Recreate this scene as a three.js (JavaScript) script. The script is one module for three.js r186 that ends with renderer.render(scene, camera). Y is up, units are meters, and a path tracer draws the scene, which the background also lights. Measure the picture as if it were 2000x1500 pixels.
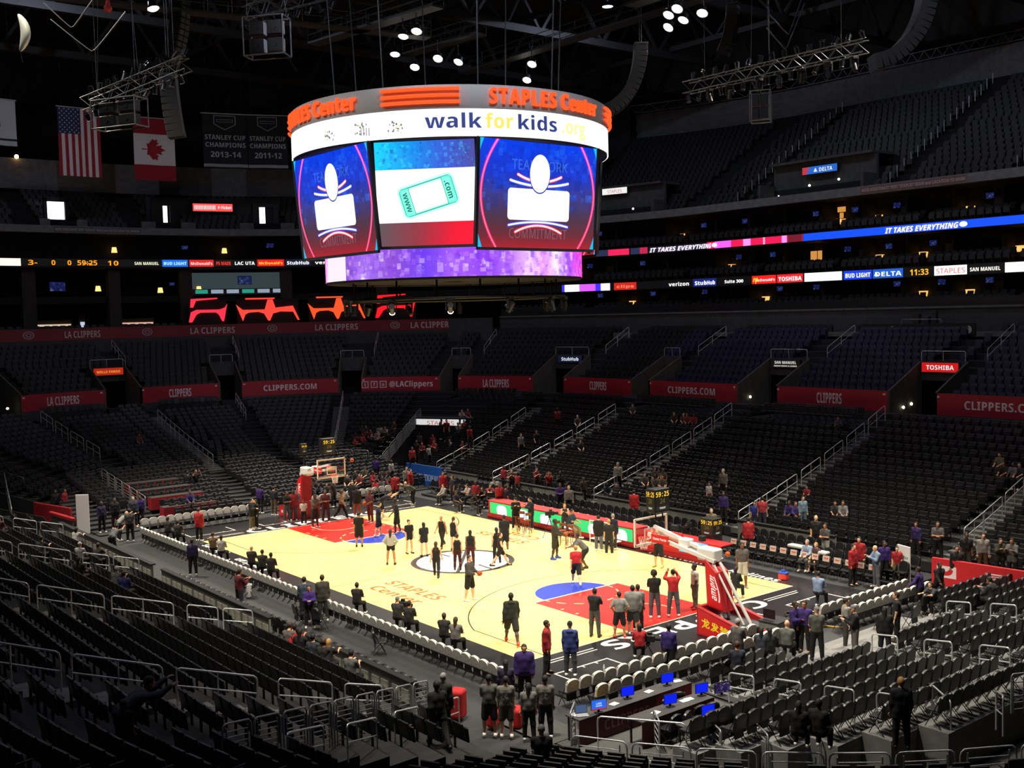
import * as THREE from 'three';
import { mergeGeometries } from 'three/addons/utils/BufferGeometryUtils.js';
import { RoundedBoxGeometry } from 'three/addons/geometries/RoundedBoxGeometry.js';
import { RectAreaLightUniformsLib } from 'three/addons/lights/RectAreaLightUniformsLib.js';
import { FontLoader } from 'three/addons/loaders/FontLoader.js';
import { TextGeometry } from 'three/addons/geometries/TextGeometry.js';

// ---------- camera, exposure, lights ----------
const PI = Math.PI, scene = new THREE.Scene();
scene.background = new THREE.Color(0x000000);
const camera = new THREE.PerspectiveCamera(38.994, 2000 / 1500, 0.3, 400);
camera.position.set(43.731, 12.305, 31.301);
camera.lookAt(43.731 - Math.cos(0.671346) * 10, 12.305 - Math.tan(0.06454) * 10, 31.301 - Math.sin(0.671346) * 10);
camera.rotateZ(-0.024889);
const renderer = new THREE.WebGLRenderer({ antialias: true });
renderer.toneMapping = THREE.LinearToneMapping;
renderer.toneMappingExposure = 1.0;
renderer.shadowMap.enabled = true;
RectAreaLightUniformsLib.init();
const LAMP_POWER = 10.5, FILL_POWER = 230, CROWN_POWER = 900;   // scale of the court floodlights' candela; added roof fill; unseen crown lamps
// catwalk floodlights: [x, y, z, aim x, aim z, cone, share of the power]
const LAMPS = [];
for (const [x, z, ax, az, k] of [[-21.0, 6.5, -12, 2, 73], [-18.4, -9.5, -14, -2, 53], [-16.8, -9.5, -8, 2, 20], [-22.9, -11.7, -16, -4, 138], [-25.5, -15.1, -13, 0, 54], [-22.3, -15.0, -9, 3, 122], [-22.4, -16.9, -17, 2, 92], [-20.0, -22.0, -12, -3, 114], [-24.5, -25.2, -16, -8, 192], [-4.8, -20.7, -3, 0, 20], [-3.5, -20.1, 2, 1, 20], [-5.1, -22.4, -5, -4, 46], [-6.9, -22.9, -7, 3, 20], [-3.3, -22.2, 4, -4, 20],
  [-20, 16, -15, 6, 289], [-17, 19, -10, 4, 198], [-8, 21.5, -6, 3, 20], [-3, 22, -1, 5, 71], [3, 22, 3, 4, 68], [8, 21.5, 7, 2, 20], [17, 19, 12, 6, 120], [20, 16, 15, 4, 368], [9, -22, 7, -4, 143], [16, -20, 11, -5, 132], [21, -14, 15, -6, 320], [23, 0, 14, 0, 160]])  // this row: lamps out of view, placed to light the court evenly
  LAMPS.push([x, 31, z, ax, az, 0.62, k]);

// ---------- helpers ----------
let rs = 12345;
const rnd = () => { rs = (rs + 0x6d2b79f5) | 0; let t = Math.imul(rs ^ (rs >>> 15), 1 | rs); t = (t + Math.imul(t ^ (t >>> 7), 61 | t)) ^ t; return ((t ^ (t >>> 14)) >>> 0) / 4294967296; };
const rr = (a, b) => a + (b - a) * rnd(), lerp = (a, b, t) => a + (b - a) * t;
const V = (x, y, z) => new THREE.Vector3(x, y, z);
const mats = {};
function M(color, rough = 0.8, metal = 0, extra) {
  const k = color + '|' + rough + '|' + metal + (extra ? JSON.stringify(extra) : '');
  return mats[k] ||= new THREE.MeshStandardMaterial({ color, roughness: rough, metalness: metal, ...(extra || {}) });
}
const glow = (color, k) => mats['g' + color + k] ||= new THREE.MeshStandardMaterial({ color: 0x000000, emissive: color, emissiveIntensity: k, roughness: 0.6 });
function canvas(w, h, draw) { const c = document.createElement('canvas'); c.width = w; c.height = h; draw(c.getContext('2d'), w, h); const t = new THREE.CanvasTexture(c); t.colorSpace = THREE.SRGBColorSpace; t.anisotropy = 8; return t; }
const screenMat = (tex, k = 1) => new THREE.MeshStandardMaterial({ color: 0x000000, emissive: 0xffffff, emissiveMap: tex, emissiveIntensity: k, roughness: 0.5 });
const printMat = (tex, rough = 0.7) => new THREE.MeshStandardMaterial({ map: tex, roughness: rough });
// a fine grain texture for plain surfaces
function grain(seed, base, spread, n = 256) {
  const d = new Uint8Array(n * n * 4); let s = seed;
  const R = () => (s = (s * 1664525 + 1013904223) >>> 0) / 4294967296;
  const coarse = []; for (let i = 0; i < 17 * 17; i++) coarse.push(R());
  for (let y = 0; y < n; y++) for (let x = 0; x < n; x++) {
    const u = x / n * 16, v = y / n * 16, i = u | 0, j = v | 0, f = u - i, g = v - j, C = (a, b) => coarse[(b % 16) * 17 + (a % 16)];
    const c = lerp(lerp(C(i, j), C(i + 1, j), f), lerp(C(i, j + 1), C(i + 1, j + 1), f), g);
    const k = base + spread * (0.6 * (c - 0.5) + 0.4 * (R() - 0.5)); const o = (y * n + x) * 4;
    d[o] = d[o + 1] = d[o + 2] = Math.max(0, Math.min(255, k)); d[o + 3] = 255;
  }
  const t = new THREE.DataTexture(d, n, n); t.colorSpace = THREE.SRGBColorSpace; t.wrapS = t.wrapT = THREE.RepeatWrapping; t.magFilter = THREE.LinearFilter; t.needsUpdate = true; return t;
}
const G1 = grain(7, 215, 70), G2 = grain(99, 205, 100);
const scaled = (t, s) => { const c = t.clone(); c.repeat.set(s, s); c.needsUpdate = true; return c; };
const rough = (color, r = 0.85, tex = G1, s = 0.25, metal = 0) => mats['r' + color + r + s + (tex === G1)] ||= new THREE.MeshStandardMaterial({ color, roughness: r, metalness: metal, map: scaled(tex, s) });

const used = {};
const numbered = (n) => { const k = used[n] = (used[n] ?? -1) + 1; return k ? n + '_' + String(k).padStart(3, '0') : n; };
const shade = (o) => { o.castShadow = o.receiveShadow = true; return o; };
function thing(name, label, category, pos = [0, 0, 0], turn = 0, group) {
  const o = new THREE.Group(); o.name = numbered(name); o.position.set(...pos); o.rotation.y = turn; scene.add(o);
  if (label && label.split(' ').length > 16) console.log('LONG', label);
  o.userData = { label, category }; if (group) o.userData.group = group; return o;
}
function part(name, geo, mat, parent, label) { const m = shade(new THREE.Mesh(merge(geo), mat)); m.name = name; if (label) m.userData.label = label; parent.add(m); return m; }
function one(name, geo, mat, label, category, group, kind) {
  const m = shade(new THREE.Mesh(merge(geo), mat)); m.name = numbered(name); scene.add(m); m.userData = { label };
  if (category) m.userData.category = category; if (group) m.userData.group = group; if (kind) m.userData.kind = kind; return m;
}
const struct = (name, geo, mat, label) => one(name, geo, mat, label, undefined, undefined, 'structure');
function copy(o, pos, turn, label, group) {
  const c = o.clone(); c.name = numbered(o.name.replace(/_\d{3}$/, '')); c.userData = { ...o.userData }; scene.add(c); c.position.set(...pos); c.rotation.set(0, turn, 0);
  if (label) c.userData.label = label; if (group) c.userData.group = group; return c;
}
function merge(list) {
  if (!Array.isArray(list)) return list;
  if (list.length === 1) return list[0];
  const mixed = list.some((g) => !g.index) ;
  const a = list.map((g) => { let q = mixed && g.index ? g.toNonIndexed() : g; for (const k of Object.keys(q.attributes)) if (!['position', 'normal', 'uv'].includes(k)) q.deleteAttribute(k); if (!q.attributes.uv) q.setAttribute('uv', new THREE.BufferAttribute(new Float32Array(q.attributes.position.count * 2), 2)); return q; });
  return mergeGeometries(a);
}
const place = (g, x, y, z, rx = 0, ry = 0, rz = 0) => g.applyMatrix4(new THREE.Matrix4().compose(V(x, y, z), new THREE.Quaternion().setFromEuler(new THREE.Euler(rx, ry, rz)), V(1, 1, 1)));
const bx = (w, h, d, x = 0, y = 0, z = 0, rx, ry, rz) => place(new THREE.BoxGeometry(w, h, d), x, y, z, rx, ry, rz);
const rb = (w, h, d, r, x = 0, y = 0, z = 0, rx, ry, rz, seg = 2) => place(new RoundedBoxGeometry(w, h, d, seg, r), x, y, z, rx, ry, rz);
const cy = (r1, r2, h, x = 0, y = 0, z = 0, rx, ry, rz, n = 12) => place(new THREE.CylinderGeometry(r1, r2, h, n), x, y, z, rx, ry, rz);
function bar(a, b, r, n = 6) { const A = V(...a), B = V(...b), d = B.clone().sub(A), g = new THREE.CylinderGeometry(r, r, d.length(), n); g.applyQuaternion(new THREE.Quaternion().setFromUnitVectors(V(0, 1, 0), d.normalize())); const m = A.add(B).multiplyScalar(0.5); return g.translate(m.x, m.y, m.z); }
function beam(a, b, w, h) { const A = V(...a), B = V(...b), d = B.clone().sub(A), g = new THREE.BoxGeometry(w, h, d.length()); const m = new THREE.Matrix4().lookAt(A, B, V(0, 1, 0)); m.setPosition(A.add(B).multiplyScalar(0.5)); return g.applyMatrix4(m); }
const tube = (pts, r, seg = 24, n = 6, closed = false) => new THREE.TubeGeometry(new THREE.CatmullRomCurve3(pts.map((p) => V(...p)), closed, 'catmullrom', 0.1), seg, r, n, closed);
function outline(pts, depth, bevel = 0) { const s = new THREE.Shape(pts.map((p) => new THREE.Vector2(...p))); return new THREE.ExtrudeGeometry(s, { depth, bevelEnabled: bevel > 0, bevelSize: bevel, bevelThickness: bevel, bevelSegments: 1, curveSegments: 12 }); }
// a sheet or slab whose corners are given as a grid of points
function gridGeo(rows, cols, at, uvAt, double = false) {
  const p = [], uv = [], ix = [];
  for (let i = 0; i <= rows; i++) for (let j = 0; j <= cols; j++) { p.push(...at(i / rows, j / cols)); uv.push(...(uvAt ? uvAt(i / rows, j / cols) : [j / cols, i / rows])); }
  for (let i = 0; i < rows; i++) for (let j = 0; j < cols; j++) { const a = i * (cols + 1) + j, b = a + 1, c = a + cols + 1, d = c + 1; ix.push(a, b, d, a, d, c); }
  const g = new THREE.BufferGeometry(); g.setAttribute('position', new THREE.Float32BufferAttribute(p, 3)); g.setAttribute('uv', new THREE.Float32BufferAttribute(uv, 2)); g.setIndex(ix); g.computeVertexNormals(); return g;
}

// ---------- the bowl: s runs along the curve 16 m outside the rink, d is the distance out from the rink boards ----------
const XC = 20.7, ZC = 3, R0 = 10.6, RR = R0 + 16, CL = RR * PI / 2, PER = 4 * XC + 4 * ZC + 4 * CL;
function fr(s, d) {
  s = ((s % PER) + PER) % PER;
  const f = (cx, cz, nx, nz) => ({ x: cx + nx * (R0 + d), z: cz + nz * (R0 + d), nx, nz, turn: Math.atan2(-nx, -nz) });
  if (s <= XC) return f(-s, -ZC, 0, -1);
  s -= XC; if (s < CL) { const a = s / RR; return f(-XC, -ZC, -Math.sin(a), -Math.cos(a)); }
  s -= CL; if (s <= 2 * ZC) return f(-XC, -ZC + s, -1, 0);
  s -= 2 * ZC; if (s < CL) { const a = s / RR; return f(-XC, ZC, -Math.cos(a), Math.sin(a)); }
  s -= CL; if (s <= 2 * XC) return f(-XC + s, ZC, 0, 1);
  s -= 2 * XC; if (s < CL) { const a = s / RR; return f(XC, ZC, Math.sin(a), Math.cos(a)); }
  s -= CL; if (s <= 2 * ZC) return f(XC, ZC - s, 1, 0);
  s -= 2 * ZC; if (s < CL) { const a = s / RR; return f(XC, -ZC, Math.cos(a), -Math.sin(a)); }
  s -= CL; return f(XC - s, -ZC, 0, -1);
}
const curved = (s) => { s = ((s % PER) + PER) % PER; for (const [a, n] of [[XC, CL], [XC + CL + 2 * ZC, CL], [3 * XC + 2 * CL + 2 * ZC, CL], [3 * XC + 3 * CL + 4 * ZC, CL]]) if (s >= a && s <= a + n) return true; return false; };
const lenAt = (s, d) => curved(s) ? (R0 + d) / RR : 1;   // metres at distance d for a metre of s
const prof = (d) => 0.33 + 0.26 * d + 0.0055 * d * d;    // height of the lower seating at distance d
const W = (s, d, y) => { const f = fr(s, d); return [f.x, y, f.z]; };
// sweep an open profile [[d, y], ...] along s0..s1; each profile segment has its own flat normals
function sweep(profile, s0, s1, step = 1.5, caps = true) {
  const n = Math.max(1, Math.ceil((s1 - s0) / step)), p = [], nn = [], uv = [], ix = [];
  for (let k = 0; k < profile.length - 1; k++) {
    const [d0, y0] = profile[k], [d1, y1] = profile[k + 1], L = Math.hypot(d1 - d0, y1 - y0); if (L < 1e-6) continue;
    const nd = -(y1 - y0) / L, ny = (d1 - d0) / L, b = p.length / 3;
    for (let i = 0; i <= n; i++) {
      const s = lerp(s0, s1, i / n);
      for (const [d, y, v] of [[d0, y0, 0], [d1, y1, L]]) { const f = fr(s, d); p.push(f.x, y, f.z); nn.push(f.nx * nd, ny, f.nz * nd); uv.push(s - s0, v); }
      if (i < n) { const a = b + i * 2; ix.push(a, a + 1, a + 3, a, a + 3, a + 2); }
    }
  }
  const g = new THREE.BufferGeometry(); g.setAttribute('position', new THREE.Float32BufferAttribute(p, 3)); g.setAttribute('normal', new THREE.Float32BufferAttribute(nn, 3)); g.setAttribute('uv', new THREE.Float32BufferAttribute(uv, 2)); g.setIndex(ix);
  if (!caps || profile.length < 4) return g;
  const closed = profile.slice(0, profile[0].every((v, i) => v === profile[profile.length - 1][i]) ? -1 : undefined), tri = THREE.ShapeUtils.triangulateShape(closed.map((q) => new THREE.Vector2(...q)), []), list = [g];
  for (const s of [s0, s1]) {
    const cp = [], cu = []; for (const t of tri) for (const i of t) { cp.push(...W(s, ...closed[i])); cu.push(...closed[i]); }
    const c = new THREE.BufferGeometry(); c.setAttribute('position', new THREE.Float32BufferAttribute(cp, 3)); c.setAttribute('uv', new THREE.Float32BufferAttribute(cu, 2)); c.computeVertexNormals(); list.push(c);
  }
  return merge(list);
}
const slab = (d0, d1, y0, y1, s0, s1, step) => sweep([[d0, y0], [d0, y1], [d1, y1], [d1, y0], [d0, y0]], s0, s1, step);   // a solid curved bar
// a curved printed or glowing face at distance d, u running with the picture for someone on the court (decreasing s)
function face(d, y0, y1, s0, s1, step = 1) {
  const n = Math.max(1, Math.ceil((s1 - s0) / step));
  return gridGeo(1, n, (v, u) => W(lerp(s1, s0, u), d, lerp(y0, y1, v)));
}

const ORD = ['first', 'second', 'third', 'fourth', 'fifth', 'sixth', 'seventh', 'eighth', 'ninth', 'tenth', 'eleventh', 'twelfth', 'thirteenth', 'fourteenth', 'fifteenth', 'sixteenth', 'seventeenth', 'eighteenth', 'nineteenth'];
const TENS = ['', '', 'twenty', 'thirty', 'forty', 'fifty', 'sixty', 'seventy', 'eighty', 'ninety'];
function ord(i) { const n = i + 1; if (n >= 100) return n === 100 ? 'hundredth' : 'hundred-and-' + ord(n - 101); if (i < 19) return ORD[i]; const a = (n / 10) | 0, b = n % 10; return b ? TENS[a] + '-' + ORD[b - 1] : TENS[a].replace(/y$/, 'ieth'); }
// ---------- the shell ----------
const CONC = rough(0x4a4a4c, 0.9), CONCD = rough(0x2a2a2c, 0.9), CONCL = rough(0x6b6a68, 0.85), DARK = rough(0x141416, 0.9), BLACK = M(0x0b0b0c, 0.8), STEEL = M(0xb9bcc0, 0.3, 0.85), STEELD = M(0x3b3d40, 0.5, 0.6), REDP = M(0xa01226, 0.6), WHITE = M(0xe8e6e2, 0.6);
const blend = (s, d) => Math.pow(Math.abs(fr(s, d).nx), 4);
const Y = (s, d) => lerp(prof(d), 1.3 + 0.22 * d + 0.003 * d * d, blend(s, 0));   // seating height, higher behind the baskets
struct('floor', bx(124, 0.3, 96, 0, -0.2, 0), rough(0x3a3b3c, 0.55, G1, 0.2));
struct('ceiling', bx(230, 0.6, 190, 0, 42, 0), M(0x1b1c1f, 0.9));

// lower seating: concrete terraces between the vomitories, one piece to a section
const VOMS = [[64.5, 67.5], [74.2, 77.2], [55.7, 57.7], [45.1, 47.2], [36.1, 37.9], [25.4, 28.7], [15.8, 17.7], [3.6, 7.0], [-8.3, -5.1], [-20.0, -16.8]];
const NEARV = [[-40, -37.8], [-31, -28], [-52, -50], [-62, -60]];
const PLATFORMS = [[67.5, 74.2], [57.7, 64.5], [28.7, 36.1], [7.0, 15.8], [-5.1, 3.6]];
const TREAD = 0.86, rowD = (k) => 0.5 + TREAD * k;
const TUNNELS = [[31.5, 38.6], [92.5, 99.5], [PER - 38.6, PER - 31.5]];
const inRange = (s, list, pad = 0) => list.some(([a, b]) => s > a - pad && s < b + pad);
// sections of the lower bowl: [s0, s1, first row, last row]
const SECTIONS = [];
{
  const cuts = new Set([0, PER]);
  for (const [a, b] of [...TUNNELS, ...PLATFORMS]) { cuts.add(((a % PER) + PER) % PER); cuts.add(((b % PER) + PER) % PER); }
  cuts.add(152.5); cuts.add(197); cuts.add(46); cuts.add(85); cuts.add(110.3); cuts.add(131); cuts.add(225); cuts.add(242);
  const c = [...cuts].sort((a, b) => a - b);
  for (let i = 0; i < c.length - 1; i++) {
    const m = (c[i] + c[i + 1]) / 2, inT = inRange(m, TUNNELS), plat = inRange(m, PLATFORMS) || inRange(m - PER, PLATFORMS), corner = m > 152.5 && m < 197;
    SECTIONS.push([c[i], c[i + 1], inT ? 10 : corner ? 7 : 0, plat ? 14 : 17]);
  }
}
for (const [s0, s1, k0, k1] of SECTIONS) {
  const step = curved((s0 + s1) / 2) ? 1.3 : 8, n = Math.max(1, Math.ceil((s1 - s0) / step)), list = [];
  for (let i = 0; i < n; i++) {
    const a = lerp(s0, s1, i / n), b = lerp(s0, s1, (i + 1) / n), m = (a + b) / 2, P = [[rowD(k0), 0]];
    for (let k = k0; k <= k1; k++) P.push([rowD(k), Y(m, rowD(k))], [rowD(k + 1), Y(m, rowD(k))]);
    if (k1 < 17) P.push([rowD(k1 + 1), Y(m, rowD(k1 + 1)) + 0.12], [rowD(k1 + 1) + 0.3, Y(m, rowD(k1 + 1)) + 0.12], [rowD(k1 + 1) + 0.3, 4.95], [16.4, 4.95]);
    else P.push([rowD(18), 4.95], [16.4, 4.95]);
    list.push(sweep(P, a, b, 3, false));
  }
  struct('terrace', list, CONCD);
}
// walls of the tunnels under the seats
for (const [a, b] of TUNNELS) {
  for (const s of [a, b]) { const top = [[0, 0]]; for (let k = 0; k <= 10; k++) top.push([rowD(k), Y(s, rowD(k)) + 0.25]); top.push([rowD(10) + 0.3, 0]); const g = outline(top, 0.12), f = fr(s, 0); place(g, 0, 0, 0, 0, 0, 0); const m = new THREE.Matrix4().makeBasis(V(f.nx, 0, f.nz), V(0, 1, 0), V(-f.nz, 0, f.nx).negate().multiplyScalar(-1)); m.setPosition(f.x, 0, f.z); g.applyMatrix4(m); struct('tunnel_wall', g, DARK); }
  struct('tunnel_ceiling', sweep([[rowD(10), 3.0], [17, 3.0]], a, b, 2), DARK);
  struct('tunnel_end_wall', sweep([[17, 0], [17, 3.1]], a, b, 2), M(0x17171a, 0.9));
}
// hockey boards along both sides: lit pale panels under a black rail, each panel its own piece
const BOARD = rough(0xd8d3c0, 0.5), BOARDF = M(0x77766c, 0.5);
function dasher(z, x0, x1, gaps, name, label) {
  const g = thing(name, label, 'barrier');
  for (let x = x0; x < x1 - 0.1; x += 1.22) {
    if (gaps.some(([a, b]) => x + 0.6 > a && x + 0.6 < b)) continue;
    const inner = Math.sign(z);
    const pn = part('panel', [bx(1.2, 1.0, 0.08, x + 0.61, 0.52, z)], BOARDF, g);
    part('face', [bx(0.46, 0.42, 0.02, x + 0.34, 0.58, z + inner * 0.05), bx(0.46, 0.42, 0.02, x + 0.88, 0.58, z + inner * 0.05)], BOARD, pn);
    part('cap_rail', [rb(1.22, 0.07, 0.26, 0.02, x + 0.61, 1.07, z - inner * 0.04)], BLACK, pn);
  }
  return g;
}
dasher(13.55, -20.5, 16.2, [[-5.6, -4.1], [6.3, 7.9]], 'hockey_board', 'pale panelled hockey boards with a black rail below the shadowed stand');
dasher(-13.55, -20.5, 16.2, [[-16.5, -15], [-6, -4.6], [5.2, 6.6], [13, 16]], 'hockey_board', 'hockey boards hidden behind the courtside chairs on the bench side');

// the wall between black seats and blue seats, hung with red banners, and the vomitories through the blue seats
const BLUE = (d) => 6.0 + (d - 16) * 0.456;
const banner = (txt, w, icon) => canvas(1024, Math.round(1024 * 1.15 / w), (g, W_, H) => {
  g.fillStyle = '#a51c2e'; g.fillRect(0, 0, W_, H); g.fillStyle = '#e6dfe0'; g.textAlign = 'center'; g.textBaseline = 'middle'; g.font = 'bold ' + Math.round(H * 0.62) + 'px sans-serif';
  g.save(); g.translate(W_ * 0.5, H * 0.5); g.scale(txt.includes('LA CLIP') ? 0.62 : txt === 'CLIPPERS' ? 0.62 : 0.95, txt.includes('.') || icon ? 0.85 : 1.15);
  g.fillText(txt, icon ? H * 0.9 : 0, 0);
  if (icon) { const w2 = g.measureText(txt).width / 2; for (let i = 0; i < 3; i++) { const x = H * 0.9 - w2 - H * 0.75 * (3 - i); g.lineWidth = H * 0.06; g.strokeStyle = '#e6dfe0'; g.strokeRect(x, -H * 0.24, H * 0.5, H * 0.48); g.font = 'bold ' + Math.round(H * 0.4) + 'px sans-serif'; g.fillText(['t', 'f', 'o'][i], x + H * 0.25, 0); g.font = 'bold ' + Math.round(H * 0.62) + 'px sans-serif'; } }
  g.restore(); g.fillStyle = '#d9ccd0'; g.fillRect(H * 0.1, H * 0.12, H * 0.16, H * 0.1); g.fillRect(W_ - H * 0.3, H * 0.12, H * 0.16, H * 0.1);
});
const seg = VOMS.map(([a, b]) => [a, b]).sort((p, q) => p[0] - q[0]);
const BANNER_TXT = { 67.5: 'LA CLIPPERS', 57.7: 'CLIPPERS', 47.2: 'CLIPPERS.COM', 37.9: '@LAClippers', 28.7: 'LA CLIPPERS', 17.7: 'CLIPPERS', 7.0: 'CLIPPERS.COM', '-5.1': 'CLIPPERS', '-16.8': 'CLIPPERS.COM', 77.2: '' };
const BANNER_WHERE = { 67.5: 'above the loose chairs beside the bank-sign portal', 57.7: 'behind the loose chairs at the far end of the arena', 47.2: 'above the far-end seats between two portals', 37.9: 'with three icon squares, above the far corner seats', 28.7: 'behind loose chairs next to the narrow portal', 17.7: 'on the side wall below the ticket-site sign', 7.0: 'behind the loose chairs below the casino-sign portal', '-5.1': 'between the casino-sign portal and the red-sign portal', '-16.8': 'on the wall past the red-sign portal', 77.2: 'cut off at the edge past the far portal' };
for (let i = 0; i < seg.length; i++) {
  const a = seg[i][1], b = i + 1 < seg.length ? seg[i + 1][0] : 84;
  struct('parapet_wall', slab(16.02, 16.2, 4.9, 6.85, a, b, 1.5), CONC);
  const w = b - a, txt = BANNER_TXT[a] ?? '';
  const o = one('wall_banner', face(16.0, 5.55, 6.88, a, b), printMat(banner(txt, w, txt[0] === '@'), 0.6), 'red wall banner ' + (txt ? 'reading ' + txt + ' ' : '') + (BANNER_WHERE[a] || 'on the parapet'), 'banner');
  if (txt === '') o.userData.label = 'plain red wall banner cut off at the edge past the far portal';
}
// blue tier terrace
for (const [a, b] of [...seg.map((q, i) => [q[1], i + 1 < seg.length ? seg[i + 1][0] : 84, 0]), ...seg.map((q) => [q[0], q[1], 4])].map((q) => [q[0], q[1], q[2]])) {
  const P = []; const k0 = a, first = seg.some((q) => q[0] === a && q[1] === b) ? 4 : 0;
  P.push([16.2 + first * 0.9, first ? 7.95 : 4.9]);
  for (let k = first; k < 10; k++) P.push([16.2 + 0.9 * k, BLUE(16.2 + 0.9 * k)], [16.2 + 0.9 * (k + 1), BLUE(16.2 + 0.9 * k)]);
  P.push([25.2, 9.7]);
  struct('terrace', sweep(P, a, b, 1.5, false), CONCD);
}
const VOMSIGN = { 64.5: ['WELLS FARGO', '#c22a10', '#ffb04a', 'dark red lit bank sign over the far-end portal'], 25.4: ['StubHub', '#131a3a', '#ffffff', 'dark blue lit ticket-site sign over the corner portal'], 3.6: ['SAN MANUEL', '#10100e', '#f4f2ea', 'black lit casino sign over the portal with pale walls'], '-8.3': ['TOSHIBA', '#e01818', '#ffffff', 'bright red lit electronics sign over the portal on the side wall'] };
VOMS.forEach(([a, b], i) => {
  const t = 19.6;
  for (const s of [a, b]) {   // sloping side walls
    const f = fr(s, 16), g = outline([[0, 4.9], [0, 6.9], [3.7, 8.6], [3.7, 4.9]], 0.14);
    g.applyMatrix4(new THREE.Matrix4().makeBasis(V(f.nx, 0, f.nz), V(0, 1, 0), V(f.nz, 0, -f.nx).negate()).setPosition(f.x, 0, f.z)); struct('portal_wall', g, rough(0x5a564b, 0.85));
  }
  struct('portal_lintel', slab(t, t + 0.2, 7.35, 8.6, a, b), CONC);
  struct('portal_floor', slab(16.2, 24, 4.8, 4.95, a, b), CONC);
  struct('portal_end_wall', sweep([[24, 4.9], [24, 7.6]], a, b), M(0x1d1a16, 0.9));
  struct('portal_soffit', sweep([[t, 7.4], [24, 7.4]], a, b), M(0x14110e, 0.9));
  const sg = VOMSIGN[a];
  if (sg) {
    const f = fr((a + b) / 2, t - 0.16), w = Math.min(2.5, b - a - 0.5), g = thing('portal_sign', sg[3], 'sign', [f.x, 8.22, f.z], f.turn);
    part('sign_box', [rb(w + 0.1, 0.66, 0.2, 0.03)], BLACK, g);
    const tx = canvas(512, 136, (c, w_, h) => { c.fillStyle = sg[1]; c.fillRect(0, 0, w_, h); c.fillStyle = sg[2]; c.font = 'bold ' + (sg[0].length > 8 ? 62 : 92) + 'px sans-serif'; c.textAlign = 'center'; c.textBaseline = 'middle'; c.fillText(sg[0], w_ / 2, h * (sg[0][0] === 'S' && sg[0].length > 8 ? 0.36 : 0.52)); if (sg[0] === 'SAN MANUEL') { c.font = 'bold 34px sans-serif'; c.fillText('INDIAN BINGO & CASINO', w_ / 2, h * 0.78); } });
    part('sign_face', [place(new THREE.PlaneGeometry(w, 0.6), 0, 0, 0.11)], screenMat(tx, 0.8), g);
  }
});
// small round wall lamps in the portals
const lampBall = [];
for (const [s, d, y, why] of [[-5.35, 17.4, 5.75, 'in the red-sign portal, the inner one'], [-5.3, 18.4, 5.9, 'in the red-sign portal, the outer one'], [7.0 - 0.25, 17.2, 5.9, 'on the wall of the casino-sign portal'], [75.0, 16.6, 5.9, 'in the dim portal at the far edge']]) {
  const f = fr(s, d), g = thing('wall_lamp', 'small round white wall lamp ' + why, 'lamp', [f.x, y, f.z]);
  part('backplate', [cy(0.12, 0.12, 0.05, 0, 0, 0, PI / 2)], STEELD, g); part('globe', [new THREE.SphereGeometry(0.1, 10, 8)], glow(0xfff2d0, 6), g);
}

// ledge, suite floors and fascias
const SUITE_S0 = -30, SUITE_S1 = 98;
struct('ledge_floor', slab(25.2, 28.2, 9.75, 10.0, SUITE_S0, SUITE_S1, 1.5), CONC);
struct('ledge_wall', slab(25.2, 25.45, 9.7, 10.35, -30, 36, 1.5), CONCL);
struct('suite_base_wall', slab(27.6, 28, 9.9, 11.95, -30, 36, 1.5), CONC);
struct('suite_base_cap', slab(27.45, 28.2, 11.95, 12.1, -30, 36, 1.5), CONCL);
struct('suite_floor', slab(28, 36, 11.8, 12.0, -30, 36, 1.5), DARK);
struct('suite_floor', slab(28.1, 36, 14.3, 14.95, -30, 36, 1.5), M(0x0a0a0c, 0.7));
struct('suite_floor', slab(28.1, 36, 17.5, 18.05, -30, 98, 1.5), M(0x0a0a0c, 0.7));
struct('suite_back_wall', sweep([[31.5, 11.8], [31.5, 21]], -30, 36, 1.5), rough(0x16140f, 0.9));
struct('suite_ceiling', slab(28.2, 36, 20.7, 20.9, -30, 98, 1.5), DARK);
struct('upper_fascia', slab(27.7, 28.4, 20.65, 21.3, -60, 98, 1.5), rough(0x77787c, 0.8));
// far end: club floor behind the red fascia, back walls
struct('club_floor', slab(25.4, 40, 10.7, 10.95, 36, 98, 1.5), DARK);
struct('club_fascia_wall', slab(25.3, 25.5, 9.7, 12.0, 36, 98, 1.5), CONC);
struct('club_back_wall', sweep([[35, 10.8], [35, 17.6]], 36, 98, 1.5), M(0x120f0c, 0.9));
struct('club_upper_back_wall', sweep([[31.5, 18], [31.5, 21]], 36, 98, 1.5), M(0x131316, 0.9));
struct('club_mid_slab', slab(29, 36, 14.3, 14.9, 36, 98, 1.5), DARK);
{
  const t = canvas(2048, 64, (g, w, h) => { g.fillStyle = '#7d1a2a'; g.fillRect(0, 0, w, h); g.fillStyle = '#c9b9bd'; g.textBaseline = 'middle'; g.textAlign = 'center'; const S0 = 39.3, S1 = 74, u = (s) => (S1 - s) / (S1 - S0) * w;
    for (const s of [66.2, 56.4, 47.6, 40.6]) { g.save(); g.translate(u(s), h / 2); g.scale(0.72, 1.15); g.font = 'bold 44px sans-serif'; g.fillText('LA CLIPPERS', 0, 2); g.restore(); }
    for (const s of [70.2, 60.9, 52.2, 43.3]) { g.beginPath(); g.arc(u(s), h / 2, 19, 0, 7); g.lineWidth = 5; g.strokeStyle = '#a8939a'; g.stroke(); g.beginPath(); g.arc(u(s), h / 2, 9, 0, 7); g.stroke(); } });
  one('fascia_banner', face(25.28, 10.95, 12.0, 39.3, 74), printMat(t, 0.6), 'long dark red fascia banner with repeated team lettering below the far club', 'banner');
}
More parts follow.
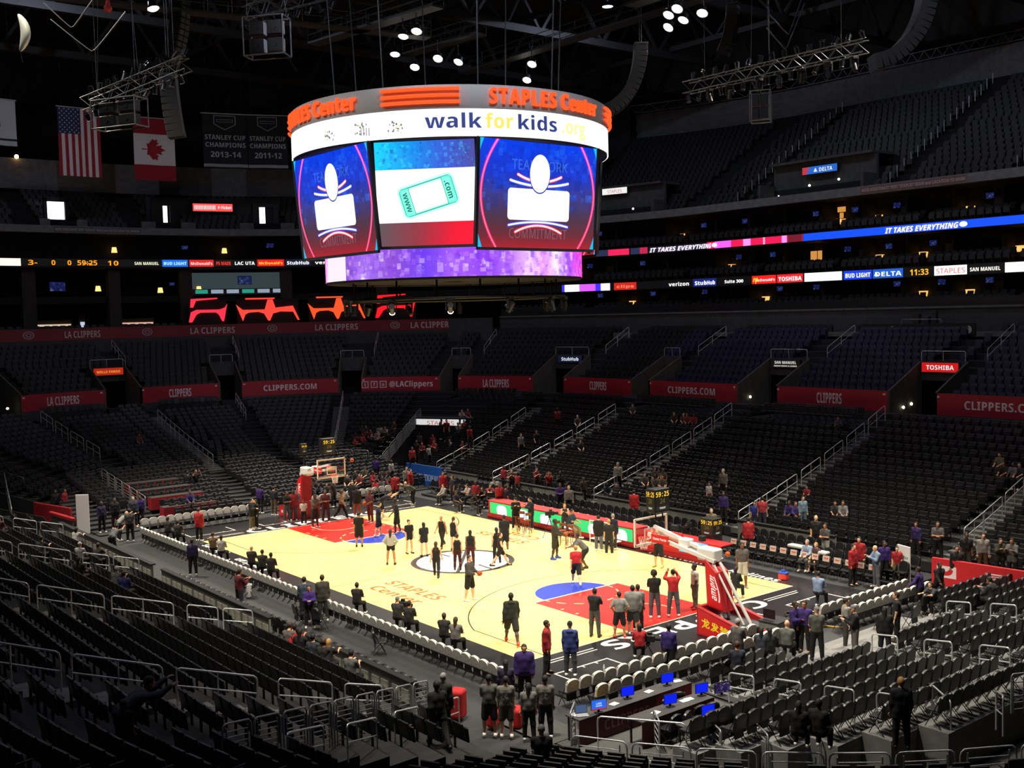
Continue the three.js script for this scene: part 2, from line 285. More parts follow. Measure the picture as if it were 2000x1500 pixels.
// upper deck: steep dark terraces; shallower behind the far basket
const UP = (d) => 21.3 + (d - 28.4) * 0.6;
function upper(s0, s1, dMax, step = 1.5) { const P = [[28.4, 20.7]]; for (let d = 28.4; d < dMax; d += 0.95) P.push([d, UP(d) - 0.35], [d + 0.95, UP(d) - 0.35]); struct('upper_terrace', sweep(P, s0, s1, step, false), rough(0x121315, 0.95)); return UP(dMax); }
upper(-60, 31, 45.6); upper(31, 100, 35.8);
struct('upper_terrace_side_wall', [(() => { const f = fr(31, 28), g = outline([[0, 20.7], [0, 21.4], [17.6, 31.8], [17.6, 33], [7.7, 20.7]], 0.2); g.applyMatrix4(new THREE.Matrix4().makeBasis(V(f.nx, 0, f.nz), V(0, 1, 0), V(-f.nz, 0, f.nx)).setPosition(f.x, 0, f.z)); return g; })()], DARK);
struct('wall_band', slab(45.6, 46, 31.2, 33.8, -62, 31, 2), rough(0x6a6b70, 0.85));
struct('wall_band', slab(35.9, 36.3, 25.4, 28.3, 31, 100, 2), rough(0x77787c, 0.85));
struct('wall_upper', sweep([[46, 33.7], [49, 33.9], [49, 42]], -62, 31, 2), rough(0x34353a, 0.9));
struct('wall_far', sweep([[36.3, 28.2], [44, 28.4], [44, 42]], 31, 100, 2), rough(0x1c1d20, 0.9));
// the shell behind the camera and at its sides, closed so that no sky comes in
struct('wall_near', bx(200, 44, 1, 0, 20, 74), DARK); struct('wall_right', bx(1, 44, 170, 92, 20, 0), DARK); struct('wall_left', bx(1, 44, 170, -88, 20, 0), DARK); struct('wall_back', bx(200, 44, 1, 0, 20, -76), DARK);
// portals of the upper deck and its aisles
const UPVOM = [[5.0, 14.8], [24.8, 31], [-15, -9], [51.6, 52.6], [58.1, 58.95], [65.5, 67.1]];
const UPAISLE = (s) => [-28, -18, -7.5, 2.2, 16.8, 22, 49, 60.4, 69].some((a) => Math.abs(s - a) < 0.75);
// ---------- the court: maple and paint, black apron ----------
function drawCourt(g, k, x0, z0) {
  g.setTransform(k, 0, 0, k, -x0 * k, -z0 * k);
  const line = (pts, w, c) => { g.strokeStyle = c; g.lineWidth = w; g.beginPath(); pts.forEach((p, i) => g[i ? 'lineTo' : 'moveTo'](...p)); g.stroke(); };
  const text = (t, x, z, w, h, turn, color) => { g.save(); g.translate(x, z); g.rotate(turn); g.font = 'bold 100px sans-serif'; const m = g.measureText(t).width; g.scale(w / m, h / 73); g.fillStyle = color; g.textAlign = 'center'; g.textBaseline = 'alphabetic'; g.fillText(t, 0, 36); g.restore(); };
  g.fillStyle = '#17171a'; g.fillRect(-20, -12, 40, 24);
  // maple strips with a slight change of tone from board to board
  let s = 5; const R = () => (s = (s * 1664525 + 1013904223) >>> 0) / 4294967296;
  g.fillStyle = '#e0cc80'; g.fillRect(-14.325, -7.62, 28.65, 15.24);
  for (let z = -7.62; z < 7.62; z += 0.12) for (let x = -14.325 - R() * 2; x < 14.325;) { const L = 0.9 + R() * 1.6, t = (R() - 0.5) * 16; g.fillStyle = `rgba(${t > 0 ? 255 : 90},${t > 0 ? 226 : 60},${t > 0 ? 150 : 20},${Math.abs(t) / 150})`; const a = Math.max(x, -14.325), b = Math.min(x + L, 14.325); g.fillRect(a, z, b - a, Math.min(0.12, 7.62 - z)); x += L; }
  for (const e of [1, -1]) {
    g.save(); g.scale(e, e);
    const bl = 14.325, ft = bl - 5.79;
    // painted lane and the filled half circle above it
    g.fillStyle = '#1534ac'; g.beginPath(); g.arc(ft, 0, 1.83, PI / 2, -PI / 2); g.fill();
    g.fillStyle = '#c21d14'; g.fillRect(ft, -2.44, 5.79, 4.88);
    line([[ft, -2.44], [ft, 2.44]], 0.09, '#f2ead8');
    g.setLineDash([0.42, 0.36]); g.strokeStyle = '#f3dca0'; g.lineWidth = 0.07; g.beginPath(); g.arc(ft, 0, 1.83, -PI / 2, PI / 2); g.stroke(); g.setLineDash([]);
    g.strokeStyle = '#f3dca0'; g.lineWidth = 0.06; g.beginPath(); g.arc(bl - 1.6, 0, 1.22, PI / 2, -PI / 2); g.stroke(); line([[bl - 1.2, 1.22], [bl - 1.6, 1.22]], 0.06, '#f3dca0'); line([[bl - 1.2, -1.22], [bl - 1.6, -1.22]], 0.06, '#f3dca0');
    for (const zz of [-1, 1]) for (const xx of [2.13, 2.4, 3.3, 4.2]) line([[bl - xx, zz * 2.3], [bl - xx, zz * 2.15]], 0.09, '#f3dca0');
    // three point line
    const hx = bl - 1.6, r = 7.24, zc = 6.706, xa = Math.sqrt(r * r - zc * zc);
    g.strokeStyle = '#2c2318'; g.lineWidth = 0.055; g.beginPath(); g.moveTo(bl, zc); g.lineTo(bl - 4.27, zc); const a = PI - Math.asin(zc / r); g.arc(hx, 0, r, Math.atan2(zc, bl - 4.27 - hx), -Math.atan2(zc, bl - 4.27 - hx)); g.lineTo(bl, -zc); g.stroke();
    line([[bl - 8.53, 7.62], [bl - 8.53, 6.7]], 0.05, '#2c2318');
    line([[bl, -7.62], [bl, 7.62]], 0.05, '#e9dfc0');
    // apron lettering on the baseline, read from the court
    text('CLIPPERS', bl + 0.75, -0.12, 9.2, 1.05, PI / 2, '#f1efe8');
    text('American', 7.0, -8.15, 3.6, 0.5, 0, '#f1efe8'); text('Airlines', 11.9, -7.98, 2.95, 0.55, 0, '#f1efe8');
    line([[bl + 0.52, 4.85], [bl + 0.52, 6.95]], 0.06, '#e5e0d2'); line([[bl + 0.72, 4.85], [bl + 0.72, 7.1]], 0.06, '#e5e0d2'); line([[bl + 0.6, -4.85], [bl + 0.6, -7.1]], 0.06, '#e5e0d2'); line([[bl + 0.8, -4.85], [bl + 0.8, -6.9]], 0.06, '#e5e0d2');
    for (const [z0_, z1_] of [[5.3, 7.75], [-3.05, -0.6], [-7.6, -4.9]]) { line([[bl + 3.1, z0_], [bl + 1.72, z0_], [bl + 1.72, z1_], [bl + 3.1, z1_]], 0.07, '#e5e0d2'); for (let q = 1; q < 4; q++) line([[bl + 1.72, lerp(z0_, z1_, q / 4)], [bl + 1.9, lerp(z0_, z1_, q / 4)]], 0.06, '#e5e0d2'); }
    // arena name in orange on the wood
    text('STAPLES', 3.15, 4.95, 4.25, 0.72, 0, '#bb5612'); text('Center', 3.2, 5.98, 3.9, 0.66, 0, '#bb5612');
    g.restore();
  }
  // centre mark: a white ball with dark seams
  g.fillStyle = '#2a211d'; g.beginPath(); g.arc(0, 0, 2.6, 0, 7); g.fill(); g.fillStyle = '#efece6'; g.beginPath(); g.arc(0, 0, 2.32, 0, 7); g.fill();
  g.save(); g.beginPath(); g.arc(0, 0, 2.4, 0, 7); g.clip();
  line([[-2.2, -1.9], [2, 1.78]], 0.17, '#2a211d'); line([[-2.6, -0.12], [-1.25, -0.12]], 0.13, '#2a211d'); line([[1.2, -0.1], [2.6, 0]], 0.13, '#2a211d');
  for (const e of [1, -1]) { g.strokeStyle = '#2a211d'; g.lineWidth = 0.07; g.beginPath(); g.moveTo(-0.1 * e, 2.35 * e); g.quadraticCurveTo(1.5 * e, 0.2 * e, 1.45 * e, -2 * e); g.stroke(); }
  g.restore();
  line([[0, -7.62], [0, -2.6]], 0.05, '#4a3a20'); line([[0, 2.6], [0, 7.62]], 0.05, '#4a3a20');
}
{
  const X0 = -18.2, X1 = 18.2, Z0 = -9.1, Z1 = 9.0, mid = 0;
  const half = (a, b) => canvas(2048, Math.round(2048 * (Z1 - Z0) / (b - a)), (g) => drawCourt(g, 2048 / (b - a), a, Z0));
  struct('floor_court_slab', bx(X1 - X0, 0.045, Z1 - Z0, 0, -0.0245, (Z0 + Z1) / 2), M(0x161618, 0.5));
  for (const [a, b] of [[X0, mid], [mid, X1]]) {
    const m = new THREE.MeshPhysicalMaterial({ map: half(a, b), roughness: 0.4, clearcoat: 0.35, clearcoatRoughness: 0.12 });
    struct('floor_court', place(new THREE.PlaneGeometry(b - a, Z1 - Z0), (a + b) / 2, 0.001, (Z0 + Z1) / 2, -PI / 2), m);
  }
}
// ---------- hanging scoreboard ----------
const FONT = await new FontLoader().loadAsync('fonts/droid/droid_sans_bold.typeface.json');
const D2 = PI / 180;
function ringFace(R, y0, y1, a0, a1, n = 64) { return gridGeo(1, n, (v, u) => { const a = lerp(a1, a0, u); return [R * Math.cos(a), lerp(y0, y1, v), R * Math.sin(a)]; }); }
function ringSlab(r0, r1, y0, y1, n = 72) { return new THREE.LatheGeometry([[r0, y0], [r1, y0], [r1, y1], [r0, y1], [r0, y0]].map((p) => new THREE.Vector2(...p)), n); }
const noiseFill = (g, w, h, n, cols, lo, hi, seed) => { let s = seed; const R = () => (s = (s * 1664525 + 1013904223) >>> 0) / 4294967296; for (let i = 0; i < n; i++) { g.fillStyle = cols[(R() * cols.length) | 0]; g.globalAlpha = 0.1 + R() * 0.3; const r = lo + R() * (hi - lo); g.fillRect(R() * w, R() * h, r, r * (0.5 + R())); } g.globalAlpha = 1; };
const BX = [0, 0, 0];
const sb = thing('scoreboard', 'round hanging scoreboard with lit screens above centre court', 'scoreboard', [0, 0, 0]);
{
  part('crown', [ringSlab(7.3, 7.66, 20.96, 21.95), ringSlab(0.4, 7.4, 21.2, 21.3)], M(0xb2b3b4, 0.65, 0), sb);
  part('ring_body', [ringSlab(6.6, 7.6, 19.78, 20.98), ringSlab(1, 6.9, 19.85, 19.95)], M(0x15151c, 0.6), sb);
  const ring = canvas(2048, 104, (g, w, h) => {   // spans 180 degrees
    g.fillStyle = '#fff'; g.fillRect(0, 0, w, h); const u = (deg) => (deg + 95) / 190 * w; g.textBaseline = 'alphabetic';
    const put = (t, d0, d1, c) => { g.font = 'bold 74px sans-serif'; const m = g.measureText(t).width; g.save(); g.translate(u(d0), 72); g.scale((u(d1) - u(d0)) / m, 1.02); g.fillStyle = c; g.fillText(t, 0, 0); g.restore(); };
    put('walk', -8, 10, '#2c3a78'); put('for', 11, 20.5, '#f0d860'); put('kids', 21.5, 37.5, '#2c3a78'); put('.org', 39, 52, '#f4e690');
    g.fillStyle = '#555'; let s = 3; const R = () => (s = (s * 1664525 + 1013904223) >>> 0) / 4294967296;
    for (let i = 0; i < 60; i++) { const cx = [-44, -18, -30][i % 3]; g.fillStyle = i % 7 ? '#6c6c74' : '#d8d070'; g.fillRect(u(cx + (R() - 0.5) * 5), 30 + R() * 50, 3 + R() * 4, 3 + R() * 6); }
    for (let i = 0; i < 4; i++) g.fillRect(u(-30 + i * 1), 52 + i, 3, 30);
  });
  const C0 = 35.6 * D2;
  part('upper_led_screen', [ringFace(7.66, 19.8, 20.95, C0 - 95 * D2, C0 + 95 * D2)], screenMat(ring, 1.25), sb, 'white ring of screens with a charity web address');
  part('upper_led_screen', [ringFace(7.66, 19.8, 20.95, C0 + 95 * D2, C0 + 265 * D2)], glow(0xffffff, 1.6), sb);
  const low = canvas(2048, 112, (g, w, h) => {
    const u = (deg) => (deg + 95) / 190 * w, st = [[-95, '#ff2f7a'], [-85, '#ff62c0'], [-70, '#fbe6ff'], [-52.1, '#f6d3f8'], [-52, '#8c55c8'], [-40, '#9a6ae6'], [-25, '#8a4fd0'], [-12, '#6a3ce8'], [0, '#a25af0'], [14, '#8a3fe8'], [24, '#c07af8'], [33, '#f2c8ff'], [40, '#e090f8'], [48, '#fff0fb'], [56, '#b060f0'], [66, '#e646e8'], [78, '#ff3ec0'], [86, '#ff2a70'], [95, '#ff2a60']];
    const gr = g.createLinearGradient(0, 0, w, 0); st.forEach(([d, c]) => gr.addColorStop((d + 95) / 190, c)); g.fillStyle = gr; g.fillRect(0, 0, w, h);
    noiseFill(g, w, h, 900, ['#6a2fd8', '#c88cff', '#8a3cf0', '#ffffff'], 2, 26, 11); g.fillStyle = '#f9e4fb'; g.fillRect(u(-72), 0, u(-52) - u(-72), h);
  });
  part('lower_led_screen', [ringFace(6.27, 14.0, 15.28, C0 - 95 * D2, C0 + 95 * D2)], screenMat(low, 1.15), sb, 'purple and pink ring of screens along the bottom');
  part('lower_ring_body', [ringSlab(5.2, 6.24, 13.92, 15.4), ringSlab(0.5, 5.6, 13.95, 14.1)], M(0x060607, 0.8), sb);
  part('core', [cy(6.55, 6.2, 4.7, 0, 17.55, 0, 0, 22.5 * D2, 0, 8)], M(0x1b1c2a, 0.6), sb);
  // eight tilted screens: the wide four with the white mark, the narrow four with the ticket
  const wide = canvas(1024, 704, (g, w, h) => {
    const gr = g.createLinearGradient(0, 0, 0, h); [[0, '#0b3fe6'], [0.3, '#1a35c4'], [0.5, '#3c3a88'], [0.72, '#4b3348'], [0.88, '#6d2a36'], [1, '#a8202e']].forEach((p) => gr.addColorStop(...p)); g.fillStyle = gr; g.fillRect(0, 0, w, h);
    noiseFill(g, w, h * 0.6, 260, ['#2f7bff', '#1450ff', '#0a2a9a'], 6, 60, 21); noiseFill(g, w, h, 60, ['#ffffff'], 1, 4, 8);
    g.fillStyle = '#17bce8'; for (const [x, y, sx, sy] of [[0, 0, 1, 1], [w, 0, -1, 1], [0, h, 1, -1], [w, h, -1, -1]]) { g.beginPath(); g.moveTo(x, y); g.lineTo(x + sx * 34, y); g.lineTo(x + sx * 6, y + sy * 70); g.lineTo(x, y + sy * 90); g.fill(); }
    for (const [c, lw] of [['#ff2460', 22], ['#ff8ab0', 8]]) { const q = g.createLinearGradient(0, 0, 0, h); q.addColorStop(0, c === '#ff2460' ? '#ff2fd8' : '#ffa0ea'); q.addColorStop(0.5, c); g.strokeStyle = q; g.lineWidth = lw; for (const e of [0, 1]) { g.beginPath(); const X = (x) => (e ? w - x : x); g.moveTo(X(150), 0); g.quadraticCurveTo(X(-150 + 30), h * 0.5, X(150), h); g.stroke(); } }
    g.font = '92px sans-serif'; g.textAlign = 'center'; g.fillStyle = 'rgba(120,190,255,0.35)'; g.fillText('TEAMWORK', w / 2, 190); g.fillStyle = 'rgba(160,120,130,0.5)'; g.save(); g.translate(w / 2, 640); g.scale(0.85, 1); g.fillText('COMMITMENT', 0, 0); g.restore();
    const arc = (y0, dy, x0, c, lw) => { g.strokeStyle = c; g.lineWidth = lw; g.lineCap = 'round'; g.beginPath(); g.moveTo(x0, y0); g.quadraticCurveTo(w / 2, y0 + dy, w - x0, y0); g.stroke(); };
    arc(222, 84, 322, '#ff3a6e', 24); arc(222, 80, 322, '#ffffff', 14); arc(262, 62, 258, '#4a60ff', 24); arc(262, 58, 258, '#ffffff', 15);
    g.fillStyle = '#fff'; g.beginPath(); g.roundRect(240, 312, w - 480, 208, 26); g.fill();
    g.fillStyle = '#1c2aa0'; g.beginPath(); g.ellipse(w / 2, 214, 92, 128, 0, 0, 7); g.fill(); g.fillStyle = '#fff'; g.beginPath(); g.ellipse(w / 2, 208, 88, 126, 0, 0, 7); g.fill();
    arc(556, -50, 252, '#3a4cff', 24); arc(556, -52, 252, '#eef2ff', 13); arc(600, -92, 310, '#e8203c', 26); arc(600, -94, 310, '#ffe9ea', 13);
  });
  const narrow = canvas(704, 704, (g, w, h) => {
    const top = g.createLinearGradient(0, 0, w, 0); top.addColorStop(0, '#12c8e8'); top.addColorStop(0.4, '#1a86e0'); top.addColorStop(0.7, '#3a58c8'); top.addColorStop(1, '#4a4a96'); g.fillStyle = top; g.fillRect(0, 0, w, h);
    noiseFill(g, w, h * 0.27, 300, ['#40e0ff', '#2a60e0', '#123c9a'], 3, 26, 5);
    g.fillStyle = '#fff'; g.fillRect(0, h * 0.265, w, h);
    const bot = g.createLinearGradient(0, h * 0.78, w, h); bot.addColorStop(0, '#5a5358'); bot.addColorStop(0.4, '#8c3340'); bot.addColorStop(0.75, '#e01430'); bot.addColorStop(1, '#f01030'); g.fillStyle = bot; g.fillRect(0, h * 0.775, w, h);
    g.save(); g.translate(w * 0.52, h * 0.525); g.rotate(-0.27); for (const [c, lw] of [['rgba(60,240,200,0.35)', 34], ['#18b890', 6]]) { g.strokeStyle = c; g.lineWidth = lw; g.beginPath(); g.roundRect(-190, -95, 380, 190, 26); g.stroke(); }
    g.fillStyle = 'rgba(90,240,205,0.75)'; g.fillRect(-187, -92, 66, 184); g.fillRect(121, -92, 66, 184); g.strokeStyle = '#18a080'; g.lineWidth = 4; g.strokeRect(-121, -92, 242, 184);
    g.fillStyle = '#0a6a54'; g.font = 'bold 56px sans-serif'; g.textAlign = 'center'; g.textBaseline = 'middle'; for (const [x, t] of [[-152, 'www'], [154, '.com']]) { g.save(); g.translate(x, 0); g.rotate(-PI / 2 + PI); g.rotate(0); g.fillText(t, 0, 0); g.restore(); } g.restore();
  });
  const mw = screenMat(wide, 1.1), mn = screenMat(narrow, 1.25);
  for (let i = 0; i < 8; i++) {
    const a = i * 45 * D2, isW = i % 2 === 0, w = isW ? 6.7 : 4.35, top = isW ? 6.82 : 7.05, bot = isW ? 6.42 : 6.62, y0 = isW ? 15.2 : 15.35, y1 = isW ? 19.82 : 19.75;
    const c = [Math.cos(a), Math.sin(a)], P = (u, r, y) => [c[0] * r + c[1] * u, y, c[1] * r - c[0] * u];   // u to the right of someone facing the screen
    const sc = part('video_screen', [gridGeo(1, 1, (v, u) => P((u - 0.5) * w, lerp(bot, top, v), lerp(y0, y1, v)))], isW ? mw : mn, sb, isW ? 'wide screen with a white oval and block' : 'narrow screen with a green ticket outline');
    part('screen_frame', [beam(P(-w / 2 - 0.08, bot - 0.05, y0), P(-w / 2 - 0.08, top - 0.05, y1), 0.14, 0.14), beam(P(w / 2 + 0.08, bot - 0.05, y0), P(w / 2 + 0.08, top - 0.05, y1), 0.14, 0.14), beam(P(-w / 2, bot - 0.05, y0 - 0.06), P(w / 2, bot - 0.05, y0 - 0.06), 0.12, 0.12)], M(0x1a1b26, 0.6), sc);
  }
  // neon letters and bars round the crown
  const neon = glow(0xff4a18, 1.7), neonIn = M(0x7a0d08, 0.5);
  const textW = (t) => { let x = 0; for (const ch of t) x += FONT.data.glyphs[ch].ha / FONT.data.resolution; return x; };
  for (let q = 0; q < 4; q++) {
    const t = 'STAPLES Center', size = 0.66, sign = new THREE.Group(); sign.name = 'neon_sign'; sb.add(sign); sign.userData.label = 'red neon arena name on the crown';
    let x = -textW(t) * size * 0.92 / 2;
    for (const ch of t) {
      const adv = FONT.data.glyphs[ch].ha / FONT.data.resolution * size * 0.92, mid = x + adv / 2; x += adv; if (ch === ' ') continue;
      const g = new TextGeometry(ch, { font: FONT, size, depth: 0.1, curveSegments: 3, bevelEnabled: false }); g.computeBoundingBox(); g.translate(-(g.boundingBox.min.x + g.boundingBox.max.x) / 2, 0, 0); g.scale(0.86, 1, 1);
      const a = q * PI / 2 - mid / 7.7; const l = part('letter', [g], neon, sign); l.position.set(7.7 * Math.cos(a), 21.16, 7.7 * Math.sin(a)); l.rotation.y = PI / 2 - a;
    }
    const bars = new THREE.Group(); bars.name = 'neon_bars'; sb.add(bars);
    for (let k = 0; k < 3; k++) part('neon_bar', [tube(Array.from({ length: 13 }, (_, i) => { const a = q * PI / 2 + PI / 4 + lerp(-12.5, 12.5, i / 12) * D2; return [7.78 * Math.cos(a), 21.22 + k * 0.27, 7.78 * Math.sin(a)]; }), 0.075, 24, 6)], neon, bars);
  }
  // cables up to the roof
  const cab = []; for (let i = 0; i < 8; i++) { const a = (i + 0.5) * 45 * D2; cab.push(bar([5.5 * Math.cos(a), 21.3, 5.5 * Math.sin(a)], [6.5 * Math.cos(a), 41.8, 6.5 * Math.sin(a)], 0.035)); }
  part('cable', cab.slice(0, 1), STEELD, sb); for (let i = 1; i < 8; i++) part('cable', [cab[i]], STEELD, sb);
  part('truss_ring', [new THREE.TorusGeometry(5.4, 0.07, 6, 64).rotateX(PI / 2).translate(0, 13.1, 0), new THREE.TorusGeometry(4.6, 0.07, 6, 64).rotateX(PI / 2).translate(0, 13.1, 0), ...Array.from({ length: 16 }, (_, i) => { const a = i / 16 * 2 * PI; return bar([5.0 * Math.cos(a), 13.1, 5.0 * Math.sin(a)], [5.0 * Math.cos(a), 13.95, 5.0 * Math.sin(a)], 0.05); })], M(0x1a1a1d, 0.5, 0.4), sb);
}
// moving head lights hung below the scoreboard
function movingHead(name, label, pos, tilt, turn, lit, group) {
  const g = thing(name, label, 'stage light', pos, turn, group);
  part('base', [rb(0.36, 0.14, 0.26, 0.03, 0, 0, 0)], BLACK, g);
  part('yoke', [rb(0.05, 0.42, 0.12, 0.02, -0.2, -0.26, 0), rb(0.05, 0.42, 0.12, 0.02, 0.2, -0.26, 0), bx(0.44, 0.05, 0.12, 0, -0.08, 0)], M(0x202024, 0.5), g);
  const hd = part('head', [cy(0.15, 0.12, 0.46, 0, 0, 0)], M(0x1c1c20, 0.45), g); hd.position.set(0, -0.4, 0); hd.rotation.x = tilt;
  part('lens', [cy(0.125, 0.125, 0.03, 0, -0.24, 0)], lit ? glow(0xf2f4ff, 14) : M(0x3c3f48, 0.15, 0.3), hd);
  return g;
}
{
  const where = ['on the far basket side', 'pointing steeply down', 'beside the glowing one', 'tilted towards the bench side', 'over the far lane', 'hung above centre court', 'next to the bright lamp', 'tilted to the near stand', 'on the near basket side', 'with a dark lens', 'over the scorer table', 'on the back of the ring'];
  for (let i = 0; i < 12; i++) { const a = (i * 30 + 8) * D2, lit = i === 1 || i === 2; movingHead('moving_light', (lit ? 'glowing' : 'unlit black') + ' moving light under the scoreboard, ' + where[i], [5.35 * Math.cos(a), 13.03, 5.35 * Math.sin(a)], lit ? 0.9 : rr(-0.6, 0.6), lit ? 0.95 : rr(0, 6), lit); }
}
// ---------- LED ribbons on the balcony fronts ----------
function ribbon(name, label, d, y0, y1, s0, s1, px, draw, k = 1.2) {
  const g = thing(name, label, 'LED ribbon');
  const tx = canvas(2048, px, (c, w, h) => { c.fillStyle = '#060607'; c.fillRect(0, 0, w, h); c.textBaseline = 'middle'; c.textAlign = 'center';
    const X = (s) => (s1 - s) / (s1 - s0) * w;
    const box = (a, b, fill, t, col = '#fff', fs = 0.62, font = 'bold') => { const x = X(a), x2 = X(b); if (fill) { c.fillStyle = fill; c.fillRect(x, 0, x2 - x, h); } if (t) { c.save(); c.font = font + ' ' + Math.round(h * fs) + 'px sans-serif'; const m = c.measureText(t).width; c.translate((x + x2) / 2, h * 0.54); c.scale(Math.min(1.25, (x2 - x) * 0.9 / m), 1.15); c.fillStyle = col; c.fillText(t, 0, 0); c.restore(); } };
    draw(box, c, X, w, h); });
  part('led_screen', [face(d, y0, y1, s0, s1, 0.8)], screenMat(tx, k), g);
  part('housing', [slab(d + 0.02, d + 0.2, y0 - 0.06, y1 + 0.06, s0, s1, 1.2)], BLACK, g);
  return g;
}
ribbon('led_ribbon', 'lower ribbon of lit sponsor panels and a game clock along the suites', 28.05, 14.3, 14.97, -11, 31.5, 48, (box, c, X, w, h) => {
  box(31.5, 27.9, '#3a2ad8'); box(31.3, 30.2, '#f2f0ff'); box(30.2, 29, '#c050e8'); box(28.6, 27.9, '#f2f0ff'); box(27.6, 25.9, '#b02018', 'clips', '#ff7a5a', 0.5);
  box(23.5, 21.7, null, 'verizon', '#f4f2f2'); box(21.5, 19.2, '#131f66', 'StubHub'); c.font = 'bold 18px sans-serif'; box(18.4, 16.1, null, 'Suite 300', '#fff', 0.5);
  box(15.3, 12.8, '#dd1a1a', '  McDonald\u2019s', '#ffe9e0', 0.4); c.strokeStyle = '#ffc21a'; c.lineWidth = 5; c.beginPath(); const x = X(14.9); c.moveTo(x - 12, 36); c.quadraticCurveTo(x - 6, -8, x, 36); c.quadraticCurveTo(x + 6, -8, x + 12, 36); c.stroke();
  box(12.7, 10.15, '#e81c24', 'TOSHIBA'); box(10.0, 6.5, '#ffffff'); box(6.35, 3.87, '#1436d8', 'BUD LIGHT'); box(3.78, 1.25, '#1b4fb4', 'DELTA', '#dfe9ff'); c.fillStyle = '#e8eefc'; c.beginPath(); const q = X(3.5); c.moveTo(q - 9, 34); c.lineTo(q, 12); c.lineTo(q + 9, 34); c.fill();
  box(0.8, -0.9, null, '11:33', '#ffb01a', 0.8); box(-1.24, -3.73, '#f4f4f4', 'STAPLES', '#d02a2a', 0.66, ''); box(-3.81, -6.28, null, 'SAN MANUEL', '#f2eee0', 0.5); box(-6.46, -10, '#ffffff'); box(-10.1, -11, '#d01c1c');
}, 1.5);
ribbon('led_ribbon', 'upper ribbon in blue and pink with a white scripted slogan', 28.05, 17.55, 18.12, -11, 31.5, 44, (box, c, X, w, h) => {
  box(30.4, 29.6, '#d82050'); box(29.6, 28, '#232a48'); box(28, 26.4, '#d82050'); box(26.3, 25.6, '#232a48'); box(25.6, 25.0, '#b02048');
  box(20.2, 10.14, '#d8164c'); for (const [a, b, col] of [[19.3, 17.5, '#e85ae0'], [16.2, 15.4, '#f08af0'], [14.1, 13.9, '#ff9ad0'], [12.2, 11.7, '#f08af0'], [11.6, 10.2, '#6a1626']]) box(a, b, col);
  box(10.1, -11, '#0f48f0');
  for (const [a, b] of [[25, 19.6], [2.9, -3.2]]) { const x0 = X(a), x1 = X(b); c.save(); c.font = 'italic bold 40px sans-serif'; const t = 'IT TAKES EVERYTHING', m = c.measureText(t).width; c.translate((x0 + x1) / 2, h * 0.52); c.scale((x1 - x0) * 0.95 / m, 1.05); c.shadowColor = '#c090ff'; c.shadowBlur = 8; c.fillStyle = '#fff'; c.fillText(t, 0, 2); c.restore(); c.beginPath(); c.arc(x1 + 12, h / 2, 15, 0, 7); c.fillStyle = '#efe8ff'; c.fill(); }
}, 1.35);
ribbon('led_ribbon', 'far-end ribbon with orange score digits and sponsor panels', 28.05, 17.66, 18.32, 44, 77, 44, (box, c, X, w, h) => {
  box(77, 69.8, '#efe9d8', 'STAPLES', '#a88a60', 0.6, ''); const dg = '#ff9a10';
  for (const [a, t] of [[69.1, '3-'], [67.6, '0'], [66.2, '0'], [64.6, '\u2014\u2014'], [62.6, '1'], [58.0, '']]) if (t) box(a + 0.5, a - 0.5, null, t, dg, 0.8);
  box(66.2, 63.0, null, '59:25', dg, 0.85); c.clearRect(0, 0, 0, 0); box(62.4, 61.9, null, '0', dg, 0.8);
  box(61.05, 59.3, null, 'SAN MANUEL', '#e8ecc8', 0.55); box(59.17, 57.5, '#1468d8', 'BUD LIGHT', '#bfe6ff', 0.5); box(57.4, 55.8, '#d02222', 'McDonald\u2019s', '#ffd9d0', 0.45); box(55.7, 54.6, '#1a0a0a', 'P5 MADE', '#ff3a2a', 0.6); box(54.5, 53, null, 'LAC UTA', '#fff', 0.6); box(52.9, 51.1, '#d81818', 'McDonald\u2019s', '#ffd030', 0.45);
  box(51, 49.3, '#10142c', 'StubHub'); box(49.1, 47.2, null, 'verizon');
}, 1.3);
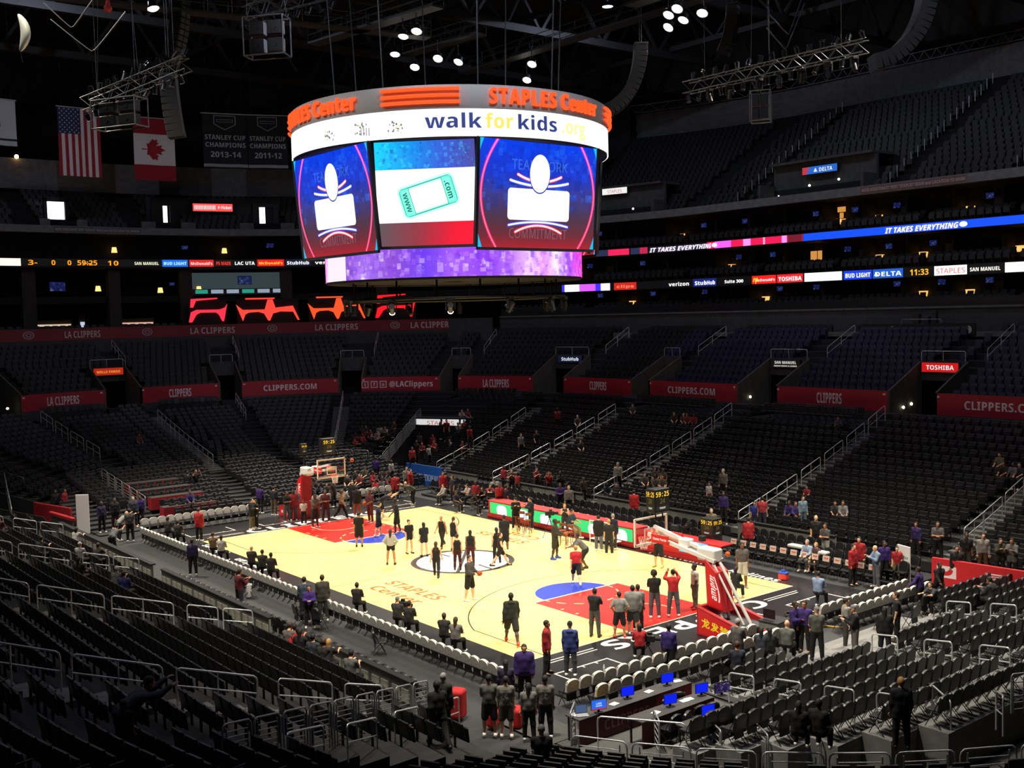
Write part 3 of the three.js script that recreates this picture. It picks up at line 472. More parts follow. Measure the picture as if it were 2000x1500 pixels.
// neon-edged red arches of the far club, glowing panels with rounded cut-outs
{
  const defs = [[57.7, 55.1, 'pink-red, the first beside the pale wall', 0xff3048, 1], [54.5, 50.2, 'coral with two booths, between pink and orange ones', 0xff4436, 2], [49.6, 45.6, 'orange with two booths below the scoreboard edge', 0xff5024, 2], [44.9, 42.0, 'deep red, the last one before the corner', 0xff1424, 1]];
  for (const [a, b, why, col, n] of defs) {
    const g = thing('lit_arch', 'glowing red club arch ' + why, 'lit arch'); const w = a - b, P = (u, v, d) => W(a - u * w, d, 12.25 + v * 2.3);
    const bars = []; const poly = (pts, d = 27.2) => { const s = new THREE.Shape(pts.map((p) => new THREE.Vector2(...p))), e = new THREE.ExtrudeGeometry(s, { depth: 0.15, bevelEnabled: false, curveSegments: 6 }), q = e.attributes.position; for (let i = 0; i < q.count; i++) { const r = P(q.getX(i), q.getY(i), d + q.getZ(i)); q.setXYZ(i, ...r); } e.computeVertexNormals(); return e; };
    const foot = n === 1 ? [[0, 0.0], [0.06, 0.42], [0.2, 0.52], [0.8, 0.52], [0.94, 0.6], [1, 0.75], [0.9, 0.02], [0.86, 0.02], [0.78, 0.3], [0.7, 0.4], [0.3, 0.4], [0.2, 0.32], [0.08, 0]] : [[0, 0.7], [0.1, 0.48], [0.45, 0.48], [0.5, 0.9], [0.58, 0.9], [0.62, 0.55], [0.9, 0.62], [1, 0], [0.97, 0], [0.9, 0.36], [0.7, 0.38], [0.58, 0.3], [0.53, 0], [0.5, 0], [0.44, 0.3], [0.35, 0.38], [0.2, 0.36], [0.14, 0.28], [0.1, 0]];
    part('lit_panel', [poly(foot)], glow(col, 1.25), g); part('lit_lintel', [poly(n === 1 ? [[0.05, 0.62], [0.07, 0.98], [0.75, 1.02], [0.75, 0.97], [0.2, 0.9], [0.12, 0.62]] : [[0.15, 0.98], [0.62, 0.98], [0.6, 0.92], [0.15, 0.92]])], glow(col, 1.25), g);
    part('booth_wall', [slab(27.4, 27.6, 11.0, 14.4, b + 0.05, a - 0.05, 0.7)], M(0x1a0d0c, 0.8), g);
    for (let i = 0; i < n; i++) { const s = a - w * (n === 1 ? 0.45 : i ? 0.75 : 0.3), f = fr(s, 26.9); const t = part('booth_table', [rb(1.1, 0.06, 0.5, 0.02, 0, 0.75, 0), cy(0.05, 0.08, 0.75, 0, 0.37, 0)], M(0x3a3735, 0.5), g); t.position.set(f.x, 11.2, f.z); t.rotation.y = f.turn; }
  }
}
// ---------- seats ----------
const eye = camera.position, fwd = camera.getWorldDirection(V(0, 0, 0));
const camRight = V(1, 0, 0).applyQuaternion(camera.quaternion), camUp = V(0, 1, 0).applyQuaternion(camera.quaternion);
function inView(x, y, z, pad = 1.12) { const d = V(x, y, z).sub(eye), w = d.dot(fwd); return w > 1 && Math.abs(d.dot(camRight) / w) < 0.472 * pad + 1.5 / w && Math.abs(d.dot(camUp) / w) < 0.354 * pad + 1.5 / w; }
// individuals for the `count` nearest places in view, one object of kind stuff for the rest
function seatField(spots, proto, count, opts) {
  const list = spots.filter((q) => inView(q[0], q[1] + 0.6, q[2])).map((q) => [...q.slice(0, 4), V(q[0], q[1], q[2]).distanceTo(eye), q[4]]).sort((a, b) => a[4] - b[4]);
  list.slice(0, count).forEach((q, i) => { if (i === 0) { proto.position.set(q[0], q[1], q[2]); proto.rotation.y = q[3]; if (q[5]) proto.userData.label = q[5]; } else copy(proto, [q[0], q[1], q[2]], q[3], q[5]); });
  if (!count) scene.remove(proto);
  const rest = list.slice(count); if (!rest.length) return;
  const g = opts.geo, im = new THREE.InstancedMesh(g, opts.mat, rest.length), m = new THREE.Matrix4(), u = V(1, 1, 1);
  rest.forEach((q, i) => im.setMatrixAt(i, m.compose(V(q[0], q[1], q[2]), new THREE.Quaternion().setFromAxisAngle(V(0, 1, 0), q[3]), u)));
  im.name = opts.name; im.castShadow = im.receiveShadow = true; im.userData = { label: opts.label, kind: 'stuff', category: opts.category }; delete im.userData.category; scene.add(im);
}
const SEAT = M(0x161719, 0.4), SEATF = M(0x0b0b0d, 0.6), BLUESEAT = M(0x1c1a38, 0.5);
// stadium seat, tipped up: origin on the tread at the middle of the seat, facing +z
const seatBack = () => { const g = new RoundedBoxGeometry(0.47, 0.5, 0.07, 2, 0.03), p = g.attributes.position; for (let i = 0; i < p.count; i++) { const x = p.getX(i), y = p.getY(i); p.setZ(i, p.getZ(i) + x * x * 0.32); p.setX(i, x * (1 - Math.max(0, y) * 0.22)); } g.computeVertexNormals(); return place(g, 0, 0.66, -0.2, -0.2); };
const seatPan = () => rb(0.43, 0.42, 0.07, 0.03, 0, 0.54, -0.03, -0.12);
const seatArm = (x) => [rb(0.05, 0.035, 0.3, 0.012, x, 0.62, -0.04), bx(0.03, 0.6, 0.06, x, 0.31, -0.14)];
const simpleSeat = merge([place(new THREE.BoxGeometry(0.46, 0.5, 0.06), 0, 0.66, -0.2, -0.2), bx(0.42, 0.4, 0.06, 0, 0.54, -0.04, -0.12), bx(0.05, 0.62, 0.22, 0.26, 0.32, -0.08), bx(0.05, 0.035, 0.26, 0.26, 0.63, -0.05)]);
const midSeat = merge([seatBack(), seatPan(), ...seatArm(0.265)]);
function makeSeat(name, label, mat) { const t = thing(name, label, 'seat', [0, 0, 0], 0, label); part('backrest', [seatBack()], mat, t); part('seat_pan', [seatPan()], mat, t); part('armrest', seatArm(0.265), SEATF, t); part('armrest', seatArm(-0.265), SEATF, t); return t; }

// aisles of the lower bowl in s, and the seats between them
const AISLES = [74.0, 64.7, 56.6, 46.6, 38.9, 25.2, 15.7, 5.4, -6.0, -17.8, 83, 113.5, 125.2, 137.2, 148.5, 102, 92, 152.6, 158, 168, 177, 186];
const nearAisle = (s, w) => AISLES.some((a) => Math.abs(((s - a + PER * 1.5) % PER) - PER / 2) < w);
const blackSpots = [];
for (const [s0, s1, k0, k1] of SECTIONS) for (let k = k0; k <= k1; k++) {
  const d = rowD(k) + 0.52, m = (s0 + s1) / 2; if (k > (k1 < 17 ? 13 : 15)) continue;
  let n = Math.max(0, Math.round((s0 - 85) / 0.56)); for (let s = s0 + 0.1; s < s1 - 0.1;) {
    const f = fr(s, d), L = lenAt(s, d), y = Y(s, rowD(k));
    if (!nearAisle(s, 0.85 / L) && !inRange(s, TUNNELS, 0.3)) blackSpots.push([f.x, y, f.z, f.turn, s > 104 && s < 156 ? 'black tip-up seat above the boards, ' + ord(k) + ' row, ' + ord(n++) + ' seat from the far end' : undefined]);
    s += 0.56 / L;
  }
}
// retractable stands behind the far basket: rows straight across
const RISE = (x) => Math.max(0.02, 0.04 + (Math.floor((Math.abs(x) - 20.2) / 0.86)) * 0.125);
const farRisers = [];
for (let k = 0; k < 13; k++) { const x = -(20.2 + 0.86 * k); farRisers.push(sweepBox(x)); }
function sweepBox(x) { const h = RISE(x - 0.1 * Math.sign(x)); return bx(0.86, h, 24, x - 0.43, h / 2, -0.6); }
for (let k = 0; k < 13; k++) {
  const x = -(20.2 + 0.86 * k + 0.5), y = RISE(x + 0.3);
  for (let z = -11.5; z <= 10; z += 0.56) { if (Math.abs(z - (1.6 - k * 0.12)) < 0.75 || Math.abs(z + 5.2) < 0.7 || Math.abs(z - 8) < 0.6 || (z > 6.6 && k < 4)) continue; blackSpots.push([x, y, z, PI / 2]); }
}
struct('riser_far', farRisers, CONCD);
// corner stand below the camera: rows bent round the tunnel mouth, facing centre court
{
  const C = [13, -5], list = [];
  for (let k = 0; k < 11; k++) {
    const R = 20.4 + 0.86 * k, y = 0.32 + 0.27 * k, P = [];
    const segs = [[20.5, 32.3], [33.8, 46.2], [48.6, 63.2]];   // blocks between the stairs, in degrees from the long side
    for (const [a, b] of segs) {
      const n = 6, pts = []; const g = gridGeo(1, n, (v, u) => { const t = lerp(a, b, u) * D2, r = R + v * 0.86; return [C[0] + Math.cos(t) * r, y, C[1] + Math.sin(t) * r]; }); list.push(g);
      list.push(gridGeo(1, n, (v, u) => { const t = lerp(a, b, u) * D2; return [C[0] + Math.cos(t) * R, lerp(y - 0.27, y, v), C[1] + Math.sin(t) * R]; }));
      let n1 = 0; const step = 0.56 / R / D2; for (let t = a + step * 0.7; t < b - step * 0.3; t += step) { const c = Math.cos(t * D2), q = Math.sin(t * D2), r = R + 0.52; blackSpots.push([C[0] + c * r, y, C[1] + q * r, Math.atan2(-c, -q), 'black tip-up seat in the corner stand, ' + ord(k) + ' row, ' + ord(n1++) + ' seat of the ' + (a < 33 ? 'stair-side' : a < 40 ? 'middle' : 'fence-side') + ' block']); }
    }
  }
  struct('terrace_corner', list, CONCD);
  const st = []; for (const [a0, a1] of [[32.3, 33.8], [46.2, 48.6]]) for (let k = 0; k < 22; k++) { const R = 20.4 + 0.43 * k, y = 0.2 + 0.135 * k, A = (t) => [C[0] + Math.cos(t * D2), C[1] + Math.sin(t * D2)]; st.push(gridGeo(1, 2, (v, u) => { const t = lerp(a0, a1, u) * D2; return [C[0] + Math.cos(t) * (R + v * 0.43), y, C[1] + Math.sin(t) * (R + v * 0.43)]; }), gridGeo(1, 2, (v, u) => { const t = lerp(a0, a1, u) * D2; return [C[0] + Math.cos(t) * R, y - 0.135 + v * 0.135, C[1] + Math.sin(t) * R]; })); }
  struct('stair_corner', st, CONCL);
}
seatField(blackSpots, makeSeat('stadium_seat', 'black tip-up stadium seat in the curved rows of the lower stand', SEAT), 300, { geo: midSeat, mat: SEAT, name: 'stadium_seats_beyond', label: 'remaining rows of black tip-up stadium seats around the lower stand' });
// blue seats of the upper half of the lower bowl
const blueSpots = [], darkSpots = [];
for (let k = 0, n = 0; k < 10; k++, n = 0) for (let s = -22; s < 84;) {
  const d = 16.2 + 0.9 * k + 0.55, f = fr(s, d), L = lenAt(s, d);
  if (!(k < 5 && inRange(s, VOMS, 0.35)) && !nearAisle(s + 0.2, 0.75 / L) && !VOMS.some(([a, b]) => Math.abs(s - (a + 0.2)) < 0.7)) (s < 19 ? blueSpots : darkSpots).push([f.x, BLUE(16.2 + 0.9 * k), f.z, f.turn, 'dark blue seat in the tier above the banners, ' + ord(k) + ' row, ' + ord(n++) + ' from the right edge']);
  s += 0.56 / L;
}
seatField(blueSpots, (() => { const l = 'dark blue tip-up seat in the tier above the red banners'; return one('tier_seat', [simpleSeat.clone()], BLUESEAT, l, 'seat', l); })(), 300, { geo: simpleSeat, mat: BLUESEAT, name: 'tier_seats_beyond', label: 'rows of dark blue tip-up seats in the tier above the banners' });
seatField(darkSpots, (() => { const l = 'black tip-up seat in the tier above the far-end red banners'; return one('tier_seat', [simpleSeat.clone()], SEATF, l, 'seat', l); })(), 0, { geo: simpleSeat, mat: SEATF, name: 'tier_seats_far', label: 'rows of black tip-up seats in the tier at the far end' });
// loose chairs on the platforms and along the ledge, upper deck seats
const padChair = merge([rb(0.46, 0.42, 0.06, 0.03, 0, 0.74, -0.2, -0.15), rb(0.46, 0.07, 0.44, 0.03, 0, 0.46, 0.02), bar([-0.21, 0, 0.2], [-0.21, 0.9, -0.22], 0.014, 5), bar([0.21, 0, 0.2], [0.21, 0.9, -0.22], 0.014, 5), bar([-0.21, 0, -0.24], [-0.21, 0.46, 0.2], 0.014, 5), bar([0.21, 0, -0.24], [0.21, 0.46, 0.2], 0.014, 5)]);
{
  const spots = [];
  for (const [a, b] of PLATFORMS) for (const d of [13.5, 14.4]) for (let s = a + 1.0, n = 0; s < b - 0.9;) { const f = fr(s, d); spots.push([f.x, 4.95, f.z, f.turn + rr(-0.1, 0.1), 'loose black chair ' + BANNER_WHERE[a].replace(/^behind loose chairs |behind the loose chairs |above the loose chairs /, '').split(' ').slice(0, 8).join(' ') + ', ' + (d < 14 ? 'front' : 'rear') + ' row, ' + ord(n++)]); s += 0.55 / lenAt(s, d); }
  seatField(spots, (() => { const l = 'loose black padded chair on the platform below a red banner'; return one('padded_chair', [padChair.clone()], SEAT, l, 'chair', l); })(), 300, { geo: padChair, mat: SEAT, name: 'padded_chairs_beyond', label: 'more loose black chairs on the platforms' });
  const led = []; for (let s = -20, n = 0; s < 36;) { if (!nearAisle(s, 1)) { const f = fr(s, 26.2); led.push([f.x, 10.0, f.z, f.turn, 'dark chair along the concrete ledge, ' + ord(n++) + ' from the right end']); } s += 0.6 / lenAt(s, 26); }
  for (let s = -26, n = 0; s < 36;) { const m = ((s % 7.4) + 7.4) % 7.4; if (m > 0.6) for (const [y, d] of [[12, 28.6], [15, 28.7], [18.1, 28.7], [12.25, 29.5], [15.2, 29.5], [18.3, 29.5]]) { const f = fr(s, d); led.push([f.x, y, f.z, f.turn, 'dark suite balcony chair, ' + (y < 13 ? 'lowest' : y < 16 ? 'middle' : 'top') + ' floor, ' + (d < 29 ? 'front' : 'rear') + ' row, ' + ord(n) + ' from the right end']); } n++; s += 0.62 / lenAt(s, 28); }
  for (let s = 58, n = 0; s < 78;) { for (const [y, d] of [[10.95, 26.4], [11.15, 27.6], [11.35, 28.8]]) { const f = fr(s, d); led.push([f.x, y, f.z, f.turn, 'dark chair behind the far club rail, ' + ord(Math.round((d - 26.4) / 1.2)) + ' row, ' + ord(n) + ' from the lit arches']); } n++; s += 0.7 / lenAt(s, 26); }
  seatField(led, (() => { const l = 'dark chair in the front row of a suite balcony'; return one('suite_chair', [simpleSeat.clone()], SEATF, l, 'chair', l); })(), 300, { geo: simpleSeat, mat: SEATF, name: 'suite_chairs_beyond', label: 'dark chairs along the suite balconies and the club rail' });
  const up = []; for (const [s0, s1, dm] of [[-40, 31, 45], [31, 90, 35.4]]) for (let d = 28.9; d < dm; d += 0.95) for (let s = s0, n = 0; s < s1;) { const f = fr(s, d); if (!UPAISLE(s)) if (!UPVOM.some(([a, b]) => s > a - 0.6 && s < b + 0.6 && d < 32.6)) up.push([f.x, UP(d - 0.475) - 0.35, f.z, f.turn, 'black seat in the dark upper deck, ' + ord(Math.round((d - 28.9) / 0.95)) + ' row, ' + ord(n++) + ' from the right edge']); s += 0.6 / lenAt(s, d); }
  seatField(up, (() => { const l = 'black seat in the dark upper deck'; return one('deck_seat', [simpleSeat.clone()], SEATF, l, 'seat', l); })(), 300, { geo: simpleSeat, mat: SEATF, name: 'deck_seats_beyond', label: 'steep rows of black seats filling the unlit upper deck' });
}
// ---------- courtside: chairs, baskets, tables ----------
const COVER = rough(0xe9e5dc, 0.75, G2, 1.5), CHAIRF = M(0x161618, 0.4, 0.3), PAD = M(0x17181a, 0.38);
const archShape = (w, h, y0) => { const s = new THREE.Shape(), r = w / 2; s.moveTo(-r, y0); s.lineTo(r, y0); s.lineTo(r, y0 + h - r * 0.8); s.bezierCurveTo(r, y0 + h, -r, y0 + h, -r, y0 + h - r * 0.8); s.closePath(); return s; };
const archGeo = (w, h, y0, t, z, tilt) => { const g = new THREE.ExtrudeGeometry(archShape(w, h, y0), { depth: t, bevelEnabled: true, bevelSize: 0.015, bevelThickness: 0.02, bevelSegments: 2, curveSegments: 8 }); g.translate(0, 0, -t / 2); return place(g, 0, 0, z, tilt); };
// folding chair facing +z, with an arched back
const chairLegs = (x) => [bar([x, 0, 0.22], [x, 0.86, -0.24], 0.013, 5), bar([x, 0, -0.24], [x, 0.46, 0.2], 0.013, 5)];
function foldingChair(name, label, group, backMat, cover) {
  const t = thing(name, label, 'chair', [0, 0, 0], 0, group);
  part(cover ? 'back_cover' : 'backrest', [archGeo(cover ? 0.46 : 0.44, cover ? 0.4 : 0.46, cover ? 0.56 : 0.5, cover ? 0.07 : 0.05, -0.1, -0.16)], backMat, t);
  part('seat_pan', [rb(0.43, 0.05, 0.42, 0.02, 0, 0.46, 0.02)], PAD, t);
  part('leg_frame', chairLegs(-0.22), CHAIRF, t); part('leg_frame', chairLegs(0.22), CHAIRF, t);
  part('crossbar', [bar([-0.22, 0.22, -0.06], [0.22, 0.22, -0.06], 0.01, 5), rb(0.4, 0.22, 0.02, 0.008, 0, 0.34, -0.17, 0.12)], CHAIRF, t);
  return t;
}
const white0 = foldingChair('covered_chair', '', 'white covered chairs around the court', COVER, true); let nw = 0;
function whiteRow(list, turn, label) { list.forEach(([x, z], i) => { const l = 'white covered chair, ' + label(i); const c = nw++ ? copy(white0, [x, 0.001, z], 0, l) : white0; c.position.set(x, 0.001, z); c.rotation.y = turn + rr(-0.04, 0.04); c.userData.label = l; }); }
const seq = (a, b, step) => { const o = []; const n = Math.round(Math.abs(b - a) / step); for (let i = 0; i <= n; i++) o.push(lerp(a, b, i / n)); return o; };
whiteRow(seq(16.9, -16.4, 0.5).map((x) => [x, 10.05]), PI, (i) => ord(i) + ' from the corner end of the long sideline row');
whiteRow(seq(9.4, 0.75, 0.53).map((z) => [18.6, z]), -PI / 2, (i) => ord(i) + ' from the corner in the front baseline row');
whiteRow(seq(9.0, 0.5, 0.53).map((z) => [19.5, z]), -PI / 2, (i) => ord(i) + ' from the corner in the rear baseline row');
whiteRow(seq(-3.4, -8.9, 0.5).map((z) => [18.75, z]), -PI / 2, (i) => ord(i) + ' past the basket in the front baseline row');
whiteRow(seq(-3.6, -9.2, 0.5).map((z) => [19.6, z]), -PI / 2, (i) => ord(i) + ' past the basket in the rear baseline row');
whiteRow(seq(9.2, 2.6, 0.52).map((z) => [-18.7, z]), PI / 2, (i) => ord(i) + ' from the tunnel end behind the far baseline');
whiteRow(seq(-1.9, -8.4, 0.52).map((z) => [-18.6, z]), PI / 2, (i) => ord(i) + ' past the far basket behind the far baseline');
whiteRow(seq(-7.4, 4.2, 0.75).map((x) => [x, -9.35]), 0, (i) => ord(i) + ' from the far end behind the glowing table');
// black folding chairs: in front of the boards, and on the low risers behind the near basket
const black0 = foldingChair('folding_chair', '', 'black folding chairs', PAD, false); let nb = 0;
const blackGeo = merge([archGeo(0.44, 0.46, 0.5, 0.05, -0.1, -0.16), rb(0.43, 0.05, 0.42, 0.02, 0, 0.46, 0.02), ...chairLegs(-0.22), ...chairLegs(0.22)]);
function blackRow(list, turn, label) { list.forEach(([x, y, z], i) => { const l = 'black folding chair, ' + label(i); const c = nb++ ? copy(black0, [x, y, z], 0, l) : black0; c.position.set(x, y, z); c.rotation.y = turn + rr(-0.05, 0.05); c.userData.label = l; }); }
blackRow(seq(15.2, -3.8, 0.55).map((x) => [x, 0, 12.75]), PI, (i) => ord(i) + ' from the corner in the row against the hockey boards');
{
  const rest = [], RN = ['front', 'second', 'third', 'fourth', 'fifth', 'sixth', 'seventh', 'eighth', 'ninth', 'tenth'];
  const risers = [];
  for (let k = 0; k < 10; k++) {
    const x = 20.75 + 0.88 * k, y = 0.06 + 0.12 * k, zMax = k < 4 ? 5.4 : -5 + Math.sqrt(19.2 ** 2 - (x + 0.4 - 13) ** 2);
    risers.push(bx(0.88, y, zMax + 13.2, x, y / 2, (zMax - 13.2) / 2));
    const zs = seq(zMax - 0.3, -12.6, 0.54).filter((z) => Math.abs(z + 0.1) > 0.75 && Math.abs(z + 6) > 0.7 && !(k < 3 && z < 2.6 && z > -4.2 - k * 0.6) && !(k < 5 && Math.abs(z - 6) < 0.6));
    const spots = zs.map((z) => [x - 0.05, y, z]);
    if (k < 7) blackRow(spots, -PI / 2, (i) => ord(i) + ' from the desks in the ' + RN[k] + ' riser row'); else rest.push(...spots);
  }
  struct('riser_near', risers, rough(0x8a8a88, 0.8));
  const im = new THREE.InstancedMesh(blackGeo, PAD, rest.length), m = new THREE.Matrix4(); rest.forEach((q, i) => im.setMatrixAt(i, m.compose(V(...q), new THREE.Quaternion().setFromAxisAngle(V(0, 1, 0), -PI / 2), V(1, 1, 1)))); im.name = 'folding_chairs_beyond'; im.castShadow = im.receiveShadow = true; im.userData = { kind: 'stuff', label: 'last rows of black folding chairs on the risers' }; scene.add(im);
}
// bench chairs with a printed panel, beside the far sideline
{
  const tx = canvas(128, 128, (g, w, h) => { g.fillStyle = '#c9b6a8'; g.fillRect(0, 0, w, h); g.fillStyle = '#b8432e'; g.beginPath(); g.ellipse(44, 56, 26, 15, 0.3, 0, 7); g.fill(); g.beginPath(); g.ellipse(86, 56, 26, 15, -0.3, 0, 7); g.fill(); g.fillStyle = '#a83a30'; g.font = 'bold 24px sans-serif'; g.textAlign = 'center'; g.fillText('Red Bull', 64, 98); });
  const pm = printMat(tx), b0 = foldingChair('bench_chair', '', 'printed bench chairs', PAD, false);
  const pg = new THREE.PlaneGeometry(0.36, 0.26); part('printed_panel', [place(pg, 0, 0.78, -0.145, -0.16)], pm, b0, 'pale panel with a red print');
  seq(8.8, 16.6, 0.6).forEach((x, i) => { const l = 'dark folding bench chair with a printed back panel, ' + ord(i) + ' from the scorer table'; const c = i ? copy(b0, [x, 0, -10.1], 0, l) : b0; c.position.set(x, 0, -10.1); c.userData.label = l; });
  blackRow(seq(8.6, 17.5, 0.56).map((x) => [x, 0.12, -11.1]), 0, (i) => ord(i) + ' from the scorer table in the row behind the bench');
  blackRow(seq(8.6, 17.5, 0.56).map((x) => [x, 0.24, -12.0]), 0, (i) => ord(i) + ' from the scorer table in the second row behind the bench');
  struct('riser_bench', [bx(25.5, 0.1, 1.1, -5.7, 0.05, -10.4), bx(25.5, 0.2, 1.3, -5.7, 0.1, -11.65), bx(10.5, 0.12, 0.9, 13, 0.06, -11.1), bx(10.5, 0.24, 1.2, 13, 0.12, -12.15)], CONCD);
  blackRow(seq(-18, 6.5, 0.58).map((x) => [x, 0.1, -10.4]), 0, (i) => ord(i) + ' from the far corner behind the press row');
  blackRow(seq(-18, 6.5, 0.58).map((x) => [x, 0.2, -11.6]), 0, (i) => ord(i) + ' from the far corner in the row below the bench-side stand');
}
// glowing scorer's table
{
  const tx = canvas(2048, 116, (g, w, h) => { g.fillStyle = '#1fd070'; g.fillRect(0, 0, w, h); g.fillStyle = '#f4f2ff'; for (let i = 0; i < 6; i++) { const x = (i + 0.35) / 6 * w; g.beginPath(); g.moveTo(x, h); g.quadraticCurveTo(x - 40, 10, x + 70, 18); g.quadraticCurveTo(x + 170, 4, x + 150, h); g.fill(); } g.fillStyle = '#7d8cd8'; for (let i = 0; i < 6; i++) for (let j = 0; j < 5; j++) g.fillRect((i + 0.42) / 6 * w + j * 16, 60 + (j % 2) * 12, 10, 4); });
  const t = thing('scorer_table', 'long courtside table with a glowing green and white front', 'table', [-2.25, 0, -8.6]);
  part('led_screen', [place(new THREE.PlaneGeometry(12.2, 0.66), 0, 0.62, 0.46)], screenMat(tx, 1.3), t);
  part('table_top', [rb(12.6, 0.06, 1.0, 0.02, 0, 1.02, 0)], M(0xb5161c, 0.5), t); part('front_panel', [bx(12.5, 0.98, 0.06, 0, 0.5, 0.42)], M(0xc01a1e, 0.5), t);
  for (const x of [-6.25, 6.25]) part('side_panel', [bx(0.06, 0.98, 0.9, x, 0.5, 0)], M(0xb5161c, 0.5), t);
  part('kick_rail', [rb(12.6, 0.16, 0.2, 0.03, 0, 0.1, 0.48)], M(0x9c1418, 0.5), t);
  const u = thing('scorer_table', 'red sideline table with an insurance banner and a pale blue screen', 'table', [7.2, 0, -8.6]);
  part('table_top', [rb(5.2, 0.06, 0.9, 0.02, 0, 0.98, 0)], M(0xb5161c, 0.5), u); part('front_panel', [bx(5.1, 0.95, 0.06, 0, 0.48, 0.42)], M(0xc01a1e, 0.5), u); part('kick_rail', [rb(5.2, 0.18, 0.24, 0.03, 0, 0.1, 0.5)], M(0x9c1418, 0.5), u);
  const st = canvas(512, 128, (g, w, h) => { g.fillStyle = '#d01a1e'; g.fillRect(0, 0, w, h); g.fillStyle = '#fff'; g.font = 'bold 56px sans-serif'; g.textBaseline = 'middle'; g.fillText('State Farm', 130, 66); g.beginPath(); for (const [x, y] of [[64, 44], [46, 76], [82, 76]]) { g.moveTo(x + 17, y); g.ellipse(x, y, 17, 11, 0, 0, 7); } g.fill(); });
  part('banner', [place(new THREE.PlaneGeometry(1.9, 0.5), -1.35, 0.66, 0.46)], printMat(st, 0.5), u);
  const sc = canvas(256, 96, (g, w, h) => { const q = g.createLinearGradient(0, 0, w, 0); q.addColorStop(0, '#4ac8e8'); q.addColorStop(0.5, '#d8f0f4'); q.addColorStop(1, '#5ab0e0'); g.fillStyle = q; g.fillRect(0, 0, w, h); g.fillStyle = '#eaf6f0'; g.beginPath(); g.ellipse(70, 50, 40, 20, 0, 0, 7); g.ellipse(180, 50, 40, 18, 0, 0, 7); g.fill(); });
  part('led_screen', [place(new THREE.PlaneGeometry(1.9, 0.62), 0.85, 0.66, 0.47)], screenMat(sc, 1.1), u);
}
// baskets
const RIMM = M(0xe0521a, 0.45, 0.2), NETM = M(0xf0ece2, 0.9), GLASS = new THREE.MeshPhysicalMaterial({ color: 0xffffff, transmission: 1, thickness: 0, roughness: 0.03, ior: 1.45 });
function glyph(g, strokes, x, y, s, w) { g.lineWidth = w; g.lineCap = 'square'; g.lineJoin = 'miter'; for (const st of strokes) { g.beginPath(); st.forEach((p, i) => g[i ? 'lineTo' : 'moveTo'](x + p[0] * s, y + p[1] * s)); g.stroke(); } }
const HAN = [
  [[[0.08, 0.3], [0.92, 0.27]], [[0.42, 0.05], [0.41, 0.5], [0.3, 0.75], [0.1, 0.95]], [[0.58, 0.3], [0.58, 0.82], [0.66, 0.92], [0.88, 0.92], [0.92, 0.76]], [[0.85, 0.45], [0.7, 0.62], [0.45, 0.8]], [[0.66, 0.06], [0.78, 0.17]]],
  [[[0.28, 0.1], [0.22, 0.36], [0.88, 0.34]], [[0.5, 0.05], [0.42, 0.45], [0.28, 0.72], [0.08, 0.92]], [[0.4, 0.52], [0.76, 0.5], [0.6, 0.75], [0.3, 0.95]], [[0.42, 0.58], [0.62, 0.8], [0.92, 0.94]], [[0.68, 0.08], [0.8, 0.2]]],
  [[[0.28, 0.05], [0.28, 0.42]], [[0.1, 0.12], [0.18, 0.2]], [[0.08, 0.4], [0.26, 0.28]], [[0.42, 0.16], [0.92, 0.14]], [[0.67, 0.04], [0.67, 0.34]], [[0.48, 0.34], [0.86, 0.34]], [[0.08, 0.5], [0.92, 0.48]], [[0.5, 0.42], [0.5, 0.52]], [[0.46, 0.52], [0.3, 0.68], [0.1, 0.78]], [[0.32, 0.68], [0.32, 0.92], [0.5, 0.84]], [[0.82, 0.56], [0.62, 0.68]], [[0.5, 0.56], [0.66, 0.78], [0.92, 0.94]]],
  [[[0.24, 0.05], [0.08, 0.36]], [[0.16, 0.22], [0.4, 0.2], [0.34, 0.36]], [[0.24, 0.36], [0.24, 0.88], [0.4, 0.76]], [[0.58, 0.05], [0.46, 0.3]], [[0.54, 0.2], [0.92, 0.18]], [[0.5, 0.76], [0.5, 0.4], [0.88, 0.38], [0.88, 0.72], [0.8, 0.72]], [[0.69, 0.28], [0.69, 0.95]]]];
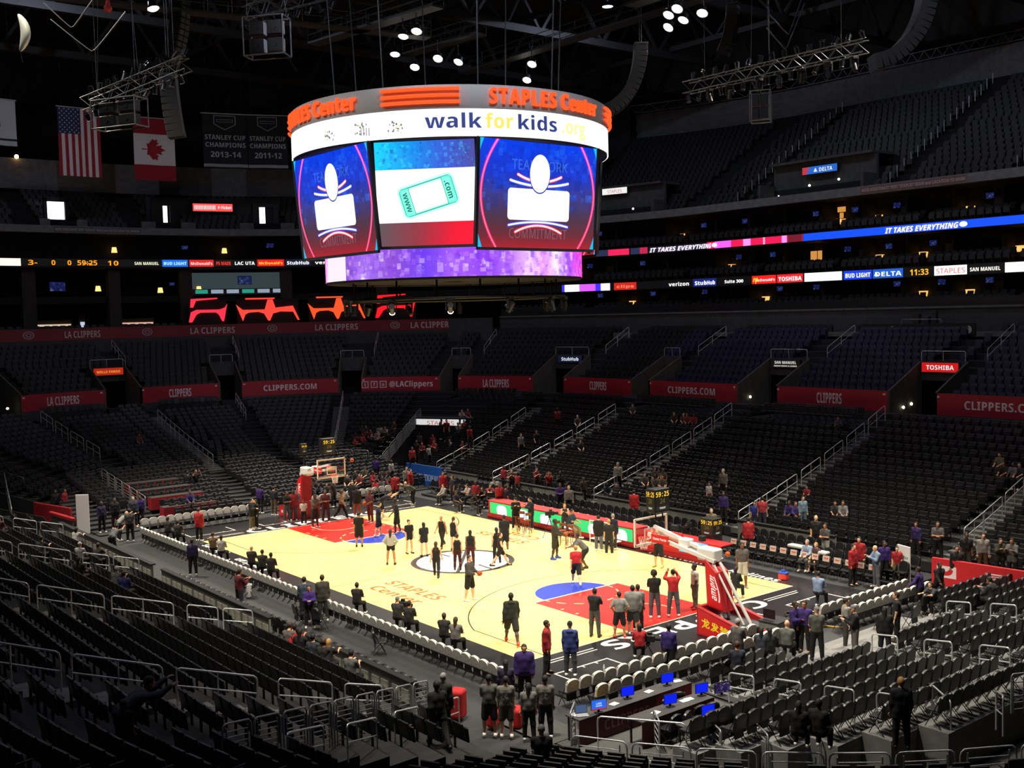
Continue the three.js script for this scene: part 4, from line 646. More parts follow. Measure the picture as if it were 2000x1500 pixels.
function basket(e, label, padText, baseText, faceSide) {
  const g = thing('basketball_goal', label, 'basketball goal', [0, 0, 0], e > 0 ? 0 : PI);
  // local frame: +x out past the baseline
  const F = 14.325, RED = rough(0xb8141c, 0.6);
  const pr = (w, h, draw, mat) => canvas(w, h, draw);
  part('base', [rb(2.1, 0.5, 1.5, 0.08, F + 3.05, 0.33, 0)], M(0x3a3a3e, 0.6), g);
  const pads = [];
  const side = canvas(512, 240, (c, w, h) => { c.fillStyle = '#c81820'; c.fillRect(0, 0, w, h); if (baseText === 'han') { c.strokeStyle = '#f2dc18'; HAN.forEach((s, i) => glyph(c, s, 40 + i * 112, 66, 100, 13)); } else { c.fillStyle = '#f4ece8'; c.font = 'bold 130px sans-serif'; c.textAlign = 'center'; c.textBaseline = 'middle'; c.fillText(baseText, w / 2, h / 2 + 8); } });
  const sideM = printMat(side, 0.55);
  for (const s of [1, -1]) {
    const sl = outline([[F + 2.0, 0.02], [F + 4.15, 0.02], [F + 4.15, 0.62], [F + 2.0, 1.08]], 0.12, 0.02); sl.translate(0, 0, s * 0.78 - 0.06); part('base_pad', [sl], RED, g);
    const P = (u, v) => { const x = lerp(F + 2.06, F + 4.1, u), top = lerp(1.02, 0.58, u); return [x, 0.08 + v * (top - 0.08), s * 0.865]; };
    part('print', [gridGeo(1, 4, (v, u) => P(s > 0 ? u : 1 - u, v))], sideM, g);
  }
  part('base_pad', [outline([[-0.8, 0.02], [0.8, 0.02], [0.8, 1.08], [-0.8, 1.08]], 0.12, 0.02).applyMatrix4(new THREE.Matrix4().makeRotationY(PI / 2).setPosition(F + 1.95, 0, 0))], RED, g);
  // padded mast that leans over the court
  const mast = outline([[F + 2.05, 1.02], [F + 2.85, 0.95], [F + 2.5, 2.35], [F + 1.95, 2.78]], 0.62, 0.03); mast.translate(0, 0, -0.31); part('mast_pad', [mast], RED, g);
  const mt = canvas(128, 384, (c, w, h) => { c.fillStyle = '#cc1820'; c.fillRect(0, 0, w, h); c.save(); c.translate(w / 2, h / 2); c.rotate(e > 0 ? -PI / 2 : PI / 2); c.fillStyle = '#fff'; c.textAlign = 'center'; c.textBaseline = 'middle'; c.font = 'bold 78px sans-serif'; c.fillText(padText, 0, 0); if (padText === 'ampm') { c.strokeStyle = '#fff'; c.lineWidth = 11; c.beginPath(); c.moveTo(-120, 44); c.quadraticCurveTo(0, 76, 130, 34); c.stroke(); } c.restore(); });
  const mm = printMat(mt, 0.55); for (const s of [1, -1]) part('print', [gridGeo(4, 1, (v, u) => { const U = s > 0 ? u : 1 - u; return [lerp(lerp(F + 2.07, F + 2.83, U), lerp(F + 1.97, F + 2.48, U), v), lerp(lerp(1.06, 1.0, U), lerp(2.74, 2.36, U), v), s * 0.35]; })], mm, g);
  part('upright', [bar([F + 2.7, 0.5, 0.18], [F + 2.2, 2.9, 0.18], 0.07), bar([F + 2.7, 0.5, -0.18], [F + 2.2, 2.9, -0.18], 0.07)], M(0xd8d6d0, 0.4, 0.3), g);
  part('brace', [bar([F + 3.7, 0.6, 0.2], [F + 2.3, 2.6, 0.2], 0.045), bar([F + 3.7, 0.6, -0.2], [F + 2.3, 2.6, -0.2], 0.045), bar([F + 3.9, 0.55, 0], [F + 2.4, 2.7, 0], 0.06)], M(0xc8c6c0, 0.4, 0.3), g);
  part('arm', [beam([F + 2.35, 2.75, 0.22], [F - 1.05, 3.35, 0.3], 0.1, 0.14), beam([F + 2.35, 2.75, -0.22], [F - 1.05, 3.35, -0.3], 0.1, 0.14), beam([F + 2.2, 2.95, 0], [F - 1.0, 3.62, 0], 0.12, 0.12), rb(0.9, 0.5, 0.5, 0.08, F + 1.9, 2.95, 0), rb(0.5, 0.36, 0.4, 0.06, F + 0.7, 3.2, 0)], M(0xdedcd6, 0.45, 0.2), g);
  part('camera_box', [rb(0.3, 0.2, 0.2, 0.03, F + 0.2, 3.75, 0.1), rb(0.22, 0.22, 0.22, 0.03, F + 1.4, 3.45, -0.16)], BLACK, g);
  const bb = F - 1.22, frm = M(0xe9d8c4, 0.5);
  const board = part('backboard', [bx(0.03, 1.06, 1.82, bb, 3.43, 0)], GLASS, g, 'clear glass backboard');
  part('board_frame', [bx(0.07, 0.07, 1.86, bb + 0.02, 3.96, 0), bx(0.07, 0.1, 1.86, bb + 0.02, 2.9, 0), bx(0.07, 1.1, 0.06, bb + 0.02, 3.43, 0.91), bx(0.07, 1.1, 0.06, bb + 0.02, 3.43, -0.91)], frm, board);
  const W2 = M(0xf5f0e6, 0.6); part('target_square', [bx(0.015, 0.05, 0.61, bb - 0.02, 3.5, 0), bx(0.015, 0.05, 0.61, bb - 0.02, 3.07, 0), bx(0.015, 0.46, 0.05, bb - 0.02, 3.28, 0.3), bx(0.015, 0.46, 0.05, bb - 0.02, 3.28, -0.3)], W2, board);
  const rim = part('rim', [new THREE.TorusGeometry(0.23, 0.018, 6, 24).rotateX(PI / 2).translate(bb - 0.38, 3.05, 0), rb(0.16, 0.1, 0.16, 0.02, bb - 0.08, 3.02, 0)], RIMM, g);
  const net = []; for (let i = 0; i < 12; i++) for (const q of [1, -1]) { const a = i / 12 * 2 * PI, P = (t) => { const r = lerp(0.22, 0.13, Math.pow(t, 0.7)), b = a + q * t * 1.1; return [bb - 0.38 + r * Math.cos(b), 3.03 - t * 0.45, r * Math.sin(b)]; }; net.push(tube([P(0), P(0.33), P(0.66), P(1)], 0.007, 6, 4)); }
  part('net', net, NETM, rim);
  const ad = canvas(128, 48, (c, w, h) => { c.fillStyle = '#c81a20'; c.fillRect(0, 0, w, h); c.fillStyle = '#fff'; c.font = 'bold 20px sans-serif'; c.fillText('State Farm', 12, 31); });
  part('arm_sign', [bx(0.9, 0.34, 0.05, F - 0.3, 3.25, 0.42), bx(0.9, 0.34, 0.05, F - 0.3, 3.25, -0.42)], printMat(ad, 0.5), g);
  // shot clock above the board
  const ck = part('shot_clock', [rb(0.5, 0.95, 0.85, 0.03, F - 0.78, 4.72, 0), bar([F - 0.7, 3.9, 0.2], [F - 0.75, 4.3, 0.2], 0.03), bar([F - 0.7, 3.9, -0.2], [F - 0.75, 4.3, -0.2], 0.03)], M(0x121214, 0.5), g);
  const dm = clockMat(); part('digits', [place(new THREE.PlaneGeometry(0.76, 0.86), F - 1.04, 4.72, 0, 0, -PI / 2), place(new THREE.PlaneGeometry(0.76, 0.86), F - 0.52, 4.72, 0, 0, PI / 2), place(new THREE.PlaneGeometry(0.44, 0.86), F - 0.78, 4.72, 0.435)], dm, ck);
  return g;
}
let clockM; function clockMat() { return clockM ||= screenMat(canvas(160, 180, (c, w, h) => { c.fillStyle = '#121008'; c.fillRect(0, 0, w, h); c.fillStyle = '#ffc530'; c.font = 'bold 54px monospace'; c.textAlign = 'center'; c.fillText('59:25', w / 2, 54); c.fillStyle = '#5a4a20'; c.fillText('24', w / 2, 112); c.fillStyle = '#1c1c1c'; c.fillRect(10, 132, w - 20, 36); c.fillStyle = '#d8d0c4'; c.font = 'bold 22px sans-serif'; c.fillText('TISSOT', w / 2, 158); }), 1.5); }
basket(1, 'nearer basketball goal with a yellow-lettered red base pad', 'ampm', 'han');
basket(-1, 'farther basketball goal with a tall red pad facing the lit screens', 'ARCO', 'ampm');
{
  const g = thing('portable_clock', 'black portable clock with orange digits beside the red sideline table', 'clock', [8.15, 0, -9.35]); part('cabinet', [rb(0.8, 1.5, 0.7, 0.03, 0, 1.25, 0)], M(0x1c1a18, 0.5), g); part('stand', [bx(0.3, 0.5, 0.3, 0, 0.25, 0), bx(0.7, 0.05, 0.6, 0, 0.03, 0)], STEELD, g);
  part('clock_face', [place(new THREE.PlaneGeometry(0.72, 0.8), 0, 1.55, 0.36)], clockMat(), g); part('maker_plate', [bx(0.6, 0.3, 0.02, 0, 0.85, 0.36)], M(0xe6e0d2, 0.6), g); part('clock_face', [place(new THREE.PlaneGeometry(0.6, 0.8), 0.41, 1.55, 0, 0, PI / 2)], clockMat(), g);
  const h = thing('portable_clock', 'small clock on a thin stand behind the far red pad', 'clock', [-18.6, 0, -1.05], PI / 2); part('cabinet', [rb(0.42, 0.75, 0.3, 0.03, 0, 4.0, 0)], M(0x1c1a18, 0.5), h); part('stand', [cy(0.04, 0.05, 3.7, 0, 1.85, 0), cy(0.3, 0.32, 0.06, 0, 0.03, 0)], STEELD, h); part('clock_face', [place(new THREE.PlaneGeometry(0.36, 0.5), 0, 4.05, 0.16)], clockMat(), h);
}
// press desks behind the near basket
const skirt = canvas(512, 128, (c, w, h) => { c.fillStyle = '#4a1418'; c.fillRect(0, 0, w, h); c.fillStyle = '#8c1c22'; c.fillRect(w * 0.66, 0, w * 0.34, h); c.fillStyle = '#8d5c5c'; c.font = 'bold 66px sans-serif'; c.textBaseline = 'middle'; c.save(); c.translate(w * 0.2, h * 0.5); c.scale(0.7, 1.2); c.fillText('CLIPPERS', 0, 0); c.restore(); c.strokeStyle = '#2a0c0e'; c.lineWidth = 4; for (let i = 0; i < 5; i++) { c.beginPath(); c.moveTo(w * (0.68 + i * 0.06), 0); c.lineTo(w * (0.62 + i * 0.07), h); c.stroke(); } });
const skirtM = printMat(skirt, 0.7), deskT = rough(0x4a4846, 0.6);
[[21.05, 6.75, 11.4, 'front'], [22.35, 7.2, 10.2, 'middle'], [23.65, 6.25, 9.6, 'rear']].forEach(([x, z0, z1, which]) => {
  const L = z1 - z0, g = thing('press_desk', 'long grey-topped press desk with a dark red printed skirt, ' + which + ' of the three', 'desk', [x, 0.05, (z0 + z1) / 2]);
  part('table_top', [rb(0.62, 0.05, L, 0.015, 0, 0.75, 0)], deskT, g); part('skirt', [place(new THREE.PlaneGeometry(L, 0.7), 0.315, 0.38, 0, 0, PI / 2)], skirtM, g); part('skirt_panel', [bx(0.03, 0.72, L, 0.29, 0.37, 0), bx(0.6, 0.72, 0.03, 0, 0.37, -L / 2 + 0.02)], M(0x4a1418, 0.7), g); part('leg', [bx(0.05, 0.73, 0.05, -0.26, 0.37, L / 2 - 0.1)], STEELD, g); part('leg', [bx(0.05, 0.73, 0.05, -0.26, 0.37, -L / 2 + 0.1)], STEELD, g);
});
struct('riser_press', [bx(1.2, 0.05, 6, 21.3, 0.025, 8.7), bx(3, 0.05, 6, 23.4, 0.025, 8.7)], rough(0x5a5a58, 0.8));
function monitor(name, label, pos, turn, w, h, col, extra) { const g = thing(name, label, 'monitor', pos, turn); part('screen_housing', [rb(w + 0.03, h + 0.03, 0.03, 0.01, 0, h / 2 + 0.1, 0)], BLACK, g); part('screen', [place(new THREE.PlaneGeometry(w, h), 0, h / 2 + 0.1, 0.018)], extra || glow(col, 1.0), g); part('stand', [bx(0.06, 0.12, 0.04, 0, 0.06, -0.02), rb(0.24, 0.02, 0.16, 0.008, 0, 0.01, 0)], BLACK, g); }
[[21.05, 9.2, 'on the front press desk nearer the corner'], [21.05, 7.5, 'at the far end of the front press desk'], [22.35, 8.75, 'on the middle press desk'], [22.35, 7.4, 'at the far end of the middle press desk'], [23.65, 8.6, 'on the rear press desk']].forEach(([x, z, why]) => monitor('monitor', 'monitor with a plain blue screen ' + why, [x, 0.83, z], PI / 2 - 0.25, 0.42, 0.27, 0x0a22f0));
monitor('monitor', 'monitor with a light blue page and a white crest at the desk end', [21.3, 0.83, 10.6], PI / 2 - 0.35, 0.46, 0.28, 0, screenMat(canvas(128, 80, (c, w, h) => { c.fillStyle = '#2a6ae8'; c.fillRect(0, 0, w, h); c.fillStyle = '#dfe8ff'; c.font = 'bold 24px sans-serif'; c.textAlign = 'center'; c.fillText('LIVE', w / 2, 40); c.fillRect(36, 48, 56, 6); c.fillStyle = '#c03050'; c.fillRect(0, 70, w, 10); }), 1));
monitor('monitor', 'wide monitor showing a purple crowd picture', [22.75, 0.83, 6.95], PI / 2 - 0.3, 0.5, 0.3, 0, screenMat(canvas(128, 80, (c, w, h) => { c.fillStyle = '#1a1238'; c.fillRect(0, 0, w, h); noiseFill(c, w, h, 160, ['#8a5af0', '#e8e0ff', '#4a2aa0', '#ffffff'], 2, 9, 4); }), 1));
{ const g = thing('laptop', 'open laptop with a grey blue screen on the desk corner', 'laptop', [21.05, 0.84, 11.05], PI / 2 - 0.5); part('keyboard_base', [rb(0.36, 0.02, 0.25, 0.008, 0, 0, 0.1)], M(0xb9bcc2, 0.4, 0.5), g); part('lid', [rb(0.36, 0.25, 0.015, 0.006, 0, 0.13, -0.05, -0.25)], M(0x30343c, 0.4), g); part('screen', [place(new THREE.PlaneGeometry(0.33, 0.21), 0, 0.13, -0.038, -0.25)], glow(0x5a78a8, 0.5), g); }
[[21.05, 8.3], [21.1, 9.8], [21.0, 10.3], [22.3, 8.1], [22.4, 9.4], [22.3, 7.9], [23.6, 7.9], [23.7, 7.3], [23.65, 8.1], [23.6, 6.6], [23.7, 9.2], [21.0, 7.0], [20.95, 11.2]].forEach(([x, z], i) => one('paper_sheet', [rb(0.2, 0.006 + (i % 3) * 0.004, 0.27, 0.002, x, 0.833 + 0.003, z, 0, rr(-0.4, 0.4))], WHITE, 'white sheets of paper on the ' + (x < 22 ? 'front' : x < 23 ? 'middle' : 'rear') + ' press desk, ' + ord(i) + ' lot', 'paper'));
[[22.9, 8.2], [22.95, 7.8], [21.7, 7.9], [21.75, 8.6], [24.3, 7.6], [24.35, 8.3], [24.3, 9.0], [22.9, 9.4], [22.95, 9.0]].forEach(([x, z], i) => { const l = 'black folding chair at the press desks, ' + ord(i) + ' of the scattered ones'; copy(black0, [x, 0.06, z], -PI / 2 + rr(-0.4, 0.4), l); });
// red drape and steps by the corner tunnel, yellow cable ramp
{ const g = thing('cable_ramp', 'yellow and black cable ramp on the floor by the corner', 'cable ramp', [20.1, 0, 9.7], 0.9); part('ramp', [outline([[-0.5, 0], [0.5, 0], [0.3, 0.06], [-0.3, 0.06]], 1.6).translate(0, 0, -0.8)], M(0x161616, 0.7), g); part('lid', [bx(0.4, 0.02, 1.6, 0, 0.066, 0)], M(0xe0b418, 0.6), g); }
one('crowd_mat', [bx(2.4, 0.015, 1.4, 19.4, 0.008, 11.2)], rough(0x4a4a48, 0.8), 'grey floor mat beside the yellow cable ramp', 'mat');
[[17.1, 0.02, 12.6, 0.5, 0.9, 'folded over the low wall'], [18.4, 0.02, 12.2, 0.35, 0.5, 'bundled beside the barefoot jersey fans'], [18.9, 0.02, 11.7, 0.4, 0.6, 'standing behind the jersey fans']].forEach(([x, y, z, w, h, why]) => one('red_cover', [rb(w, h, 0.5, 0.12, x, y + h / 2, z, 0, 0.5)], rough(0xc81a20, 0.8), 'red padded cover ' + why, 'cover'));
// ---------- handrails in the aisles and slatted fences ----------
const RAILM = M(0xdadcde, 0.35, 0.55), FENCEM = M(0xa9acb0, 0.4, 0.5);
function loopRail(name, label, A, B, h, group, mids = 1, mid = true) {   // A, B: feet of the two posts
  const g = thing(name, label, 'handrail', [(A[0] + B[0]) / 2, Math.min(A[1], B[1]), (A[2] + B[2]) / 2], 0, group), o = g.position, P = (t, y) => [lerp(A[0], B[0], t) - o.x, lerp(A[1], B[1], t) + y - o.y, lerp(A[2], B[2], t) - o.z];
  const L = Math.hypot(A[0] - B[0], A[2] - B[2]), c = Math.min(0.09 / L, 0.3);
  part('rail_loop', [tube([P(0, 0), P(0, h - 0.25), P(0, h - 0.09), P(c * 0.35, h - 0.02), P(c, h), P(0.5, h), P(1 - c, h), P(1 - c * 0.35, h - 0.02), P(1, h - 0.09), P(1, h - 0.25), P(1, 0)], 0.025, 40, 6)], RAILM, g);
  if (mid) part('mid_rail', [bar(P(0, h * 0.52), P(1, h * 0.52), 0.02)], RAILM, g);
  if (mids && L > 1.7) part('post', [bar(P(0.5, 0), P(0.5, h), 0.02)], RAILM, g);
  return g;
}
const AISLE_RAILS = [
  [5.4, 'bench-side stand, aisle right of centre court', [0.4, 1.5, 3.3, 5.4, 7.5, 9.6, 11.7], -1], [-6.0, 'bench-side stand, aisle below the red-sign portal', [0.4, 1.9, 3.7, 5.9, 8.1, 10.3, 12.5]], [15.7, 'bench-side stand, aisle towards the far corner', [0.4, 1.9, 3.9, 6.1, 8.3, 10.5]], [25.2, 'far corner stand, aisle beside the tunnel', [0.6, 2.4, 4.6, 6.8, 9.0]], [-17.8, 'bench-side stand, aisle at the picture edge', [2.2, 3.9, 6.0, 8.2, 10.4]], [64.7, 'far-end stand, aisle of pale steps', [1.0, 2.8, 4.6, 6.4, 8.2, 10]], [46.6, 'far-end stand, aisle behind the red pad', [4, 6, 8, 10, 12]], [74, 'far-end stand, aisle nearest the tunnel', [5, 7.2, 9.4, 11.6]], [56.6, 'far-end stand, middle aisle', [10.5, 12.6]],
  [148.5, 'stand below the camera, aisle beside the slatted fence', [1.9, 3.5, 5.7, 8.2, 10.6]], [137.2, 'stand along the boards, middle aisle', [0.6, 1.95, 3.6, 6.0, 8.4, 10.8]], [125.2, 'stand along the boards, aisle past centre court', [0.6, 1.95, 3.6, 6.0, 8.4, 10.8]], [113.5, 'stand along the boards, aisle at the far end', [0.6, 1.95, 3.6, 6.0, 8.4]]];
for (const [s, where, ds] of AISLE_RAILS) ds.forEach((d, i) => {
  const near = s > 100, L = near ? (i < 2 && s !== 148.5 ? 1.15 : i === 0 ? 1.2 : i === 1 && s === 148.5 ? 1.6 : 2.15) : 1.8, a = W(s, d, Y(s, d) + 0.02), b = W(s, d + L, Y(s, d + L) + 0.02);
  if (inView(...a) || inView(...b)) loopRail('handrail', 'steel handrail, ' + ord(i) + ' from the bottom, ' + where, a, b, 0.95, 'aisle handrails');
});
// blue tier aisles, portal tops
for (const [a, b] of VOMS) {
  const m = a - 0.6, hi = [5.5, 7.4].map((k) => k * 0.9 + 16.2);
  for (const d of hi) { const A = W(m, d, BLUE(d) + 0.05), B = W(m, d + 1.7, BLUE(d + 1.7) + 0.05); if (inView(...A)) loopRail('handrail', 'thin tier handrail, ' + (d < 22 ? 'lower' : 'upper') + ' one beside the portal ' + portalName(a), A, B, 0.95, 'tier handrails'); }
  const A = W(a + 0.1, 19.75, 8.55), B = W(b - 0.1, 19.75, 8.55); if (inView(...A)) loopRail('guard_rail', 'guard rail on top of the portal ' + portalName(a), A, B, 0.7, 'portal guard rails', 1, false);
}
function portalName(a) { return { 64.5: 'with the bank sign', 74.2: 'at the far edge', 55.7: 'behind the far-end middle aisle', 45.1: 'behind the far basket', 36.1: 'in the far corner', 25.4: 'with the blue ticket-site sign', 15.8: 'between the ticket-site and casino signs', 3.6: 'with the casino sign', '-8.3': 'with the bright red sign', '-20': 'past the red sign' }[a]; }
// handrails on the low risers behind the near basket
for (const [z, where, xs] of [[6.1, 'beside the press desks', [22.3, 24.0, 25.75, 27.4]], [-0.1, 'in the middle of the risers', [23.2, 25.1, 26.95]], [-6.0, 'towards the red banner wall', [22.5, 24.2, 26]]]) xs.forEach((x, i) => loopRail('handrail', 'short white handrail ' + where + ', ' + ord(i) + ' from the court', [x, RISEN(x), z], [x + 0.95, RISEN(x + 0.9), z], 0.92, 'riser handrails'));
function RISEN(x) { return 0.06 + 0.12 * Math.max(0, Math.floor((x - 20.31) / 0.88)); }
// slatted fences: framed panels of horizontal tubes
function fencePanel(label, A, B, h, n = 7) {
  const g = thing('fence_panel', label, 'fence', [(A[0] + B[0]) / 2, Math.min(A[1], B[1]), (A[2] + B[2]) / 2], 0, 'slatted fence panels'), o = g.position, P = (t, y) => [lerp(A[0], B[0], t) - o.x, lerp(A[1], B[1], t) + y - o.y, lerp(A[2], B[2], t) - o.z];
  part('frame', [tube([P(0, 0), P(0, h - 0.15), P(0.03, h - 0.03), P(0.1, h), P(0.9, h), P(0.97, h - 0.03), P(1, h - 0.15), P(1, 0)], 0.024, 30, 6)], FENCEM, g); part('post', [bar(P(0.13, 0), P(0.13, h - 0.1), 0.02)], FENCEM, g); part('post', [bar(P(0.87, 0), P(0.87, h - 0.1), 0.02)], FENCEM, g);
  for (let i = 0; i < n; i++) part('slat', [bar(P(0.13, h * (0.1 + i / n * 0.85)), P(0.87, h * (0.1 + i / n * 0.85)), 0.016, 5)], FENCEM, g);
}
function fence(A, B, count, label, h = 1.05, n = 7) { for (let i = 0; i < count; i++) { const P = (t) => [lerp(A[0], B[0], t), lerp(A[1], B[1], t), lerp(A[2], B[2], t)]; fencePanel(label(i), P(i / count + 0.006), P((i + 1) / count - 0.006), h, n); } }
fence([22.9, 2.9, 22.6], [17.3, 0.35, 13.75], 9, (i) => 'dark slatted fence panel beside the stair below the camera, ' + ord(i) + ' from the top', 1.15, 8);
[[22.2, 2.5, 21.2, 21.4, 2.1, 19.9], [20.9, 1.75, 19.0, 20.1, 1.35, 17.7], [19.5, 1.1, 16.8, 18.8, 0.75, 15.6], [18.4, 0.5, 14.6, 17.9, 0.3, 13.6]].forEach((q, i) => loopRail('handrail', 'handrail fixed along the slatted fence, ' + ord(i) + ' from the top', [q[0] + 0.35, q[1] - 0.1, q[2] - 0.25], [q[3] + 0.35, q[4] - 0.1, q[5] - 0.25], 0.95, 'fence handrails', 0));
fence([-26.9, 0.1, -11.3], [-33.4, 3.4, -20.0], 7, (i) => 'slatted fence panel climbing beside the far corner tunnel, ' + ord(i) + ' from the floor', 1.15, 7);
fence([-30.5, 1.2, -8.8], [-27.2, 1.2, -11.0], 3, (i) => 'grey barrier panel in front of the far corner seats, ' + ord(i) + ' from the basket', 1.05, 5);
for (let i = 0; i < 8; i++) { const t0 = 24 + i * 4.8, R = 19.9, P = (t) => [13 + Math.cos(t * D2) * R, 0.05, -5 + Math.sin(t * D2) * R]; fencePanel('slatted rail panel in front of the corner stand, ' + ord(i) + ' from the stair by the risers', P(t0), P(t0 + 4.4), 0.95, 4); }
for (const [i, q] of [[0, [20.6, 10.9, 21.2, 11.6]], [1, [22.6, 9.7, 23.3, 10.2]], [2, [24.1, 9.1, 24.9, 9.5]], [3, [25.0, 8.3, 25.9, 8.8]], [4, [26.1, 7.3, 26.9, 7.9]]]) fencePanel('short pale slatted panel angled behind the press desks, ' + ord(i) + ' from the court', [q[0], 0.05, q[1]], [q[2], 0.05, q[3]], 1.0, 5);
loopRail('handrail', 'long black handrail behind the front press desk', [22.0, 0.05, 11.3], [24.0, 0.05, 9.9], 1.05, 'desk handrails', 0, false);
loopRail('handrail', 'handrail at the stair foot, the wider one beside the guard in dark blue', [28.0, 0.9, 4.4], [29.0, 0.9, 5.2], 1.0, 'stair handrails', 0);
loopRail('handrail', 'handrail at the stair head next to the corner seats', [29.6, 1.0, 4.0], [30.3, 1.3, 5.0], 1.05, 'stair handrails', 0);
fencePanel('upright slatted panel standing between two rows of riser chairs', [29.3, 1.0, 2.6], [29.5, 1.0, 2.2], 1.1, 5);
// far tunnel mouth: barriers, red wall and the press stand with red drapes
fence([-24.2, 0, 7.2], [-31.5, 1.2, 7.6], 6, (i) => 'tall slatted barrier beside the red press stand, ' + ord(i) + ' from the court', 1.3, 6);
fence([-24, 0.6, 15.2], [-33, 1.6, 13.4], 7, (i) => 'slatted barrier along the far tunnel stand, ' + ord(i) + ' from the court', 1.1, 6);
fence([-32, 1.2, 12.4], [-37, 2.6, 16], 4, (i) => 'slatted barrier high beside the far tunnel, ' + ord(i) + ' from the bottom', 1.1, 6);
{
  const red = rough(0xb81a26, 0.7);
  const pr = canvas(256, 128, (c, w, h) => { c.fillStyle = '#c41c28'; c.fillRect(0, 0, w, h); c.fillStyle = '#e8c8c8'; c.font = 'bold 70px sans-serif'; c.textAlign = 'center'; c.textBaseline = 'middle'; for (let i = 0; i < 9; i++) c.fillRect(20 + i * 25, 24, 12, 84); });
  const g = thing('tunnel_barrier', 'red padded barrier with pale lettering at the far tunnel mouth', 'barrier', [-26.3, 0, 12.3], 0.25); part('pad', [rb(4.2, 1.2, 0.16, 0.04, 0, 0.6, 0)], red, g); part('print', [place(new THREE.PlaneGeometry(3.8, 1.0), 0, 0.62, -0.09, 0, PI)], printMat(pr), g);
  const k = thing('rail_pad', 'long red padded rail leading from the far tunnel', 'barrier', [-22.2, 0, 12.9], 0.1); part('pad', [rb(3.4, 0.24, 0.24, 0.06, 0, 1.1, 0)], red, k); part('panel', [bx(3.2, 0.95, 0.06, 0, 0.5, 0)], BOARDF, k);
  const b = thing('white_board', 'tall white display board standing by the far tunnel', 'board', [-21.2, 0, 12.0], 0.9); part('panel', [rb(0.75, 2.3, 0.06, 0.02, 0, 1.25, 0)], WHITE, b); part('foot', [bx(0.7, 0.08, 0.4, 0, 0.04, 0)], STEELD, b);
  for (let i = 0; i < 4; i++) { const x = -21.8 - i * 1.9, y = RISE(Math.abs(x)), t = thing('press_table', 'table with a red drape on the far press stand, ' + ord(i) + ' from the court', 'table', [x, y, 5.4 + i * 0.05]); part('table_top', [rb(0.7, 0.05, 3.4, 0.015, 0, 0.76, 0)], M(0x33302e, 0.7), t); part('drape', [bx(0.03, 0.74, 3.4, 0.35, 0.38, 0), bx(0.7, 0.74, 0.03, 0, 0.38, 1.69)], red, t); }
}
